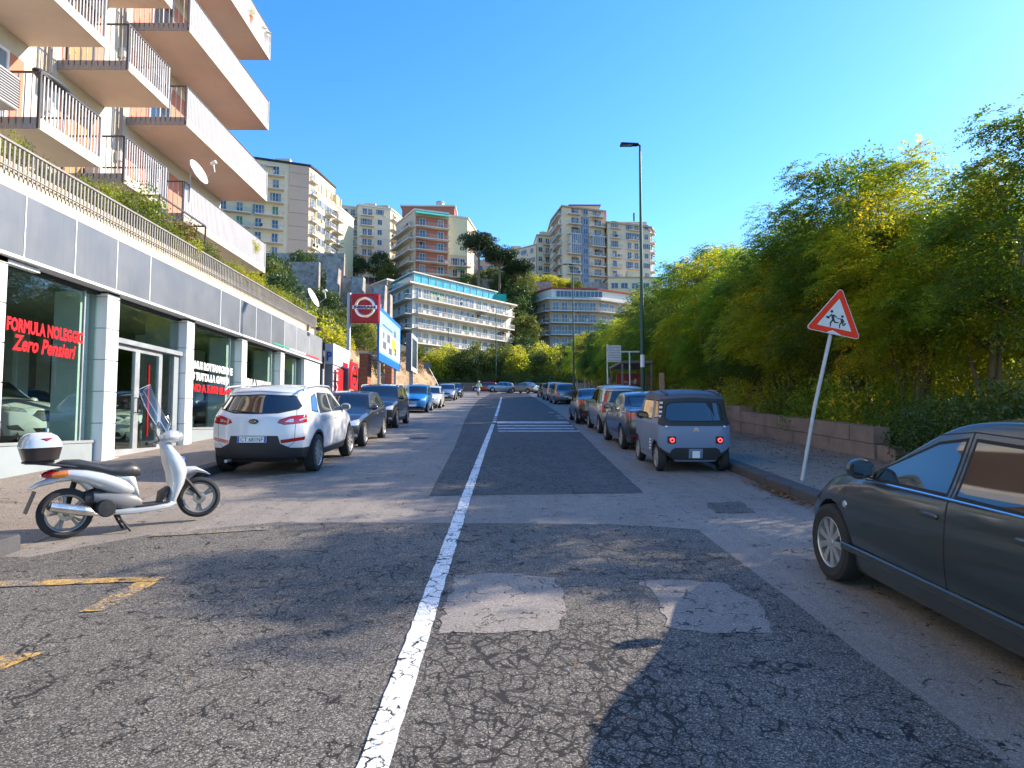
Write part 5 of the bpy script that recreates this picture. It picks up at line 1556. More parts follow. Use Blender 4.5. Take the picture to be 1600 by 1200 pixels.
    MB().add([(-.30, -.085, .53), (-.385, -.085, .31), (-.385, .085, .31), (-.30, .085, .53), (-.31, -.085, .53), (-.395, -.085, .31), (-.395, .085, .31), (-.31, .085, .53)], [(0, 1, 2, 3), (7, 6, 5, 4), (0, 4, 5, 1), (1, 5, 6, 2), (2, 6, 7, 3), (3, 7, 4, 0)]).build('licence_plate', M['plastic'], root)
    # engine, transmission, silencer, stand
    mb = MB(); eloft(mb, [(.02, .27, .05, .04, 0, .08), (.16, .29, .07, .09, 0, .08), (.34, .30, .08, .11, 0, .06), (.46, .29, .07, .09, 0, .05)], 14)
    eloft(mb, [(.14, .40, .08, .08), (.28, .42, .10, .10), (.38, .36, .10, .12)], 14)
    mb.lathe([(.001, -.16), (.085, -.155), (.10, -.13), (.10, -.03), (.001, -.03)], 20, 'y')
    for i in range(len(mb.v) - 100, len(mb.v)):
        x, y, z = mb.v[i]; mb.v[i] = (x + .33, y, z + .285)
    mb.build('engine', M['engine'], root, True)
    mb = MB(); mb.tube([(-.20, -.15, .375), (-.195, -.15, .373), (-.10, -.15, .345), (.10, -.15, .29), (.15, -.15, .275), (.21, -.14, .235), (.27, -.12, .225), (.33, -.08, .24)], [.030, .048, .052, .052, .05, .02, .016, .016], 18)
    mb.build('exhaust', M['steel'], root, True)
    MB().tube([(-.215, -.15, .38), (-.20, -.15, .375)], .04, 16).build('exhaust_tip', M['plastic'], root, True)
    mb = MB()
    for s in (1, -1): mb.tube([(.44, s * .07, .22), (.50, s * .12, .10), (.56, s * .16, .0)], .014, 8)
    mb.tube([(.50, -.12, .10), (.50, .12, .10)], .012, 8).tube([(.46, .1, .2), (.62, .2, .02)], .010, 6)
    mb.build('centre_stand', M['engine'], root, True)
    mb = MB(); mb.tube([(.28, .16, .30), (.02, .13, .27)], .03, 8).tube([(.10, .12, .66), (.0, .14, .28)], .03, 10); mb.build('swing_arm', M['engine'], root, True)
    # footboard and leg shield
    mb = MB(); eloft(mb, [(.42, .225, .12, .035), (.60, .215, .15, .04), (.80, .22, .16, .035), (.98, .235, .15, .04), (1.05, .27, .12, .05, .6)], 20, power=4); mb.build('footboard', SV, root, True)
    MB().cbox(.64, .98, -.14, .14, .255, .272, .006).build('floor_mat', M['plastic'], root)
    mb = MB(); eloft(mb, [(.90, .28, .10, .04), (.95, .38, .13, .05, 1.2), (1.02, .44, .07, .03, 1.2)], 12); mb.build('tunnel', M['plastic'], root, True)
    mb = MB()
    eloft(mb, [(1.02, .26, .13, .05, 1.25), (1.05, .36, .155, .06, 1.35), (1.09, .48, .16, .085, 1.4), (1.10, .60, .165, .11, 1.45), (1.075, .72, .165, .12, 1.5), (1.04, .82, .15, .095, 1.5), (.995, .92, .11, .065, 1.45), (.96, .985, .07, .05, 1.4)], 20, power=2.3)
    mb.build('leg_shield', SV, root, True)
    MB().sphere((1.175, 0, .735), .05, 14, 10, sq=(.6, 1.3, 1.2)).build('horn_cover', M['chrome'], root, True)
    mb = MB(); eloft(mb, [(1.12, .54, .05, .04, -.5), (1.20, .615, .07, .05, -.15), (1.32, .625, .075, .035, .1), (1.42, .585, .06, .02, .3), (1.49, .545, .03, .008, .4)], 16); mb.build('front_mudguard', SV, root, True)
    mb = MB()
    for s in (1, -1): mb.tube([(1.14, s * .075, .58), (1.26, s * .085, .42), (1.36, s * .07, .275)], .022, 8)
    mb.tube([(1.0, 0, .9), (1.14, 0, .56)], .03, 8)
    mb.build('fork', M['engine'], root, True)
    # handlebar cowl, headlamp, grips, levers, mirrors
    mb = MB(); eloft(mb, [(.86, .97, .05, .02), (.92, 1.0, .15, .05), (1.0, 1.03, .17, .075), (1.08, 1.04, .14, .08), (1.14, 1.03, .10, .06), (1.17, 1.02, .05, .03)], 20); mb.build('handlebar_cowl', SV, root, True)
    MB().sphere((1.13, 0, 1.03), .075, 16, 10, sq=(.75, 1.25, .85)).build('headlight', M['lamp_clear'], root, True)
    mb = MB(); mb.tube([(.93, -.15, .99), (.88, -.24, .985), (.84, -.36, .975)], [.014, .018, .02], 10).tube([(.93, .15, .99), (.88, .24, .985), (.84, .36, .975)], [.014, .018, .02], 10)
    mb.tube([(.94, -.2, .97), (.90, -.34, .955)], .006, 6).tube([(.94, .2, .97), (.90, .34, .955)], .006, 6)
    mb.build('handlebar', M['plastic'], root, True)
    for s in (1, -1):
        m_ = MB().tube([(.95, s * .20, 1.0), (.92, s * .28, 1.10), (.88, s * .31, 1.16)], .006, 6).build('mirror', M['plastic'], root, True)
        MB().sphere((.88, s * .33, 1.17), .06, 14, 8, sq=(.35, 1.1, .8)).build('mirror_shell', M['plastic'], m_, True)
    if windscreen:
        vs, fs = [], []
        for i in range(13):
            u = i / 12
            for j in range(11):
                v = -1 + 2 * j / 10
                z = .98 + u * .68
                wd = .19 + .09 * math.sin(min(1, u * 1.5) * math.pi / 2) - .17 * max(0, u - .62) ** 1.5 * 3
                vs.append((1.14 - .30 * u - .10 * v * v - .02 * math.sin(u * 3), wd * v, z - .06 * v * v * u))
        for i in range(12):
            for j in range(10): fs.append((i * 11 + j, i * 11 + j + 1, i * 11 + 12 + j, i * 11 + 11 + j))
        o = MB().add(vs, fs).build('windscreen', M['clear_glass'], root, True)
        edge = [vs[i * 11] for i in range(13)] + [vs[12 * 11 + j] for j in range(11)] + [vs[i * 11 + 10] for i in range(12, -1, -1)]
        MB().tube(edge, .0045, 5).build('screen_edge', M['lamp_clear'], root, True)
        for s in (-1, 1):
            vs = []
            for i in range(7):
                for j in range(7):
                    a, b_ = i / 6 * math.pi, j / 6
                    vs.append((1.08 - .13 * math.sin(a) * b_ - .02, s * (.20 + .16 * b_), 1.03 + .10 * math.cos(a) * (.4 + b_)))
            fs = [(i * 7 + j, i * 7 + j + 1, i * 7 + 8 + j, i * 7 + 7 + j) for i in range(6) for j in range(6)]
            MB().add(vs, fs).build('hand_guard', M['clear_glass'], root, True)
        mb = MB()
        for s in (1, -1): mb.tube([(.98, s * .10, 1.03), (1.04, s * .12, 1.2), (1.0, s * .11, 1.28)], .006, 6)
        mb.build('screen_bracket', M['chrome'], root, True)
    st = rad(-24)
    for ch in root.children:
        if ch.name.split('.')[0] in ('windscreen', 'screen_edge', 'hand_guard', 'screen_bracket', 'handlebar', 'mirror', 'mirror_shell', 'handlebar_cowl', 'headlight'):
            ch.matrix_local = Matrix.Translation((1.0, 0, 0)) @ Matrix.Rotation(st, 4, 'Z') @ Matrix.Translation((-1.0, 0, 0)) @ ch.matrix_local
    return root
ha = math.atan2(.9, .93)
sc1 = empty('motor_scooter', (-4.72, 7.38, gz(7.38) + .012)); sc1.rotation_euler = (0, -math.atan(SL * math.sin(ha)), ha)
make_scooter(sc1)
tag(sc1, 'silver motor scooter with tall clear windscreen and rear top box on its stand', 'motor scooter')
# ---------------------------------------------------------------- people
M['skin'] = mat('skin', (0.45, 0.26, 0.18), 0.55, var=0.08)
M['hivis'] = mat('hivis', (0.50, 0.66, 0.30), 0.75, var=0.1)
M['cloth_dark'] = mat('cloth_dark', (0.02, 0.025, 0.04), 0.9, var=0.2)
M['cloth_blue'] = mat('cloth_blue', (0.03, 0.05, 0.12), 0.9, var=0.2)
M['hair'] = mat('hair', (0.03, 0.02, 0.015), 0.8, var=0.2)
M['hair_grey'] = mat('hair_grey', (0.22, 0.19, 0.17), 0.8, var=0.2)
M['helmet'] = mat('helmet', (0.6, 0.6, 0.58), 0.3, var=0.02)
def skinned(name, verts, edges, radii, m, parent, root=0):
    me = bpy.data.meshes.new(name); me.from_pydata(verts, edges, [])
    o = bpy.data.objects.new(name, me); C.objects.link(o)
    sk = o.modifiers.new('k', 'SKIN'); sk.use_smooth_shade = True
    for i, r in enumerate(radii): me.skin_vertices[0].data[i].radius = (r, r) if not isinstance(r, tuple) else r
    for i in range(len(verts)): me.skin_vertices[0].data[i].use_root = (i == root)
    sb = o.modifiers.new('s', 'SUBSURF'); sb.levels = 2; sb.render_levels = 2
    me.materials.append(m); o.parent = parent
    dg = bpy.context.evaluated_depsgraph_get(); dg.update()
    m2 = bpy.data.meshes.new_from_object(o.evaluated_get(dg)); o.modifiers.clear(); o.data = m2
    m2.materials.clear(); m2.materials.append(m)
    m2.polygons.foreach_set('use_smooth', [True] * len(m2.polygons))
    return o
def head(root, c, hairm, helmet=False):
    # faces local +Y
    mb = MB(); mb.sphere((0, 0, 0), 1, 20, 14, sq=(.078, .098, .118))
    for i, (x, y, z) in enumerate(mb.v):
        if z < -.02: mb.v[i] = (x * (1 + z * 2.2), y + .012, z)
    mb.sphere((0, .10, -.01), .016, 8, 6, sq=(.8, 1.2, 1.6)).sphere((.078, 0, -.005), .02, 8, 6, sq=(.4, .8, 1.4)).sphere((-.078, 0, -.005), .02, 8, 6, sq=(.4, .8, 1.4))
    h = mb.build('head', M['skin'], root, True); h.location = c
    mb = MB()
    for s in (1, -1): mb.sphere((s * .03, .088, .01), .011, 8, 6, sq=(1.3, .6, .7))
    mb.sphere((0, .088, -.055), .02, 8, 5, sq=(1.2, .4, .25)); mb.build('face_details', M['hair'], h, True)
    if helmet:
        mb = MB(); mb.sphere((0, -.01, .02), .135, 18, 12); o = mb.build('helmet', M['helmet'], h, True)
        MB().sphere((0, .03, .0), .115, 16, 10, sq=(.95, 1, .6)).build('visor', M['car_glass'], h, True)
    else:
        mb = MB(); mb.sphere((0, -.018, .022), 1, 18, 12, sq=(.086, .098, .115)); mb.build('hair', hairm, h, True)
    return h
def person_standing(loc, yaw, shirt, hairm, label, bend=0.0):
    r = tag(empty('person', loc, (0, 0, yaw)), label, 'person')
    V_ = [(0, 0, .95), (0, 0, 1.15), (0, .0, 1.38), (0, 0, 1.48), (.19, 0, 1.42), (.24, .02, 1.14), (.23, .12, .90), (-.19, 0, 1.42), (-.24, .02, 1.14), (-.23, .12, .90),
          (.10, 0, .88), (.11, .02, .50), (.11, 0, .09), (.11, .13, .04), (-.10, 0, .88), (-.11, .02, .50), (-.11, 0, .09), (-.11, .13, .04)]
    E_ = [(0, 1), (1, 2), (2, 3), (2, 4), (4, 5), (5, 6), (2, 7), (7, 8), (8, 9), (0, 10), (10, 11), (11, 12), (12, 13), (0, 14), (14, 15), (15, 16), (16, 17)]
    skinned('body', V_, E_, [(.15, .10), (.14, .10), (.15, .11), .05, .06, .045, .035, .06, .045, .035, .085, .06, .045, .04, .085, .06, .045, .04], M[shirt], r)
    for s in (1, -1):
        fv = [(s * .23, .12, .90), (s * .23, .14, .84)] + [(s * .23 + dx, .15, z) for dx, z in ((-.03, .76), (-.01, .745), (.012, .75), (.032, .77))] + [(s * .20, .18, .82)]
        skinned('hand', fv, [(0, 1), (1, 2), (1, 3), (1, 4), (1, 5), (0, 6)], [.028, .032, .009, .009, .009, .008, .01], M['skin'], r)
    skinned('neck', [(0, 0, 1.44), (0, 0, 1.56)], [(0, 1)], [.055, .05], M['skin'], r)
    head(r, (0, .01, 1.63), hairm)
    return r
# two people waiting at the bus shelter, only their heads and shoulders above the car roofs
person_standing((4.98, 31.2, gz(31.2) + .16), rad(150), 'cloth_dark', 'hair_grey' and M['hair_grey'], 'person in dark jacket waiting on the right pavement beside the white stop sign')
person_standing((6.0, 30.2, gz(30.2) + .16), rad(190), 'cloth_dark', M['hair'], 'person with dark hair standing before the red shelter poster')
# rider coming down the road
rd = empty('motor_scooter', (-2.75, 73.7, gz(73.7) + .01)); rd.rotation_euler = (0, math.atan(SL), rad(-90))
make_scooter(rd, windscreen=False, box=False)
tag(rd, 'small light scooter coming toward us at the far end under its rider', 'motor scooter')
pr = tag(empty('person', (-2.75, 73.7 - .35, gz(73.35) + .01), (0, 0, rad(180))), 'person in pale yellow-green jacket and light helmet riding the far scooter', 'person')
skinned('body', [(0, -.05, .82), (0, -.02, 1.05), (0, .04, 1.28), (0, .06, 1.36), (.19, .05, 1.28), (.30, .16, 1.08), (.28, .46, 1.0), (-.19, .05, 1.28), (-.30, .16, 1.08), (-.28, .46, 1.0), (.11, .02, .80), (.16, .36, .68), (.13, .34, .30), (.13, .46, .27), (-.11, .02, .80), (-.16, .36, .68), (-.13, .34, .30), (-.13, .46, .27)],
        [(0, 1), (1, 2), (2, 3), (2, 4), (4, 5), (5, 6), (2, 7), (7, 8), (8, 9), (0, 10), (10, 11), (11, 12), (12, 13), (0, 14), (14, 15), (15, 16), (16, 17)],
        [(.16, .12), (.16, .12), (.17, .12), .06, .08, .06, .045, .08, .06, .045, .09, .07, .05, .045, .09, .07, .05, .045], M['cloth_dark'], pr)
skinned('jacket', [(0, -.05, .86), (0, -.02, 1.05), (0, .04, 1.28), (0, .06, 1.36), (.19, .05, 1.28), (.30, .16, 1.08), (.28, .42, 1.0), (-.19, .05, 1.28), (-.30, .16, 1.08), (-.28, .42, 1.0)], [(0, 1), (1, 2), (2, 3), (2, 4), (4, 5), (5, 6), (2, 7), (7, 8), (8, 9)],
        [(.19, .15), (.19, .14), (.19, .14), .07, .095, .075, .055, .095, .075, .055], M['hivis'], pr)
head(pr, (0, .08, 1.52), M['hair'], True)
# ================================================================ vegetation
M['leaf_robinia'] = leafmat('leaf_robinia', (0.065, 0.13, 0.026), (0.215, 0.29, 0.045), (0.56, 0.42, 0.04), 0.12, 0.55, 2.3)
M['leaf_robinia_deep'] = leafmat('leaf_robinia_deep', (0.035, 0.085, 0.026), (0.11, 0.18, 0.045), (0.5, 0.36, 0.04), 0.08, 0.5, 2.0)
M['leaf_robinia_gold'] = leafmat('leaf_robinia_gold', (0.11, 0.15, 0.022), (0.30, 0.32, 0.04), (0.62, 0.42, 0.04), 0.14, 0.55, 2.2)
M['leaf_yellow'] = leafmat('leaf_yellow', (0.21, 0.25, 0.035), (0.42, 0.42, 0.06), (0.42, 0.30, 0.035), 0.12, 0.5, 1.6)
M['leaf_dark'] = leafmat('leaf_dark', (0.034, 0.07, 0.022), (0.08, 0.13, 0.032), (0.14, 0.13, 0.03), 0.03, 0.3, 1.2)
M['leaf_mid'] = leafmat('leaf_mid', (0.065, 0.095, 0.028), (0.15, 0.185, 0.045), (0.25, 0.2, 0.05), 0.06, 0.4, 1.3)
M['leaf_dry'] = leafmat('leaf_dry', (0.13, 0.085, 0.035), (0.24, 0.17, 0.08), (0.3, 0.2, 0.08), 0.06, 0.3, 1.0)
M['leaf_pine'] = leafmat('leaf_pine', (0.012, 0.035, 0.012), (0.03, 0.065, 0.02), (0.05, 0.08, 0.02), 0.0, 0.15, 1.0)
M['leaf_terrace'] = leafmat('leaf_terrace', (0.09, 0.14, 0.02), (0.26, 0.30, 0.04), (0.4, 0.33, 0.03), 0.08, 0.45, 1.5)
M['petal_red'] = mat('petal_red', (0.65, 0.05, 0.015), 0.6, var=0.2)
def quads_mesh(name, cen, ax, nr, ln, wd, m):
    """many small pointed leaves: centre, long axis, normal, length, width (arrays)"""
    n = len(cen)
    ax = ax / (np.linalg.norm(ax, axis=1, keepdims=True) + 1e-9)
    sd_ = np.cross(ax, nr); sd_ /= (np.linalg.norm(sd_, axis=1, keepdims=True) + 1e-9)
    v = np.empty((n, 4, 3))
    v[:, 0] = cen - ax * ln[:, None] * .5
    v[:, 1] = cen + sd_ * wd[:, None] * .5
    v[:, 2] = cen + ax * ln[:, None] * .5
    v[:, 3] = cen - sd_ * wd[:, None] * .5
    me = bpy.data.meshes.new(name)
    me.vertices.add(n * 4); me.vertices.foreach_set('co', v.ravel())
    me.loops.add(n * 4); me.loops.foreach_set('vertex_index', np.arange(n * 4, dtype=np.int32))
    me.polygons.add(n); me.polygons.foreach_set('loop_start', np.arange(0, n * 4, 4, dtype=np.int32)); me.polygons.foreach_set('loop_total', np.full(n, 4, dtype=np.int32))
    me.update(calc_edges=True); me.materials.append(m)
    return me
def rnd_unit(g, n):
    v = g.normal(size=(n, 3)); return v / np.linalg.norm(v, axis=1, keepdims=True)
def robinia_crown(name, seed, R, zc, nspray=70, nfrond=44, npair=8, low=1.0):
    """feathery crown: layered drooping sprays of compound leaves"""
    g = np.random.default_rng(seed)
    C_, A_, N_ = [], [], []
    tips = []
    for s in range(nspray):
        d = rnd_unit(g, 1)[0]; d[2] = abs(d[2]) * 1.25 - .55
        d /= np.linalg.norm(d)
        rr = g.uniform(.45, 1.0) ** .6
        p = np.array([0, 0, zc]) + d * np.array(R) * rr * .8
        if p[2] < low: p[2] = low + g.uniform(0, 1.6)
        h = np.array([d[0], d[1], 0.35 * d[2] + g.uniform(.0, .35)]); h /= np.linalg.norm(h)
        Ls = g.uniform(.7, 1.3)
        if s % 9 == 0: h = np.array([d[0] * .3, d[1] * .3, 1.0]); h /= np.linalg.norm(h); Ls = g.uniform(.9, 1.6); p[2] = max(p[2], zc)
        tips.append(p)
        side_ = np.cross(h, [0, 0, 1.]); side_ /= np.linalg.norm(side_) + 1e-9
        upv = np.cross(side_, h)
        for k in range(nfrond):
            t = g.uniform(.0, 1)
            base = p + h * Ls * t + np.array([0, 0, -.38 * Ls * t * t]) + side_ * g.normal(0, .28) * (1 - t * .4) + upv * g.normal(0, .14)
            fd = h * g.uniform(.25, 1.0) + side_ * g.choice([-1, 1]) * g.uniform(.4, 1.2) + np.array([0, 0, g.uniform(-.55, .12)])
            fd /= np.linalg.norm(fd)
            fl = g.uniform(.24, .40)
            fs_ = np.cross(fd, [0, 0, 1.]); fs_ /= np.linalg.norm(fs_) + 1e-9
            nu = np.cross(fs_, fd)
            t_ = (np.arange(npair) + .6) / npair
            curve = base + fd * (t_[:, None] * fl) + np.array([0, 0, -1.]) * (t_[:, None] ** 2 * fl * .35)
            for sg in (-1, 1):
                la = fs_ * sg + fd * .35 + np.array([0, 0, -.18])
                C_.append(curve + la * .030); A_.append(np.repeat(la[None], npair, 0)); N_.append(np.repeat((nu + g.normal(0, .25, 3))[None], npair, 0))
    C_ = np.concatenate(C_); A_ = np.concatenate(A_); N_ = np.concatenate(N_)
    n = len(C_)
    # inner filling of loose leaves so that the crown reads as dense
    nc, nl = 110, 120
    d = rnd_unit(g, nc); d[:, 2] = np.where(d[:, 2] < -.8, -d[:, 2], d[:, 2])
    c = d * np.array(R) * (g.uniform(.25, 1, (nc, 1)) ** .6) * .86 + [0, 0, zc]
    c[:, 2] = np.maximum(c[:, 2], low * .7)
    u = rnd_unit(g, nc * nl) * (g.uniform(.1, 1, (nc * nl, 1)) ** .5)
    cf = np.repeat(c, nl, 0) + u * [.55, .55, .38]
    af = rnd_unit(g, nc * nl) + [0, 0, -.3]
    nf = rnd_unit(g, nc * nl) * .7 + [0, 0, .8]
    m_ = len(cf)
    P_ = np.concatenate([C_ + g.normal(0, .012, (n, 3)), cf]); A2 = np.concatenate([A_ + g.normal(0, .22, (n, 3)), af]); N2 = np.concatenate([N_ + g.normal(0, .2, (n, 3)), nf])
    return quads_mesh(name, P_, A2, N2, np.concatenate([g.uniform(.062, .095, n), g.uniform(.08, .13, m_)]), np.concatenate([g.uniform(.024, .036, n), g.uniform(.035, .055, m_)]), M['leaf_robinia']), tips
def clump_crown(name, seed, R, zc, ncl, nl, size, clr, m, flat=1.0, shell=.5, droop=0.0):
    g = np.random.default_rng(seed)
    d = rnd_unit(g, ncl)
    c = d * np.array(R) * (g.uniform(shell, 1, (ncl, 1)) ** .7) + [0, 0, zc]
    cr = clr * g.uniform(.6, 1.35, ncl)
    u = rnd_unit(g, ncl * nl) * (g.uniform(.25, 1, (ncl * nl, 1)) ** .45)
    cen = np.repeat(c, nl, 0) + u * np.repeat(cr, nl)[:, None] * [1, 1, flat]
    ax = rnd_unit(g, ncl * nl) + [0, 0, -droop]
    nr = u + g.normal(0, .55, u.shape)
    n = len(cen)
    return quads_mesh(name, cen, ax, nr, size * g.uniform(.7, 1.3, n), size * .55 * g.uniform(.7, 1.3, n), m)
def stems(seed, h, spread, r0, n=3, tips=None, lean=.1):
    rr = random.Random(seed)
    mb = MB()
    ends = tips or []
    for i in range(n):
        a = rr.uniform(0, 6.28)
        p = Vector((rr.uniform(-.15, .15), rr.uniform(-.15, .15), -.3))
        pts, rs = [p.copy()], [r0 * rr.uniform(.7, 1)]
        k = 6
        for j in range(k):
            p = p + Vector((math.cos(a) * spread / k * (.3 + j / k) + rr.uniform(-lean, lean), math.sin(a) * spread / k * (.3 + j / k) + rr.uniform(-lean, lean), h / k))
            pts.append(p.copy()); rs.append(rs[0] * (1 - .8 * (j + 1) / k))
        mb.tube(pts, rs, 7)
        for t in ends[i::n][:9]:
            t = Vector(t); b_ = min(pts[2:], key=lambda q: (q - t).length + abs(q.z - t.z + .9))
            mb.tube([b_, b_.lerp(t, .5) + Vector((rr.uniform(-.1, .1), rr.uniform(-.1, .1), .12)), t], [r0 * .28, r0 * .18, r0 * .07], 5)
    return mb
def tree_proto(name, crown_me, mb, label, group, cat='tree'):
    root = empty(name); tag(root, label, cat, group)
    o = bpy.data.objects.new('crown', crown_me); C.objects.link(o); o.parent = root
    if mb: mb.build('trunk', M['bark'], root, True)
    return root
def put(root, x, y, z, s=1.0, yaw=0.0, first=False, sz=None, label=None, cm=None, group=None):
    r = root if first else copy_tree(root)
    r.location = (x, y, z); r.rotation_euler = (0, 0, yaw); r.scale = (s, s, sz or s)
    if label: r['label'] = label
    if group: r['group'] = group
    if cm:
        for ch in r.children:
            if ch.name.startswith('crown'):
                ch.material_slots[0].link = 'OBJECT'; ch.material_slots[0].material = M[cm]
    return r
rv = random.Random(11)
protos = []
for i, (R, zc, sd_) in enumerate([((2.4, 2.4, 3.3), 4.7, 21), ((2.6, 2.3, 3.1), 4.4, 22), ((2.2, 2.5, 3.4), 4.9, 23)]):
    me, tips = robinia_crown('crown', sd_, R, zc, 104, 44, 7, low=1.1)
    protos.append(tree_proto('robinia_tree', me, stems(sd_, 6.4, 1.5, .085, 4, tips), 'feathery green tree with pinnate leaves, one of the row behind the low brown wall', 'feathery trees behind the right wall'))
#   y, x, height factor
row = [(10.9, 9.6, .86), (13.3, 10.0, .84), (15.6, 9.8, .92), (18.4, 9.9, 1.06), (20.6, 10.3, .98), (23.3, 9.9, .96), (26.2, 10.2, 1.02), (29.4, 9.8, 1.03), (32.6, 10.1, 1.12), (36.0, 10.0, 1.08), (39.6, 9.9, 1.04),
       (43.5, 9.8, 1.05), (47.8, 9.9, 1.0), (52, 10, 1.0), (57, 9.9, 1.0), (62, 9.7, .98), (67, 9.8, .96), (73, 9.6, .95), (80, 9.5, .93), (87, 9.4, .92)]
used = [False] * 3
def put_rob(x, y, s, yaw, **k):
    i = rv.randrange(3)
    r = put(protos[i], x, y, gz(y) - .1, s * rv.uniform(.96, 1.08), yaw, first=not used[i], sz=s, **k)
    used[i] = True
    return r
near_by = ['at the right edge of the picture above the green-grey saloon', 'just right of the leaning triangular sign, above the wall end', 'right behind the leaning triangular sign', 'tallest crown, directly left of the triangular sign', 'between the triangular sign and the blue microcar',
           'above the pavement beside the blue microcar', 'right above the roof of the blue microcar', 'just right of the tallest street lamp', 'directly behind the tallest street lamp', 'over the roof of the bus shelter', 'just beyond the bus shelter roof', 'above the pale bus stop board', 'left of the pale bus stop board',
           'above the small black saloon', 'behind the second street lamp', 'just left of the second street lamp', 'above the blue-grey people carrier', 'above the far silver people carrier', 'above the last dark hatchback of the right row', 'last of the right row where the road bends']
for i_, (y, x, s) in enumerate(row):
    put_rob(x, y, s, rv.uniform(0, 6.28), cm='leaf_dark' if y > 60 and rv.random() < .5 else ('leaf_robinia_deep', None, 'leaf_robinia_gold', None, 'leaf_robinia_deep')[i_ % 5], label='feathery green tree ' + near_by[i_])
for y in np.arange(14, 62, 3.4):
    put_rob(13.0 + rv.uniform(-.6, .8), y + rv.uniform(-.6, .6), rv.uniform(.85, 1.02) * (1.0 if y > 17 else .9), rv.uniform(0, 6.28), label='feathery tree of the second row, half hidden behind the front trees', group='second row of feathery trees')
for y in np.arange(17, 50, 5.5):
    put_rob(16.5 + rv.uniform(-.6, .8), y + rv.uniform(-.6, .6), rv.uniform(.8, .95), rv.uniform(0, 6.28), label='feathery tree of the second row, half hidden behind the front trees', group='second row of feathery trees')
for y in np.arange(14.6, 70, 2.1):
    r = put_rob(8.9 + rv.uniform(-.2, .5), y + rv.uniform(-.5, .5), rv.uniform(.55, .78), rv.uniform(0, 6.28), cm=rv.choice([None, 'leaf_robinia_deep', 'leaf_robinia_gold']), label='young feathery tree leaning over the low brown wall under the taller ones', group='young trees over the wall')
# undergrowth behind the wall
bush_me = clump_crown('crown', 41, (1.3, 1.3, .9), .9, 46, 120, .085, .38, M['leaf_mid'], shell=.3)
bush = tree_proto('bush', bush_me, stems(41, 1.5, .7, .03, 5), 'leafy bush of the undergrowth between low brown wall and tree trunks', 'bushes behind the right wall', 'bush')
fb_ = True
for y in np.arange(10.6, 60, 1.75):
    x = 8.75 + rv.uniform(-.15, .5)
    s = rv.uniform(.75, 1.25)
    put(bush, x, y, gz(y) - .1, s, rv.uniform(0, 6.28), fb_, cm=rv.choice([None, 'leaf_yellow', 'leaf_robinia_gold', 'leaf_robinia', 'leaf_robinia_deep'])); fb_ = False
for (x, y, s, lb) in ((8.1, 12.1, .75, 'dark bush spilling over the stepped end of the brown wall'), (8.6, 11.0, .9, 'dark bush rising behind the door mirror of the green-grey saloon'), (8.9, 9.9, .95, 'dark bush above the front door of the green-grey saloon'), (9.3, 8.8, .9, 'dark bush above the roof of the green-grey saloon at the right edge')):
    put(bush, x, y, gz(y), s, rv.uniform(0, 6), cm='leaf_dark', label=lb, group='dark bushes at the near end of the wall')
# bright thicket farther back, seen glowing between the stems
for y in np.arange(12, 48, 2.2):
    put(bush, 12.2 + rv.uniform(-.5, 1.8), y, gz(y) - .1, rv.uniform(1.3, 1.9), rv.uniform(0, 6), cm='leaf_yellow', label='yellow-green bush glowing in the sun behind the tree stems', group='sunlit bushes behind the row of trees')
# trees across the end of the road
hm = [clump_crown('crown', 51 + i, (3.0, 2.6, 3.1), 4.6, 120, 70, .30, .75, M['leaf_yellow'], shell=.45) for i in range(2)]
hp = [tree_proto('broadleaf_tree', hm[i], stems(51 + i, 5, 1.6, .12, 3), 'yellow-green leafy tree above the wall closing the end of the road', 'trees across the end of the road') for i in range(2)]
k = 0
for x, y, s in [(-17, 100, .95), (-13.5, 101.5, 1.0), (-10.2, 100.5, .88), (-7.2, 102, .9), (-4.2, 100.8, 1.0), (-1.0, 101.5, .98), (2.2, 100.5, .92), (5.2, 101.5, .9), (8.2, 101, .95), (11.3, 102, 1.0), (14.5, 101, 1.02), (-20, 104, 1.1), (-9, 106, 1.05), (0, 106, 1.1), (6, 107, 1.1), (17, 104, 1.1), (21, 104, 1.1), (25, 106, 1.1)]:
    nm_ = {-17: 'left of the leaning sign pole', -13.5: 'behind the far leaning sign pole', -10.2: 'above the far red car', -7.2: 'above the last dark hatchback on the left', -4.2: 'above the oncoming scooter rider', -1.0: 'above the far silver hatchback, beside the thin lamp', 2.2: 'above the far beige silver saloon', 5.2: 'above the right end of the far cars', 8.2: 'where the right tree row meets the far wall'}
    put(hp[k % 2], x, y, gz(96) - .3, s, rv.uniform(0, 6), k < 2, cm='leaf_mid' if k % 3 == 1 else None, label=('yellow-green leafy tree ' + nm_[x]) if x in nm_ and y < 103 else 'yellow-green leafy tree of the back rows beyond the far wall', group='trees across the end of the road'); k += 1
for x in np.arange(-18, 16, 1.9):
    put(bush, x, 98.6 + rv.uniform(-.3, .6), gz(96), rv.uniform(1.2, 1.7), rv.uniform(0, 6), cm='leaf_mid', label='low green bush just behind the far boundary wall', group='bushes behind the far wall')
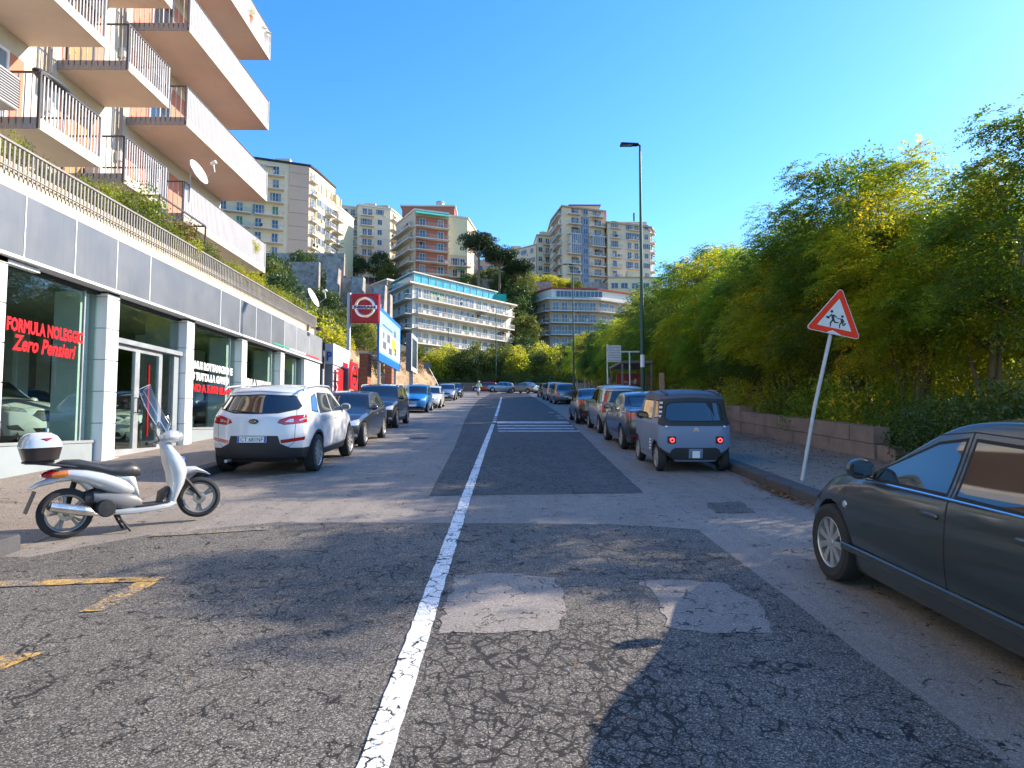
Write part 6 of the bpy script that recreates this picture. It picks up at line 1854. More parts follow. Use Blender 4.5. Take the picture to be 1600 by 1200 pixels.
# ---------------------------------------------------------------- terrace planting over the showroom
tb_me = clump_crown('crown', 61, (.55, .55, .42), .55, 30, 70, .06, .2, M['leaf_terrace'], shell=.3)
tb_me2 = clump_crown('crown', 62, (.4, .7, .35), .45, 30, 70, .05, .18, M['leaf_mid'], shell=.3)
def planter_bush(x, y, me, s, cm, label, group='potted plants along the terrace edge', z=5.75, first=None):
    r = tag(empty('potted_plant', (x, y, z), (0, 0, rv.uniform(0, 6))), label, 'plant', group)
    o = bpy.data.objects.new('foliage', me); C.objects.link(o); o.parent = r; o.scale = (s, s, s); o.location = (0, 0, .18)
    if cm: o.material_slots[0].link = 'OBJECT'; o.material_slots[0].material = M[cm]
    mb = MB(); mb.lathe([(.001, 0), (.13, 0), (.17, .28), (.185, .28), (.185, .32), (.15, .32), (.14, .27), (.001, .27)], 16, 'z'); mb.build('pot', M['terracotta'], r, True)
    return r
for (y, s, cm, lab) in [(10.9, .75, None, 'yellow-green bushy plant above the first fascia panels'), (11.6, .9, None, 'bright yellow-green plant on the terrace beneath the lowest balcony'), (12.3, .5, 'leaf_dark', 'small dark spiky plant at the terrace railing'),
                        (14.3, 1.05, 'leaf_mid', 'rounded green shrub on the terrace above the entrance'), (15.1, 1.25, None, 'large green shrub on the terrace above the entrance doors'), (16.0, 1.0, 'leaf_mid', 'mixed green shrub right of the largest terrace shrub'),
                        (16.9, 1.15, 'leaf_dry', 'sparse brownish shrub under the metal pergola frame'), (17.8, 1.25, None, 'tall loose yellow-green shrub below the first satellite dish'), (18.7, 1.0, 'leaf_mid', 'green shrub left of the small terrace palm'),
                        (21.4, .8, 'leaf_mid', 'low green plant just past the small terrace palm'), (22.1, .75, None, 'low plant in the row under the long balcony'), (22.9, .8, 'leaf_mid', 'green plant under the end of the long balcony'),
                        (23.7, .85, None, 'yellow-green plant with a few red flowers'), (24.4, .9, 'leaf_terrace', 'bright green plant among red flowers'), (25.1, .95, 'leaf_terrace', 'bright green bush near the far terrace corner'), (25.9, 1.0, 'leaf_mid', 'green bush beside the second satellite dish')]:
    planter_bush(-8.5, y, tb_me if rv.random() < .6 else tb_me2, s, cm, lab)
for i_ in range(24):
    planter_bush(-8.38 - rv.uniform(0, .25), 13.6 + i_ * .56, rv.choice([tb_me, tb_me2]), rv.uniform(.72, 1.05), rv.choice([None, 'leaf_mid', 'leaf_terrace', 'leaf_yellow']), 'small leafy plant squeezed against the terrace railing between bigger shrubs', 'small plants along the terrace railing')
mb = MB()
for k in range(26):
    y = rv.uniform(23.3, 26.2); x = -8.25 + rv.uniform(-.15, .1); z = 6.25 + rv.uniform(-.05, .3)
    mb.sphere((x, y, z), rv.uniform(.03, .055), 6, 4)
o = mb.build('geranium_flowers', M['petal_red']); tag(o, 'small red flowers scattered over the terrace plants near the far corner', 'flowers', kind='stuff')
def palm(loc, s, label, n=26):
    r = tag(empty('small_palm', loc), label, 'palm')
    rr = random.Random(int(loc[1] * 10))
    cs, ax, nr, ln = [], [], [], []
    for k in range(n):
        a = rr.uniform(0, 6.28); el_ = rr.uniform(.1, 1.2)
        d = Vector((math.cos(a) * math.cos(el_), math.sin(a) * math.cos(el_), math.sin(el_)))
        for j in range(16):
            t = (j + 1) / 16
            p = d * (s * t) + Vector((0, 0, -.55 * s * t * t)) + Vector((0, 0, .5))
            sdv = d.cross(Vector((0, 0, 1))).normalized()
            for sg in (-1, 1):
                v = (sdv * sg + d * .6 + Vector((0, 0, -.2))).normalized()
                cs.append(p + v * .08 * s); ax.append(v); nr.append(Vector((0, 0, 1)) + d * .3); ln.append(.20 * s)
    me = quads_mesh('fronds', np.array([tuple(v) for v in cs]), np.array([tuple(v) for v in ax]), np.array([tuple(v) for v in nr]), np.array(ln), np.array(ln) * .14, M['leaf_mid'])
    o = bpy.data.objects.new('fronds', me); C.objects.link(o); o.parent = r
    MB().tube([(0, 0, 0), (0, 0, .55)], [.09, .07], 8).build('trunk', M['bark'], r, True)
palm((-8.7, 20.2, 5.75), .95, 'small arching palm on the terrace in front of the long balcony')
palm((-8.6, 26.7, 5.75), .8, 'small palm at the far corner of the terrace by the second dish')
palm((-8.6, 13.0, 5.75), .55, 'spiky little palm at the terrace railing left of the green shrubs', 14)
palm((-9.95, 26.4, 17.2), .55, 'spiky plant hanging over the end of the topmost visible long balcony', 14)
planter_bush(-9.9, 24.9, tb_me2, .5, 'leaf_yellow', 'thin yellow-green plant behind the topmost long balcony railing', z=17.2)
planter_bush(-10.0, 25.9, tb_me, .7, 'leaf_yellow', 'yellowish plant rising behind the lowest long balcony railing', z=8.17)
mb = MB()
t = tag(empty('pergola_frame', (-8.7, 16.6, 5.75)), 'dark thin metal pergola frame standing among the terrace shrubs', 'frame')
for (x, y) in ((0, 0), (0, 2.6), (-1.6, 0), (-1.6, 2.6)): MB().box(x - .02, x + .02, y - .02, y + .02, 0, 1.75).build('post', M['rail_dark'], t)
for (x0, x1, y0, y1) in ((-.02, .02, 0, 2.6), (-1.62, -1.58, 0, 2.6), (-1.6, 0, -.02, .02), (-1.6, 0, 2.58, 2.62)): MB().box(x0, x1, y0, y1, 1.75, 1.79).build('beam', M['rail_dark'], t)
# ---------------------------------------------------------------- left embankment and hillside planting
dm = [clump_crown('crown', 71 + i, (2.6, 2.6, 2.4), 3.0, 90, 70, .26, .7, M['leaf_mid'], shell=.4) for i in range(2)]
dp = [tree_proto('hillside_tree', dm[i], stems(71 + i, 3.2, 1.2, .12, 3), 'rounded green tree growing on the slope between the buildings', 'trees on the hillside') for i in range(2)]
k = 0
def ht(x, y, s, cm=None, z=None, label='rounded green tree growing on the slope between the apartment blocks', group='trees on the hillside'):
    global k
    put(dp[k % 2], x, y, (terr(x, y) if z is None else z) - .3, s, rv.uniform(0, 6), k < 2, cm=cm, label=label, group=group); k += 1
L1, G1 = 'olive-green bushy tree on the bank behind the showroom and the red square sign', 'bushy trees on the left bank'
for (x, y, s, cm) in [(-11.8, 40, .78, 'leaf_mid'), (-13.2, 43, .88, 'leaf_yellow'), (-14.2, 47, .9, 'leaf_mid'), (-12.8, 48, .75, 'leaf_yellow'), (-16, 52, .8, 'leaf_mid'), (-19, 60, .8, 'leaf_dark'), (-16, 58, .75, 'leaf_mid'), (-23, 68, .9, 'leaf_dark'), (-14.5, 38, .8, 'leaf_dark'), (-27, 76, 1.0, 'leaf_mid'), (-30, 84, 1.1, 'leaf_dark'), (-36, 92, 1.0, 'leaf_mid'), (-20, 84, .8, 'leaf_mid'), (-17, 80, .75, 'leaf_yellow'), (-23.5, 86, .9, 'leaf_dark'), (-15.5, 72, .7, 'leaf_mid'), (-17.5, 90, .8, 'leaf_dark')]:
    ht(x, y, s, cm, label=L1, group=G1)
L2, G2 = 'dry brown bush on the rocky bank behind the roadside billboards', 'dry bushes on the rocky bank'
for i in range(20):
    y = 37 + i * 2.4
    put(bush, -10.6 - rv.uniform(0, 1.6), y, terr(-11, y) + .2 + rv.uniform(0, .8), rv.uniform(1.0, 1.7), rv.uniform(0, 6), cm='leaf_dry' if i % 4 else 'leaf_mid', label=L2, group=G2)
for (x, y, s, cm) in [(-36, 118, 1.3, 'leaf_dark'), (-31, 116, 1.1, 'leaf_dark'), (-26, 112, 1.0, 'leaf_mid'), (-23, 118, 1.0, 'leaf_dark'), (-34, 182, 1.5, 'leaf_dark'), (-40, 178, 1.2, 'leaf_dark'), (-30, 172, 1.2, 'leaf_mid'),
                      (4.5, 152, 1.5, 'leaf_dark'), (5, 158, 1.5, 'leaf_mid'), (3, 163, 1.6, 'leaf_dark'), (4, 167, 1.6, 'leaf_dark'), (5, 172, 1.5, 'leaf_mid'), 
                      (0, 172, 1.5, 'leaf_dark'), (-3, 178, 1.4, 'leaf_dark'), (10, 190, 1.25, 'leaf_dark'), (14, 192, 1.3, 'leaf_dark'), (7, 192, 1.2, 'leaf_dark'), (16, 194, 1.1, 'leaf_dark'), (4, 140, 1.4, 'leaf_mid'), (8, 143, 1.4, 'leaf_dark'),
                      (3, 130, 1.3, 'leaf_dark'), (6, 126, 1.3, 'leaf_yellow'), (10, 122, 1.2, 'leaf_yellow'), (30, 130, 1.5, 'leaf_dark'), (36, 135, 1.6, 'leaf_mid'), (24, 122, 1.4, 'leaf_dark'), (42, 130, 1.6, 'leaf_mid'), (50, 140, 1.8, 'leaf_dark'), (60, 150, 2, 'leaf_dark'), (40, 185, 1.5, 'leaf_dark'), (52, 190, 1.6, 'leaf_dark'), (13, 157, 1.1, 'leaf_mid'), (17, 158, 1.1, 'leaf_dark'), (21.5, 157, 1.1, 'leaf_mid'), (26, 158, 1.1, 'leaf_mid'), (31, 160, 1.2, 'leaf_dark'), (-9, 172, 1.3, 'leaf_dark'), (-6, 176, 1.2, 'leaf_dark'), (2, 176, 1.2, 'leaf_dark'), (16, 140, 1.4, 'leaf_dark'), (24, 138, 1.5, 'leaf_mid'), (31, 142, 1.6, 'leaf_dark'), (12, 132, 1.3, 'leaf_mid'), (20, 128, 1.5, 'leaf_mid'), (-1, 126, 1.2, 'leaf_mid')]:
    ht(x, y, s, cm)
for (x, y, s, cm) in ((9, 187, 1.4, 'leaf_yellow'), (13, 186.5, 1.3, 'leaf_yellow'), (16.5, 188, 1.3, 'leaf_yellow'), (20, 187, 1.1, 'leaf_mid'), (5, 180, 1.4, 'leaf_mid')): ht(x, y, s, cm, z=37.5)
# umbrella pines
def pine(x, y, z0, h, r, seed):
    root = tag(empty('umbrella_pine', (x, y, z0)), {91: 'tallest umbrella pine, leftmost beside the salmon-fronted block', 92: 'middle umbrella pine with a broad flat dark crown', 93: 'smaller umbrella pine to the right of the other two'}[seed], 'pine', 'umbrella pines on the ridge')
    me = clump_crown('crown', seed, (r, r, r * .42), h - r * .30, 130, 110, .34, r * .26, M['leaf_pine'], flat=.55, shell=.2)
    o = bpy.data.objects.new('crown', me); C.objects.link(o); o.parent = root
    mb = MB(); mb.tube([(0, 0, -2), (.2, 0, h * .4), (.1, .1, h * .68)], [.38, .3, .24], 8)
    rr = random.Random(seed)
    for i in range(9):
        a = i * .7 + rr.uniform(-.2, .2); mb.tube([(.1, .1, h * (.58 + .02 * (i % 4))), (math.cos(a) * r * .35, math.sin(a) * r * .35, h * .76), (math.cos(a) * r * .7, math.sin(a) * r * .7, h * .88)], [.16, .10, .05], 6)
    mb.build('trunk', M['bark'], root, True)
pine(-6.4, 165, 36.0, 13.4, 5.2, 91)
pine(-1.2, 167, 35.0, 11.6, 5.0, 92)
pine(3.2, 170, 34.5, 9.6, 4.4, 93)
# ================================================================ apartment blocks on the hill
M['b_cream'] = mat('b_cream', (0.74, 0.59, 0.39), 0.85, var=0.1, vs=.12, streak=0.2, world=True)
M['b_yellow'] = mat('b_yellow', (0.74, 0.62, 0.36), 0.85, var=0.1, vs=.12, streak=0.15, world=True)
M['b_beige'] = mat('b_beige', (0.58, 0.47, 0.33), 0.85, var=0.12, vs=.12, streak=0.2, world=True)
M['b_pinkish'] = mat('b_pinkish', (0.70, 0.45, 0.31), 0.85, var=0.08, vs=.12, streak=0.12, world=True)
M['b_white'] = mat('b_white', (0.66, 0.62, 0.54), 0.8, var=0.1, vs=.2, streak=0.2, world=True)
M['b_brick'] = mat('b_brick', (0.36, 0.14, 0.10), 0.9, var=0.15, vs=.5, world=True)
M['b_tan'] = mat('b_tan', (0.46, 0.32, 0.22), 0.9, var=0.12, vs=.5, world=True)
M['b_slab'] = mat('b_slab', (0.68, 0.62, 0.52), 0.85, var=0.12, vs=.5, streak=.2, world=True)
M['b_roof'] = mat('b_roof', (0.025, 0.025, 0.035), 0.8, var=0.1)
M['b_redtrim'] = mat('b_redtrim', (0.35, 0.06, 0.04), 0.8, var=0.1)
M['b_railing'] = mat('b_railing', (0.42, 0.40, 0.36), 0.7, var=0.1)
M['turq_glass'] = mat('turq_glass', (0.035, 0.33, 0.42), 0.12, var=0.35, vs=.8, spec=.9, world=True)
M['teal_cloth'] = mat('teal_cloth', (0.02, 0.38, 0.30), 0.8, var=0.2, vs=.6)
M['b_window'] = mat('b_window', (0.045, 0.075, 0.12), 0.15, var=0.3, vs=.4, spec=.8, world=True)
M['b_shutter'] = mat('b_shutter', (0.17, 0.21, 0.26), 0.6, var=0.25, vs=.3, world=True)
M['b_shut_green'] = mat('b_shut_green', (0.05, 0.20, 0.10), 0.6, var=0.2, world=True)
M['b_bluegrey'] = mat('b_bluegrey', (0.22, 0.25, 0.32), 0.7, var=0.15, vs=.3, world=True)
M['b_dark'] = mat('b_dark', (0.03, 0.03, 0.035), 0.8, var=0.1)
M['stone_grey'] = mat('stone_grey', (0.33, 0.29, 0.25), 0.9, var=0.55, vs=1.2, bmp=.6, bs=1.5, world=True, streak=.3)
WM = {}
def winmesh(kind, w, h, glass='b_window'):
    key = (kind, round(w, 2), round(h, 2), glass)
    if key not in WM:
        mb = MB(); t = .09
        mb.box(0, w, -.06, .02, h, h + t, 0).box(0, w, -.10, .02, -t, 0, 0).box(-t, 0, -.06, .02, -t, h + t, 0).box(w, w + t, -.06, .02, -t, h + t, 0)
        mb.box(w / 2 - .04, w / 2 + .04, -.04, .02, 0, h, 0)
        mb.box(0, w, -.01, .02, 0, h, 1)
        if kind == 'shut':
            mb.box(-t - .45, -t, -.10, -.03, 0, h, 2).box(w + t, w + t + .45, -.10, -.03, 0, h, 2)
        if kind == 'roll': mb.box(0, w, -.03, .0, h * .45, h, 2)
        o = mb.build('window', [M['b_white'], M[glass], M['b_shutter']]); me = o.data; bpy.data.objects.remove(o)
        WM[key] = me
    return WM[key]
rb = random.Random(77)
def block(name, label, pts, z0, z1, wall, roof=None, depth=14, cat='building', roofm='b_slab', eave=.35):
    """pts: visible footprint line from left to right (x, y); body is closed behind it"""
    root = tag(empty(name, (pts[0][0], pts[0][1], z0)), label, cat)
    off = Matrix.Translation(-Vector(root.location))
    def add(o):
        o.parent = root; o.matrix_parent_inverse = off; return o
    back = [(pts[-1][0] + .15 * depth, pts[-1][1] + depth), (pts[0][0] - .05 * depth, max(pts[0][1], pts[-1][1]) + depth)]
    poly = pts + back
    add(MB().prism(poly, z0, z1, 'z').build('wall', M[wall]))
    c = Vector((sum(p[0] for p in poly) / len(poly), sum(p[1] for p in poly) / len(poly)))
    big = [tuple(Vector(p) + (Vector(p) - c).normalized() * eave) for p in poly]
    add(MB().prism(big, z1 + .003, z1 + .45, 'z').build('roof', M[roofm]))
    add(MB().box(c.x - 2, c.x + 1.5, c.y - 2, c.y + 2, z1 + .45, z1 + 2.6).build('stair_head', M[wall]))
    for k in range(3):
        x = c.x + rb.uniform(-4, 4); add(MB().tube([(x, c.y - 3, z1 + .4), (x, c.y - 3, z1 + rb.uniform(2, 3.4))], .05, 5).build('antenna', M['galv']))
    return root, add
def face(add, p0, p1, z0, fh, nf, cols, slabs=(), kind=None, w=1.15, h=1.5, door=True, panel=None, band=False, railm='b_railing', depth=1.2, gl='b_window', dz=0.0, skip=0.0, ac=0.15):
    """cols: fractions along p0->p1; slabs: list of (f0,f1) balcony spans"""
    p0, p1 = Vector(p0), Vector(p1)
    d = p1 - p0; L = d.length; u = d / L
    nrm = Vector((u.y, -u.x))
    ang = math.atan2(u.y, u.x)
    for k in range(nf):
        z = z0 + fh * k
        if band:
            q0, q1 = p0 + nrm * .04, p1 + nrm * .04
            c4 = [p0 + nrm * .003, p1 + nrm * .003, q1, q0]
            add(MB().add([(c.x, c.y, z - .12) for c in c4] + [(c.x, c.y, z + .12) for c in c4], [(0, 3, 2, 1), (4, 5, 6, 7), (0, 1, 5, 4), (1, 2, 6, 5), (2, 3, 7, 6), (3, 0, 4, 7)]).build('string_course', M['b_slab']))
        for (a, b_, m) in (panel or []):
            c4 = [p0 + u * L * a + nrm * .003, p0 + u * L * b_ + nrm * .003, p0 + u * L * b_ + nrm * .05, p0 + u * L * a + nrm * .05]
            add(MB().add([(c.x, c.y, z + .1) for c in c4] + [(c.x, c.y, z + fh - .15) for c in c4], [(0, 3, 2, 1), (4, 5, 6, 7), (0, 1, 5, 4), (1, 2, 6, 5), (2, 3, 7, 6), (3, 0, 4, 7)]).build('wall_panel', M[m]))
        for c in cols:
            if rb.random() < skip: continue
            on = any(a <= c <= b_ for a, b_ in slabs)
            hh = 2.1 if on and door else h
            zz = z + (.25 if on and door else .95) + dz
            kd = kind or rb.choice(['plain', 'shut', 'roll', 'plain'])
            me = winmesh(kd, w, hh, gl if rb.random() < .8 else rb.choice(['b_window', 'b_shutter', 'b_shut_green']))
            o = bpy.data.objects.new('window', me); C.objects.link(o)
            p = p0 + u * (L * c - w / 2) + nrm * .055
            add(o); o.location = (p.x, p.y, zz); o.rotation_euler = (0, 0, ang)
            if rb.random() < ac:
                q = p + u * (w + .8)
                a_ = MB().box(-.4, .4, -.3, 0, 0, .55).build('air_conditioner', M['b_white']); add(a_); a_.location = (q.x, q.y, z + .5); a_.rotation_euler = (0, 0, ang)
        for (a, b_) in slabs:
            mb = MB()
            A, B = p0 + u * L * a, p0 + u * L * b_
            def bx(o0, o1, z_0, z_1, mi, e=0.0):
                c4 = [A + nrm * o0 - u * e, B + nrm * o0 + u * e, B + nrm * o1 + u * e, A + nrm * o1 - u * e]
                mb.add([(c.x, c.y, z_0) for c in c4] + [(c.x, c.y, z_1) for c in c4], [(0, 3, 2, 1), (4, 5, 6, 7), (0, 1, 5, 4), (1, 2, 6, 5), (2, 3, 7, 6), (3, 0, 4, 7)], mi)
            bx(.01, depth, z - .08, z + .16, 0)
            bx(depth - .05, depth - .01, z + 1.02, z + 1.08, 1)
            n = max(2, int((B - A).length / .28))
            for i in range(n + 1):
                q = A + (B - A) * (i / n)
                c4 = [q + nrm * (depth - .05) - u * .02, q + nrm * (depth - .05) + u * .02, q + nrm * (depth - .02) + u * .02, q + nrm * (depth - .02) - u * .02]
                mb.add([(c.x, c.y, z + .16) for c in c4] + [(c.x, c.y, z + 1.05) for c in c4], [(0, 1, 5, 4), (1, 2, 6, 5), (2, 3, 7, 6), (3, 0, 4, 7)], 1)
            for e in (A, B):
                c4 = [e + nrm * .0 - u * .02, e + nrm * .0 + u * .02, e + nrm * (depth - .02) + u * .02, e + nrm * (depth - .02) - u * .02]
                mb.add([(c.x, c.y, z + .95) for c in c4] + [(c.x, c.y, z + 1.06) for c in c4], [(0, 3, 2, 1), (4, 5, 6, 7), (0, 1, 5, 4), (1, 2, 6, 5), (2, 3, 7, 6), (3, 0, 4, 7)], 1)
            add(mb.build('balcony', [M['b_slab'], M[railm]]))
            if rb.random() < .16 and L * (b_ - a) > 3:
                q = A + u * rb.uniform(.3, max(.4, L * (b_ - a) - 2.4)); w_ = rb.uniform(1.4, 2.4)
                c4 = [q + nrm * .05, q + u * w_ + nrm * .05, q + u * w_ + nrm * (depth - .1), q + nrm * (depth - .1)]
                zz_ = [2.55, 2.55, 1.9, 1.9]
                add(MB().add([(c.x, c.y, z + h_) for c, h_ in zip(c4, zz_)] + [(c.x, c.y, z + h_ + .04) for c, h_ in zip(c4, zz_)], [(0, 3, 2, 1), (4, 5, 6, 7), (0, 1, 5, 4), (1, 2, 6, 5), (2, 3, 7, 6), (3, 0, 4, 7)]).build('awning', M[rb.choice(['b_white', 'teal_cloth', 'b_tan', 'b_bluegrey', 'b_shutter'])]))
            if rb.random() < .3:
                for _ in range(rb.randint(1, 4)):
                    q = A + u * rb.uniform(.2, L * (b_ - a) - .5) + nrm * (depth - .0)
                    add(MB().box(q.x - .22, q.x + .22, q.y - .03, q.y + .0, z + .35, z + .98).build('hanging_laundry', M[rb.choice(['b_white', 'b_bluegrey', 'b_redtrim', 'b_dark'])]))
# 1 tall cream block with a blank pinkish bay, upper left
r, add = block('apartment_block', 'tall cream block with a blank pinkish bay and dark roof, farthest left on the hill', [(-64, 143.5), (-49.0, 149.5), (-44.9, 151.1), (-44.2, 154)], 36, 61.6, 'b_cream', roofm='b_roof', depth=11)
face(add, (-64, 143.5), (-49.0, 149.5), 39.6, 3.1, 7, [.15, .36, .60, .82], [(.05, .5), (.55, .93)], w=1.2)
add(MB().prism([(-48.95, 149.35), (-44.95, 150.91), (-44.95, 151.06), (-48.95, 149.5)], 39, 61.5, 'z').build('blank_bay', M['b_pinkish']))
for k in range(7): add(MB().prism([(-48.95, 149.29), (-44.95, 150.85), (-44.95, 150.9), (-48.95, 149.34)], 41 + k * 3.1, 41.12 + k * 3.1, 'z').build('string_course', M['b_tan']))
face(add, (-44.9, 151.2), (-44.2, 153.9), 39.6, 3.1, 7, [.5], [(.02, .98)], w=1.0, depth=1.0)
# 2 yellow receding block
r, add = block('apartment_block', 'pale yellow block with stacked balconies turned sideways next to the pinkish bay', [(-44.6, 153.5), (-44.0, 153.5), (-41.4, 166)], 36, 56.6, 'b_yellow', depth=9)
face(add, (-44.0, 153.5), (-41.4, 166), 37.4, 3.05, 6, [.12, .3, .46, .66, .84], [(.38, .6), (.68, .96)], w=1.2, depth=1.5, kind='shut')
for k in range(5): add(MB().box(-43.5 + k * .52, -43.2 + k * .52, 155.5 + k * 2.5, 155.9 + k * 2.5, 57, 59).build('roof_post', M['b_yellow']))
# 3 cream-yellow blocks
r, add = block('apartment_block', 'cream block with red-tinged top floor between the yellow block and salmon-fronted block', [(-49.6, 197.5), (-44.6, 199.5), (-44.0, 197), (-34.8, 200.8), (-33.6, 205)], 44, 68.0, 'b_cream', depth=11)
face(add, (-49.6, 197.5), (-44.6, 199.5), 49.5, 3.1, 6, [.35, .75], [(.1, .98)], w=1.2)
face(add, (-44.0, 197), (-34.8, 200.8), 49.5, 3.1, 6, [.22, .38, .68], [(.1, .5)], w=1.2, band=True)
face(add, (-34.8, 200.8), (-33.6, 205), 49.5, 3.1, 6, [.5], [(.1, .9)], w=1.0)
add(MB().box(-43.0, -35.4, 201, 202.5, 68.5, 69.4).build('parapet', M['b_tan']))
r, add = block('apartment_block', 'narrow shaded cream block squeezed left of the salmon-fronted block', [(-34, 206), (-29.5, 206)], 44, 64, 'b_beige', depth=8)
face(add, (-34, 206), (-29.5, 206), 48, 3.1, 5, [.3, .7], [(.1, .9)], w=1.0)
# 4 salmon / brick-fronted block
r, add = block('apartment_block', 'salmon-fronted block with long pale balconies and green awning on its top floor', [(-30.2, 184), (-23.2, 171), (-14.7, 174.5), (-14.9, 176.0), (-9.9, 178)], 34, 58.0, 'b_beige', depth=12)
face(add, (-30.2, 184), (-23.2, 171), 38.2, 3.1, 6, [.2, .5, .8], [(.02, .98)], w=1.2, depth=1.6)
face(add, (-23.2, 171), (-14.7, 174.5), 38.2, 3.1, 6, [.22, .76], [(.0, 1.0)], panel=[(.03, .97, 'b_brick')], w=1.4, depth=1.5)
face(add, (-14.9, 176.0), (-9.9, 178), 38.2, 3.1, 3, [.35, .75], [(.0, 1.12)], w=1.2, depth=1.6)
add(MB().prism([(-14.8, 175.88), (-9.95, 177.82), (-9.95, 177.95), (-14.8, 176.01)], 47.6, 57.9, 'z').build('blank_bay', M['b_yellow']))
add(MB().add([(-22.7, 169.6, 56.9), (-14.2, 173.1, 56.9), (-14.8, 174.4, 57.9), (-23.3, 170.9, 57.9), (-22.7, 169.6, 57.0), (-14.2, 173.1, 57.0), (-14.8, 174.4, 58.0), (-23.3, 170.9, 58.0)], [(0, 3, 2, 1), (4, 5, 6, 7), (0, 1, 5, 4), (1, 2, 6, 5), (2, 3, 7, 6), (3, 0, 4, 7)]).build('awning', M['teal_cloth']))
add(MB().box(-27.5, -13.4, 177, 186, 58.4, 61.0).build('penthouse', M['b_brick']))
add(MB().box(-28, -13, 176.5, 186.5, 61.0, 61.35).build('penthouse_roof', M['b_slab']))
add(MB().lathe([(.001, 2.2), (1.1, 2.0), (1.3, 1.7), (1.1, 1.5), (1.1, 0), (.001, 0)], 16).build('water_tank', M['galv'], None, True)).location = (-17.5, 180, 61.3)
# 5 houses on the crest behind the pines
r, add = block('apartment_block', 'low salmon-walled house hidden behind the umbrella pines', [(-18, 230), (-3, 230)], 46, 59.5, 'b_pinkish', depth=10)
face(add, (-18, 230), (-3, 230), 49, 3.1, 3, [.15, .4, .65, .9], [], w=1.4)
r, add = block('apartment_block', 'cream crest building with a sloping terrace wall right of the pines', [(-2.5, 228), (10.6, 215)], 46, 61.0, 'b_cream', depth=12, roofm='b_tan')
face(add, (-2.5, 228), (10.6, 215), 48.5, 3.1, 4, [.2, .45, .7, .9], [(.1, .55)], w=1.3)
r, add = block('apartment_block', 'cream crest building with rounded balconies left of the tall tower', [(10.8, 214.5), (16.6, 216)], 46, 64.0, 'b_cream', depth=10, roofm='b_tan')
face(add, (10.8, 214.5), (16.6, 216), 48.5, 3.1, 5, [.2, .6], [(.35, 1.1)], w=1.2, depth=1.6)
r, add = block('apartment_block', 'sliver of ochre building between the crest house and tall tower', [(15.4, 208), (18.4, 208)], 44, 59, 'b_yellow', depth=8)
face(add, (15.4, 208), (18.4, 208), 46.5, 3.1, 4, [.5], [], w=1.2)
# 6 tall tower
r, add = block('tower_block', 'tallest cream tower with a bluish glazed stair strip and balconies on both sides', [(16.0, 213), (17.9, 199.5), (31.5, 204.5), (32, 208)], 42, 68.6, 'b_cream', depth=12, roofm='b_tan', eave=.8)
face(add, (16.0, 213), (17.9, 199.5), 44.8, 3.1, 8, [.2, .5, .8], [(.05, .95)], w=1.2, depth=1.3, railm='b_bluegrey')
face(add, (17.9, 199.5), (31.5, 204.5), 44.8, 3.1, 8, [.25, .33, .80, .87], [(.10, .40), (.64, .98)], w=1.25, depth=1.5, ac=.3)
def onface(p0, p1, f0, f1, out, z0, z1, nm, m):
    p0, p1 = Vector(p0), Vector(p1); d = p1 - p0; u = d.normalized(); n_ = Vector((u.y, -u.x))
    q = [p0 + d * f0 + n_ * .004, p0 + d * f1 + n_ * .004, p0 + d * f1 + n_ * out, p0 + d * f0 + n_ * out]
    return add(MB().prism([tuple(v) for v in q], z0, z1, 'z').build(nm, M[m]))
T0, T1 = (17.9, 199.5), (31.5, 204.5)
onface(T0, T1, .44, .61, .4, 44, 66.3, 'stair_strip', 'b_bluegrey')
for k in range(8):
    u_ = (Vector(T1) - Vector(T0)).normalized(); q = Vector(T0) + (Vector(T1) - Vector(T0)) * .475 + Vector((u_.y, -u_.x)) * .46
    o = bpy.data.objects.new('window', winmesh('plain', 1.5, 1.8)); C.objects.link(o); add(o); o.location = (q.x, q.y, 45.3 + 3.1 * k); o.rotation_euler = (0, 0, math.atan2(u_.y, u_.x))
for (f0, f1, k) in ((.16, .40, 3), (.16, .40, 4), (.68, .94, 4)):
    onface(T0, T1, f0, f1, 1.45, 45.0 + 3.1 * k, 45.0 + 3.1 * (k + 1) - .35, 'glazed_veranda', 'b_shutter')
    for j in range(6):
        onface(T0, T1, f0 + (f1 - f0) * j / 5 - .004, f0 + (f1 - f0) * j / 5 + .004, 1.5, 45.0 + 3.1 * k, 45.0 + 3.1 * (k + 1) - .36, 'veranda_bar', 'b_white')
add(MB().box(20.8, 30.2, 206, 213, 69.05, 71.2).build('penthouse', M['b_cream'])); add(MB().box(20.4, 30.6, 205.6, 213.4, 71.2, 71.5).build('penthouse_roof', M['b_redtrim']))
# 7 cream block right of it
r, add = block('apartment_block', 'broad cream block with green shutters right of the tall tower', [(32.2, 203), (46.8, 208.5), (48.2, 212)], 42, 64.8, 'b_cream', depth=11, roofm='b_tan', eave=.7)
face(add, (32.2, 203), (46.8, 208.5), 44.6, 3.1, 7, [.16, .50, .66, .90], [(.06, .30), (.46, .72)], w=1.3, depth=1.1, gl='b_window', band=True)
face(add, (46.8, 208.5), (48.2, 212), 44.6, 3.1, 7, [.5], [(.1, .9)], w=1.0)
add(MB().box(34, 46, 210, 216, 65.2, 67.4).build('penthouse', M['b_cream'])); add(MB().tube([(41.5, 208, 67), (41.5, 208, 69.6)], .25, 8).build('chimney', M['b_dark']))
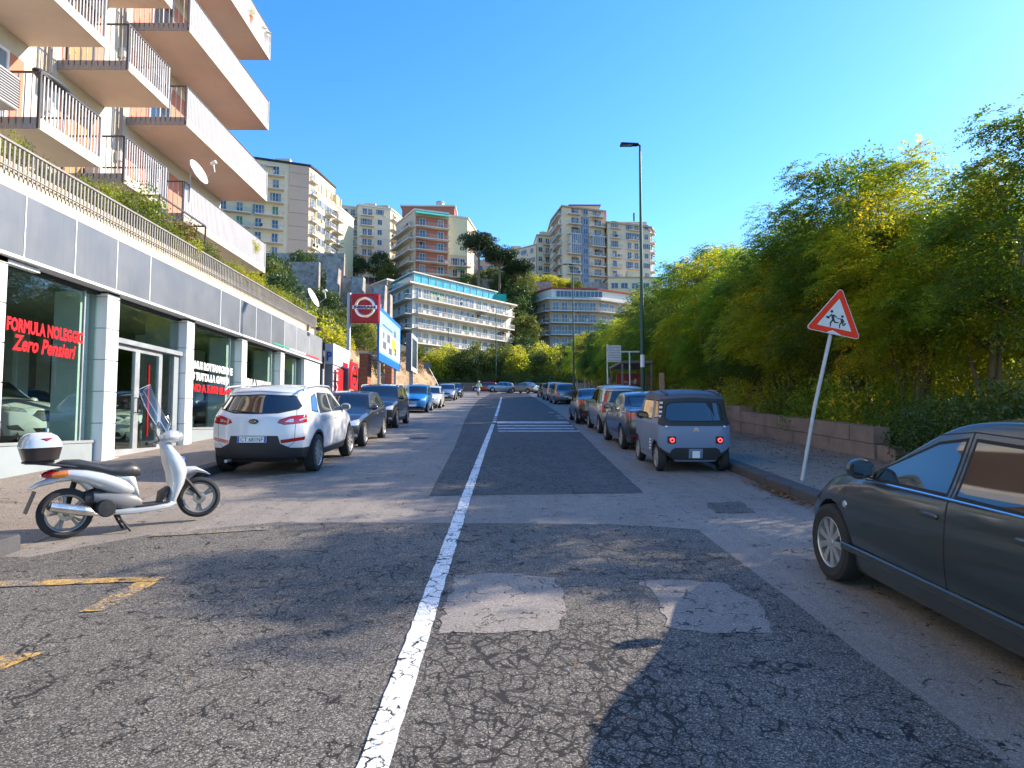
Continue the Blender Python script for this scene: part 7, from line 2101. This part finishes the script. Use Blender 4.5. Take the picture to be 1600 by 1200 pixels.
# 8 white curved low block with tan walls
r, add = block('apartment_block', 'white low block with tan walls, long curved balconies and red roof edge on the right', [(5.1, 176), (11.5, 165), (24, 166.5), (36, 174)], 10, 33.4, 'b_tan', depth=10, roofm='b_slab', eave=1.0)
face(add, (5.1, 176), (11.5, 165), 18.4, 3.0, 5, [.25, .50, .8], [(.42, 1.0)], w=1.2, depth=1.4, panel=[(.0, .40, 'b_white')])
face(add, (11.5, 165), (24, 166.5), 18.4, 3.0, 5, [.12, .3, .5, .7, .88], [(.0, 1.0)], w=1.4, depth=1.5, railm='b_white')
face(add, (24, 166.5), (36, 174), 18.4, 3.0, 5, [.12, .3, .5, .7, .88], [(.0, 1.0)], w=1.4, depth=1.5, railm='b_white')
add(MB().prism([(6.0, 176), (12.1, 166.4), (24, 168), (36, 175.4), (36, 182), (8, 184)], 33.86, 36.4, 'z').build('top_floor', M['b_white']))
add(MB().prism([(5.6, 176), (11.9, 165.9), (24, 167.4), (36.4, 175), (36.4, 182.4), (7.6, 184.4)], 36.41, 36.75, 'z').build('roof_edge', M['b_redtrim']))
for k in range(6):
    o = bpy.data.objects.new('window', winmesh('plain', 2.0, 1.5)); C.objects.link(o); add(o); o.location = (13.3 + k * 1.95, 166.45 + .262 * k * .5 - .0, 34.4); o.rotation_euler = (0, 0, .13)
# 9 low yellow house under the tower
r, add = block('house', 'low pale yellow house with wide windows below the broad cream block', [(31, 195), (47, 195)], 40, 45.6, 'b_yellow', depth=8, roofm='b_tan')
face(add, (31, 195), (47, 195), 41.6, 3.0, 1, [.12, .3, .5, .7, .88], [], w=1.9, h=1.6)
# 10 large white block with turquoise glazed roof
r, add = block('apartment_block', 'large white block with long balconies and turquoise glazed roof storey, centre of the view', [(-28.8, 148.5), (-18, 130), (1.2, 153)], 12, 29.6, 'b_white', depth=9, eave=.2)
face(add, (-28.8, 148.5), (-18, 130), 14.9, 2.95, 5, [.12, .3, .5, .68, .86], [(.0, 1.0)], w=1.2, depth=1.5, ac=.5, railm='b_railing')
face(add, (-18, 130), (1.2, 153), 14.9, 2.95, 5, [.05, .12, .2, .27, .35, .42, .5, .57, .65, .72, .8, .88, .94], [(.0, 1.0)], w=1.35, depth=1.7, ac=.25, railm='b_white')
add(MB().prism([(-30.2, 149), (-18.2, 128.2), (3.2, 153.6), (1, 160), (-29, 160)], 29.65, 29.95, 'z').build('roof_slab', M['b_slab']))
add(MB().prism([(-24, 141.5), (-17.9, 131.2), (-2.0, 150.3), (-4, 156), (-22, 152)], 29.96, 32.2, 'z').build('turquoise_glazing', M['turq_glass']))
add(MB().prism([(-24.5, 141.3), (-17.9, 130.4), (-1.3, 150.3), (-3, 157), (-23, 153)], 32.21, 32.4, 'z').build('glazing_roof', M['b_slab']))
p0, p1 = Vector((-17.9, 131.2)), Vector((-2.0, 150.3)); u = (p1 - p0).normalized(); nn = Vector((u.y, -u.x))
for k in range(13):
    q = p0 + (p1 - p0) * (k / 12) + nn * .06
    add(MB().box(q.x - .05, q.x + .05, q.y - .05, q.y + .05, 29.96, 32.2).build('glazing_bar', M['b_white']))
add(MB().prism([(150.2, 29.96), (150.2, 31.8), (152.8, 29.96)], -2.2, .6, 'x').build('teal_netting', M['teal_cloth']))
add(MB().prism([(-31.5, 149.5), (-25, 141), (-22.5, 144), (-28, 154)], 33.0, 33.3, 'z').build('canopy_roof', M['b_slab']))
for (x, y) in ((-30.5, 149.5), (-25.1, 141.8), (-28, 153)): add(MB().box(x - .12, x + .12, y - .12, y + .12, 29.95, 33.0).build('canopy_post', M['b_slab']))
# far skyline fillers that peep between blocks
r, add = block('apartment_block', 'grey-beige block seen behind the first long balcony at far left', [(-86, 175), (-66, 172)], 38, 58, 'b_beige', depth=9)
face(add, (-86, 175), (-66, 172), 42, 3.1, 5, [.2, .4, .6, .8], [(.1, .9)])
# ---------------------------------------------------------------- retaining walls on the hillside
def wallblock(name, label, x0, x1, y, z0, z1, m, d=1.2, cat='wall', slant=0.0):
    return tag(MB().add([(x0, y, z0), (x1, y + slant, z0), (x1, y + slant + d, z0), (x0, y + d, z0), (x0, y + .3, z1), (x1, y + slant + .3, z1), (x1, y + slant + d, z1), (x0, y + d, z1)],
                        [(0, 3, 2, 1), (4, 5, 6, 7), (0, 1, 5, 4), (1, 2, 6, 5), (2, 3, 7, 6), (3, 0, 4, 7)]).build(name, m), label, cat)
wallblock('retaining_wall', 'flat dark grey retaining wall right of the long balcony on the hillside', -42, -31.2, 111, 20, 29.4, M['stone_grey'])
wallblock('retaining_wall', 'rough stone wall high above the dark grey retaining wall', -52, -34, 140, 33, 38.5, M['stone_grey'])
bw = tag(empty('buttress_wall', (-25, 96, 14)), 'tall rough stone wall with sloping buttresses behind the red square sign', 'wall')
def bwp(mb, nm, m='stone_grey'):
    o = mb.build(nm, M[m]); o.parent = bw; o.matrix_parent_inverse = Matrix.Translation(-bw.location); return o
bwp(MB().add([(-25.5, 96, 10), (-17, 98, 10), (-17, 101, 10), (-25.5, 99, 10), (-25.2, 97, 24.5), (-17, 99, 21.5), (-17, 101, 21.5), (-25.2, 99, 24.5)], [(0, 3, 2, 1), (4, 5, 6, 7), (0, 1, 5, 4), (1, 2, 6, 5), (2, 3, 7, 6), (3, 0, 4, 7)]), 'main_wall')
for (x, zt) in ((-25.8, 24.6), (-22.2, 23.4), (-19.0, 22.2)):
    bwp(MB().add([(x, 91.5, 9), (x + 1.9, 91.5, 9), (x + 1.9, 97, 9), (x, 97, 9), (x + .2, 95.8, zt), (x + 1.8, 95.8, zt), (x + 1.8, 97.3, zt), (x + .2, 97.3, zt)], [(0, 3, 2, 1), (4, 5, 6, 7), (0, 1, 5, 4), (1, 2, 6, 5), (2, 3, 7, 6), (3, 0, 4, 7)]), 'buttress')
for k in range(9):
    bwp(MB().box(-25 + k * .95, -24.95 + k * .95, 98.2, 98.25, 24.4 - k * .34, 25.6 - k * .34), 'fence_post', 'b_redtrim')
wallblock('retaining_wall', 'long dark retaining wall under the umbrella pines', -9, 13, 172, 34, 40.5, M['stone_grey'], slant=5)
wallblock('retaining_wall', 'dark wall at the foot of the tall tower', 15, 33, 196, 40, 44.5, M['stone_grey'])
# ---------------------------------------------------------------- rocky bank by the left pavement
M['tuff'] = mat('tuff', (0.36, 0.25, 0.14), 0.95, var=0.45, vs=.8, bmp=.9, bs=3.5, dirt=.5, world=True)
M['brick_red'] = mat('brick_red', (0.34, 0.15, 0.09), 0.9, var=.3, vs=6, bmp=.4, bs=20, world=True)
import mathutils.noise as mnz
mb = MB(); vs = []; NY, NZ = 130, 14
for j in range(NY + 1):
    y = 34 + 48 * j / NY
    for i in range(NZ + 1):
        t = i / NZ
        hgt = 3.6 + 1.2 * mnz.noise(Vector((0, y * .15, 3)))
        z = gz(y) + .0 + hgt * t
        x = -8.3 - 1.5 * t * t - .5 * t + .75 * mnz.noise(Vector((3, y * .45, z * .6))) + .45 * mnz.noise(Vector((9, y * 1.3, z * 1.4))) + .22 * mnz.noise(Vector((2, y * 3.4, z * 3.2)))
        vs.append((x, y, z))
for j in range(NY + 1):
    y = 34 + 48 * j / NY; vs.append((-13, y, gz(y) + 4.4))
fs = [(j * (NZ + 1) + i, j * (NZ + 1) + i + 1, (j + 1) * (NZ + 1) + i + 1, (j + 1) * (NZ + 1) + i) for j in range(NY) for i in range(NZ)]
b0 = (NY + 1) * (NZ + 1)
fs += [(j * (NZ + 1) + NZ, b0 + j, b0 + j + 1, (j + 1) * (NZ + 1) + NZ) for j in range(NY)]
tag(mb.add(vs, fs).build('rocky_bank', M['tuff'], smooth=True), 'rough sandy-coloured rock bank rising behind the left row of cars', 'rock bank')
for (y, lab) in ((39.2, 'weathered reddish masonry pier nearest in the rocky bank'), (47.5, 'reddish masonry pier in the rocky bank beyond the blue billboard')):
    t = tag(empty('masonry_pier', (-7.9, y, gz(y) + .1)), lab, 'pier')
    hh = 3.2
    k = 0
    while k * .25 < hh:
        MB().cbox(-.5, .0, -.55, .55, k * .25 + .004, k * .25 + .244, .012).build('masonry_course', M['brick_red'], t); k += 1
    MB().cbox(-.56, .06, -.6, .6, k * .25 + .003, k * .25 + .16, .03).build('cap_stone', M['b_slab'], t)
# ================================================================ street furniture and signs
def lamp(x, y, ztop, side, label, r=.085, group='tall green street lamps'):
    z0 = gz(y) + .14
    t = tag(empty('street_lamp', (x, y, z0)), label, 'street lamp', group)
    h = ztop - z0
    MB().tube([(0, 0, 0), (0, 0, h * .45), (0, 0, h * .98)], [r, r * .78, r * .5], 12).build('pole', M['green_pole'], t, True)
    MB().lathe([(r * 1.25, 0), (r * 1.25, .9), (r * 1.0, .96), (.001, .96)], 12).build('pole_base', M['green_pole'], t, True)
    MB().tube([(0, 0, h * .975), (0, 0, h + .02), (-side * .12, 0, h + .05)], [.04, .04, .04], 8).build('spigot', M['dark_metal'], t, True)
    mb = MB(); mb.cbox(-.36, .36, -.15, .15, -.045, .045, .03)
    for i, (a, b_, c) in enumerate(mb.v):
        k = (a + .36) / .72
        mb.v[i] = (a, b_ * (1.15 - .45 * k), c * (1 - .2 * k))
    o = mb.build('lamp_head', M['dark_metal'], t); o.location = (-side * .40, 0, h + .05)
    MB().box(-.30, .10, -.1, .1, -.055, -.046).build('lens', M['lamp_clear'], o)
    if y < 60: MB().tube([(0, 0, 2.15), (0, 0, 2.62)], r * 1.0, 12).build('notice_band', M['white_trim'], t, True) if side and y < 30 else None
    return t
lamp(5.25, 25, 12.5, 1, 'tallest dark green street lamp rising over the right row of cars')
lamp(5.38, 51, 14.2, 1, 'second green street lamp in front of the white curved block')
lamp(-1.15, 97.9, 19.3, 1, 'thin green street lamp at the far end of the road before the white block', .1)
lamp(-9.8, 117, 19.0, 1, 'faint distant street lamp in front of the large white block', .1)
# warning sign, leaning
sg = tag(empty('warning_sign', (4.7, 10.6, gz(10.6) + .13)), 'leaning triangular children-crossing sign with red border on a grey pole', 'road sign')
base, topp = Vector((0, 0, 0)), Vector((5.37, 10.5, 3.75)) - Vector((4.7, 10.6, .82))
MB().tube([base - Vector((0, 0, .2)), base.lerp(topp, .4) + Vector((-.012, 0, 0)), topp], .03, 12).build('pole', M['galv'], sg, True)
ang = math.atan2(topp.x, topp.z)
pl = empty('sign_head'); pl.parent = sg
pl.location = tuple(base.lerp(topp, .885) + Vector((0, -.055, 0))); pl.rotation_euler = (0, ang * .93, 0)
def rtri(s, r, n=5):
    # rounded triangle, apex up, side s, centred on centroid (x, z)
    P = []
    for a0 in (90, 210, 330):
        R_ = s / math.sqrt(3) - 2 * r
        cx, cz = R_ * math.cos(rad(a0)), R_ * math.sin(rad(a0))
        for k in range(n + 1):
            a = rad(a0 - 60 + 120 * k / n)
            P.append((cx + r * math.cos(a), cz + r * math.sin(a)))
    return P
M['sign_red'] = mat('sign_red', (0.80, 0.045, 0.012), 0.5, var=0.12, vs=5, spec=.15)
M['sign_white'] = mat('sign_white', (0.62, 0.62, 0.58), 0.35, var=0.12, vs=4, dirt=.2)
def pp(poly, y0, y1, m, nm, sc_=1):
    o = MB().prism([(a * sc_, b_ * sc_) for a, b_ in poly], y0, y1, 'y').build(nm, M[m], pl); return o
pp(rtri(.90, .045), 0, .012, 'sign_white', 'sign_plate')
pp(rtri(.865, .035), -.003, 0, 'sign_red', 'red_border')
pp(rtri(.56, .006), -.006, -.003, 'sign_white', 'inner_field')
MB().box(-.04, .04, .012, .045, -.22, .2).build('clamp', M['galv'], pl)
MB().add([(-.10, -.0075, -.262), (.12, -.0075, -.262), (.12, -.0075, -.245), (-.02, -.0075, -.20), (-.10, -.0075, -.24)], [(0, 1, 2, 3, 4)]).build('peeled_patch', M['sign_white'], pl)
def figure(parts, circ, nm, box):
    mb = MB()
    for poly in parts: mb.prism(poly, -.009, -.006, 'y')
    n = 12
    mb.prism([(circ[0] + circ[2] * math.cos(2 * math.pi * k / n), circ[1] + circ[2] * math.sin(2 * math.pi * k / n)) for k in range(n)], -.009, -.006, 'y')
    mb.prism(box, -.009, -.006, 'y')
    mb.build(nm, M['black_letter'], pl)
def limb(p, q, w0, w1):
    p, q = Vector(p), Vector(q); d = (q - p).normalized(); n = Vector((-d.y, d.x))
    return [tuple(p - n * w0), tuple(q - n * w1), tuple(q + n * w1), tuple(p + n * w0)]
figure([limb((-.065, .045), (-.035, -.045), .024, .020), limb((-.075, .05), (-.125, -.01), .010, .008), limb((-.05, .045), (.015, .015), .010, .008), limb((-.045, -.035), (-.075, -.09), .014, .012), limb((-.075, -.085), (-.068, -.15), .012, .009), limb((-.03, -.04), (.0, -.075), .014, .012), limb((-.0, -.07), (.055, -.06), .011, .008)],
       (-.085, .095, .023), 'running_figure', [(-.165, -.015), (-.115, -.035), (-.10, -.005), (-.15, .015)])
figure([limb((.09, .01), (.11, -.055), .020, .024), limb((.08, .005), (.02, .0), .008, .007), limb((.1, .005), (.14, -.03), .008, .007), limb((.095, -.05), (.075, -.09), .011, .010), limb((.075, -.085), (.082, -.145), .010, .008), limb((.115, -.05), (.125, -.09), .011, .010), limb((.12, -.09), (.16, -.085), .009, .007)],
       (.095, .048, .022), 'running_figure', [(.135, -.055), (.165, -.045), (.17, -.07), (.14, -.075)])
# red square dealer sign on its pole
ns = tag(empty('dealer_sign', (-7.95, 34, gz(34) + .1)), 'red square dealer sign with silver ring emblem high on a pole', 'sign')
z0 = gz(34) + .1
MB().tube([(0, 0, 0), (0, 0, 8.35 - z0 + .2)], .10, 12).build('pole', M['galv'], ns, True)
M['dealer_red'] = mat('dealer_red', (0.42, 0.006, 0.022), 0.3, var=0.08, vs=2)
bx = MB().cbox(0.12, 1.58, -.16, .16, 6.98 - z0, 8.5 - z0, .05).build('sign_box', M['dealer_red'], ns)
cx, cz = .85, 7.77 - z0
mb = MB(); mb.lathe([(.40, -.02), (.47, -.04), (.54, -.02), (.54, .0), (.40, .0)], 40, 'y', close=True)
o = mb.build('emblem_ring', M['chrome'], bx, True); o.location = (cx, -.16, cz)
o = MB().cbox(-.62, .62, -.075, -.0, -.105, .105, .01).build('emblem_bar', M['chrome'], bx); o.location = (cx, -.16, cz)
text('lettering', 'NISSAN', .18, M['blue_letter'], (cx - .54, -.16 - .082, cz - .065), (rad(90), 0, 0), bx, .006, width=1.08, bold=.012)
# parking totem at the far end of the showroom
tt = tag(empty('parking_totem', (-7.6, 30, gz(30) + .1)), 'grey and white totem with blue P beyond the showroom corner', 'sign')
z0 = gz(30) + .1
M['totem_grey'] = mat('totem_grey', (0.11, 0.125, 0.15), .5, var=.08); M['totem_pale'] = mat('totem_pale', (0.36, 0.40, 0.48), .5, var=.06)
MB().box(-.34, 0, -.45, 2.5, 0, 4.45 - z0).build('totem_body', M['totem_grey'], tt)
MB().box(-.345, .0, -.47, 2.52, 4.46 - z0, 5.38 - z0).build('totem_top', M['totem_pale'], tt)
MB().box(.003, .03, -.46, 2.52, 4.46 - z0, 5.38 - z0).build('side_band', M['white_trim'], tt)
MB().box(.003, .025, -.46, .5, .1, 4.40 - z0).build('side_panel', M['white_trim'], tt)
MB().box(.003, .03, .55, 1.5, 4.0 - z0 - 1.7, 4.0 - z0 - 1.2).build('side_panel', M['white_trim'], tt)
text('lettering', 'P', .55, M['blue_letter'], (-.27, -.475, 4.62 - z0), (rad(90), 0, 0), tt, .004, width=.24, bold=.02)
MB().box(.031, .04, 1.3, 2.3, 4.55 - z0, 4.72 - z0).build('red_strip', M['red_letter'], tt)
MB().box(.031, .04, .9, 2.3, 4.85 - z0, 5.1 - z0).build('grey_strip', M['totem_pale'], tt)
rp = MB().box(.12, .16, -.25, .85, 4.35 - z0 - 1.35, 4.3 - z0).build('red_banner', M['red_letter'], tt)
text('lettering', 'VEI', .42, M['white_letter'], (.165, -.12, 4.35 - z0 - 1.15), (rad(90), rad(-90), rad(90)), rp, .003, width=1.0)
bq = tag(empty('red_square_board', (-7.2, 31.2, gz(31) + .1)), 'small red square board with a silver ring beside the parking totem', 'sign')
z0 = gz(31) + .1
b2 = MB().cbox(-.04, .04, 0, 1.5, 3.45 - z0, 4.75 - z0, .02).build('board', M['red_letter'], bq)
o = MB().lathe([(.36, .0), (.44, .02), (.50, .0)], 32, 'x').build('emblem_ring', M['chrome'], b2, True); o.location = (.043, .75, 4.1 - z0)
MB().box(.041, .06, .2, 1.3, 4.04 - z0, 4.16 - z0).build('emblem_bar', M['chrome'], b2)
for y in (.1, 1.4): MB().tube([(-.06, y, 0), (-.06, y, 4.6 - z0)], .03, 8).build('post', M['galv'], bq, True)
t = tag(empty('barrier_post', (-7.9, 29.1, gz(29) + .1)), 'thin white post beside the parking totem', 'post')
MB().tube([(0, 0, 0), (0, 0, 2.2)], .045, 8).build('post', M['white_trim'], t, True)
MB().box(-.3, .05, -.05, .05, 2.5, 2.75).build('camera_box', M['dark_metal'], t); MB().tube([(-.28, 0, 0), (-.28, 0, 2.6)], .03, 6).build('mast', M['dark_metal'], t)
M['gate_grey'] = mat('gate_grey', (0.075, 0.072, 0.07), .8, var=.2, vs=2)
gw = tag(empty('side_shed', (-11, 34, gz(30))), 'dark grey corrugated shed with flat roof behind the parking totem', 'shed')
for k in range(22): MB().box(-3.0 + k * .23, -2.8 + k * .23, -2.0, -1.95, 0, 3.5).build('corrugated_strip', M['gate_grey'], gw)
MB().box(-3.2, 2.3, -1.95, 2, 0, 3.5).build('wall', M['gate_grey'], gw); MB().box(-3.4, 2.5, -2.2, 2.3, 3.5, 3.75).build('roof', M['black'], gw)
# blue-framed billboard parallel to the road
bb = tag(empty('billboard', (-6.75, 35.8, 0)), 'large blue-framed advertising billboard on posts above the parked cars', 'billboard')
M['bb_blue'] = mat('bb_blue', (0.01, 0.16, 0.50), .4, var=.05); M['bb_sky'] = mat('bb_sky', (0.30, 0.62, 0.80), .4, var=.08, vs=.6); M['bb_white'] = mat('bb_white', (0.72, 0.76, 0.80), .4, var=.05)
M['bb_yellow'] = mat('bb_yellow', (0.65, 0.62, 0.05), .5, var=.1)
Lb = 7.3
def quadp(y0, y1, z0, z1, x0, x1, m, nm): return MB().box(x0, x1, y0, y1, z0, z1).build(nm, M[m], bb)
quadp(0, Lb, 5.3, 8.15, -.08, .0, 'galv', 'backing')
quadp(.12, Lb - .12, 5.85, 7.1, .0, .012, 'bb_white', 'poster'); quadp(.12, Lb - .12, 7.1, 8.0, .0, .012, 'bb_sky', 'poster_top')
quadp(.12, Lb - .12, 5.42, 5.70, .0, .012, 'bb_blue', 'poster_foot'); quadp(.12, Lb - .12, 5.70, 5.85, .0, .012, 'bb_sky', 'poster_band')
for (y0, y1, z0, z1) in ((-.03, .12, 5.25, 8.2), (Lb - .12, Lb + .03, 5.25, 8.2), (.12, Lb - .12, 8.02, 8.2), (.12, Lb - .12, 5.25, 5.40)): quadp(y0, y1, z0, z1, -.09, .03, 'bb_blue', 'frame')
rq = random.Random(4)
for (y, z, w_, h_) in ((1.2, 6.6, .5, .4), (2.5, 6.55, 1.0, .5), (1.2, 6.05, 1.1, .42), (3.0, 5.92, 1.2, .4), (5.0, 6.05, .9, .42), (1.0, 7.3, 3.4, .12), (4.8, 7.15, .8, .4)):
    quadp(y, y + w_, z, z + h_, .013, .018, 'totem_grey', 'printed_picture')
quadp(4.1, 5.5, 6.35, 6.95, .013, .018, 'bb_yellow', 'printed_picture'); quadp(4.6, 5.2, 6.15, 6.35, .019, .023, 'bb_yellow', 'printed_picture')
for y in (1.0, 6.5): MB().box(-.22, -.09, y - .08, y + .08, gz(37), 8.5 if y < 2 else 8.1).build('post', M['galv'], bb)
# grey digital totem
dt = tag(empty('digital_totem', (-6.95, 50, gz(50))), 'tall grey digital advertising box with white-framed screen on a post', 'sign')
z0 = gz(50)
MB().cbox(-.38, .02, -.3, 3.1, 5.85 - z0, 8.7 - z0, .03).build('casing', M['totem_grey'], dt)
MB().box(.02, .05, -.28, 3.08, 5.87 - z0, 8.68 - z0).build('screen_frame', M['white_trim'], dt)
MB().box(.05, .055, .0, 2.8, 6.2 - z0, 8.4 - z0).build('screen', M['turq_glass'] if False else M['b_window'], dt)
MB().box(-.3, .0, 1.0, 1.3, 0, 5.85 - z0).build('post', M['galv'], dt)
# leaning round sign far left
t = tag(empty('road_sign', (-5.6, 60, gz(60) + .1)), 'small dark sign seen from behind on a leaning pole at the far left kerb', 'road sign')
MB().tube([(.35, 0, 0), (-1.2, 0, 2.9)], .035, 8).build('pole', M['galv'], t, True)
o = MB().lathe([(.001, 0), (.34, 0), (.34, .02), (.001, .02)], 24, 'y').build('sign_disc', M['totem_grey'], t); o.location = (-1.3, 0, 3.0)
# bus shelter
M['shelter_red'] = mat('shelter_red', (0.25, 0.022, 0.022), .35, var=.15, vs=2); M['shelter_frame'] = mat('shelter_frame', (0.16, 0.15, 0.14), .5, var=.1)
z0 = gz(31) + .15
bs = tag(empty('bus_shelter', (5.6, 32.2, z0)), 'bus shelter with dark red poster panels under the trees on the right pavement', 'bus shelter')
MB().cbox(-.2, 1.35, -1.6, 1.7, 2.42, 2.55, .03).build('shelter_roof', M['shelter_frame'], bs)
for (x, y) in ((-.1, -1.5), (1.25, -1.5), (-.1, 1.6), (1.25, 1.6)): MB().box(x - .04, x + .04, y - .04, y + .04, 0, 2.42).build('post', M['shelter_frame'], bs)
pn = MB().box(-.06, 1.25, .32, .40, .25, 2.1).build('poster_panel', M['shelter_red'], bs)
text('lettering', 'FRUTTA', .17, M['sign_white'], (.30, .312, 1.62), (rad(90), 0, 0), pn, .003, width=.6)
text('lettering', 'Essenza', .30, M['sign_white'], (.10, .312, 1.22), (rad(90), 0, 0), pn, .003, width=1.0, font_shear=.3)
MB().box(1.29, 1.33, -1.4, 1.5, .3, 2.2).build('glass_side', M['clear_glass'], bs)
MB().box(.2, 1.15, .9, 1.3, .42, .47).build('bench', M['shelter_frame'], bs)
MB().box(1.65, 1.85, -1.5, -1.3, 0, 2.0).build('side_pillar', M['b_tan'], bs)
t = tag(empty('bus_stop_sign', (4.95, 31.6, gz(31.6) + .15)), 'pale lined bus stop board on a white pole at the left of the shelter', 'sign')
MB().tube([(0, 0, 0), (0, 0, 3.4)], .03, 8).build('pole', M['white_trim'], t, True)
o = MB().box(.04, .66, -.02, .02, 2.55, 3.35).build('board', M['sign_white'], t)
for k in range(6): MB().box(.08, .62, -.024, -.021, 2.62 + k * .12, 2.635 + k * .12).build('printed_line', M['totem_grey'], o)
t = tag(empty('stop_post', (5.75, 30.2, gz(30) + .15)), 'thin white pole with cross arm standing before the red shelter poster', 'post')
MB().tube([(0, 0, 0), (0, 0, 2.95)], .03, 8).build('pole', M['white_trim'], t, True); MB().box(-.45, .45, -.03, .03, 2.95, 3.02).build('cross_arm', M['sign_white'], t)
# overhead cables between far poles
mb = MB()
for k, (a, b_) in enumerate((((-13, 60, 12.0), (-6, 118, 21.0)), ((-13, 60, 11.6), (-6, 118, 20.3)))):
    a, b_ = Vector(a), Vector(b_)
    MB().tube([a.lerp(b_, i / 12) - Vector((0, 0, 1.6 * math.sin(math.pi * i / 12))) for i in range(13)], .02, 5).build('overhead_cable', M['black']).name = 'overhead_cable'
for i, o in enumerate([o for o in bpy.data.objects if o.name.startswith('overhead_cable')]):
    tag(o, 'thin black cable sagging over the left bank, the %s of two' % ('upper', 'lower')[i], 'cable')
# manhole and debris on the road
mb = MB(); mb.lathe([(.001, .003), (.24, .003), (.25, .0), (.30, .0), (.30, -.02)], 28, 'z')
o = mb.build('manhole_cover', M['dark_metal'], None, True, loc=(-2.6, 20.5, gz(20.5) + .012), rot=(SLA, 0, 0)); tag(o, 'round dark manhole cover in the left lane near the grey estate', 'manhole cover')
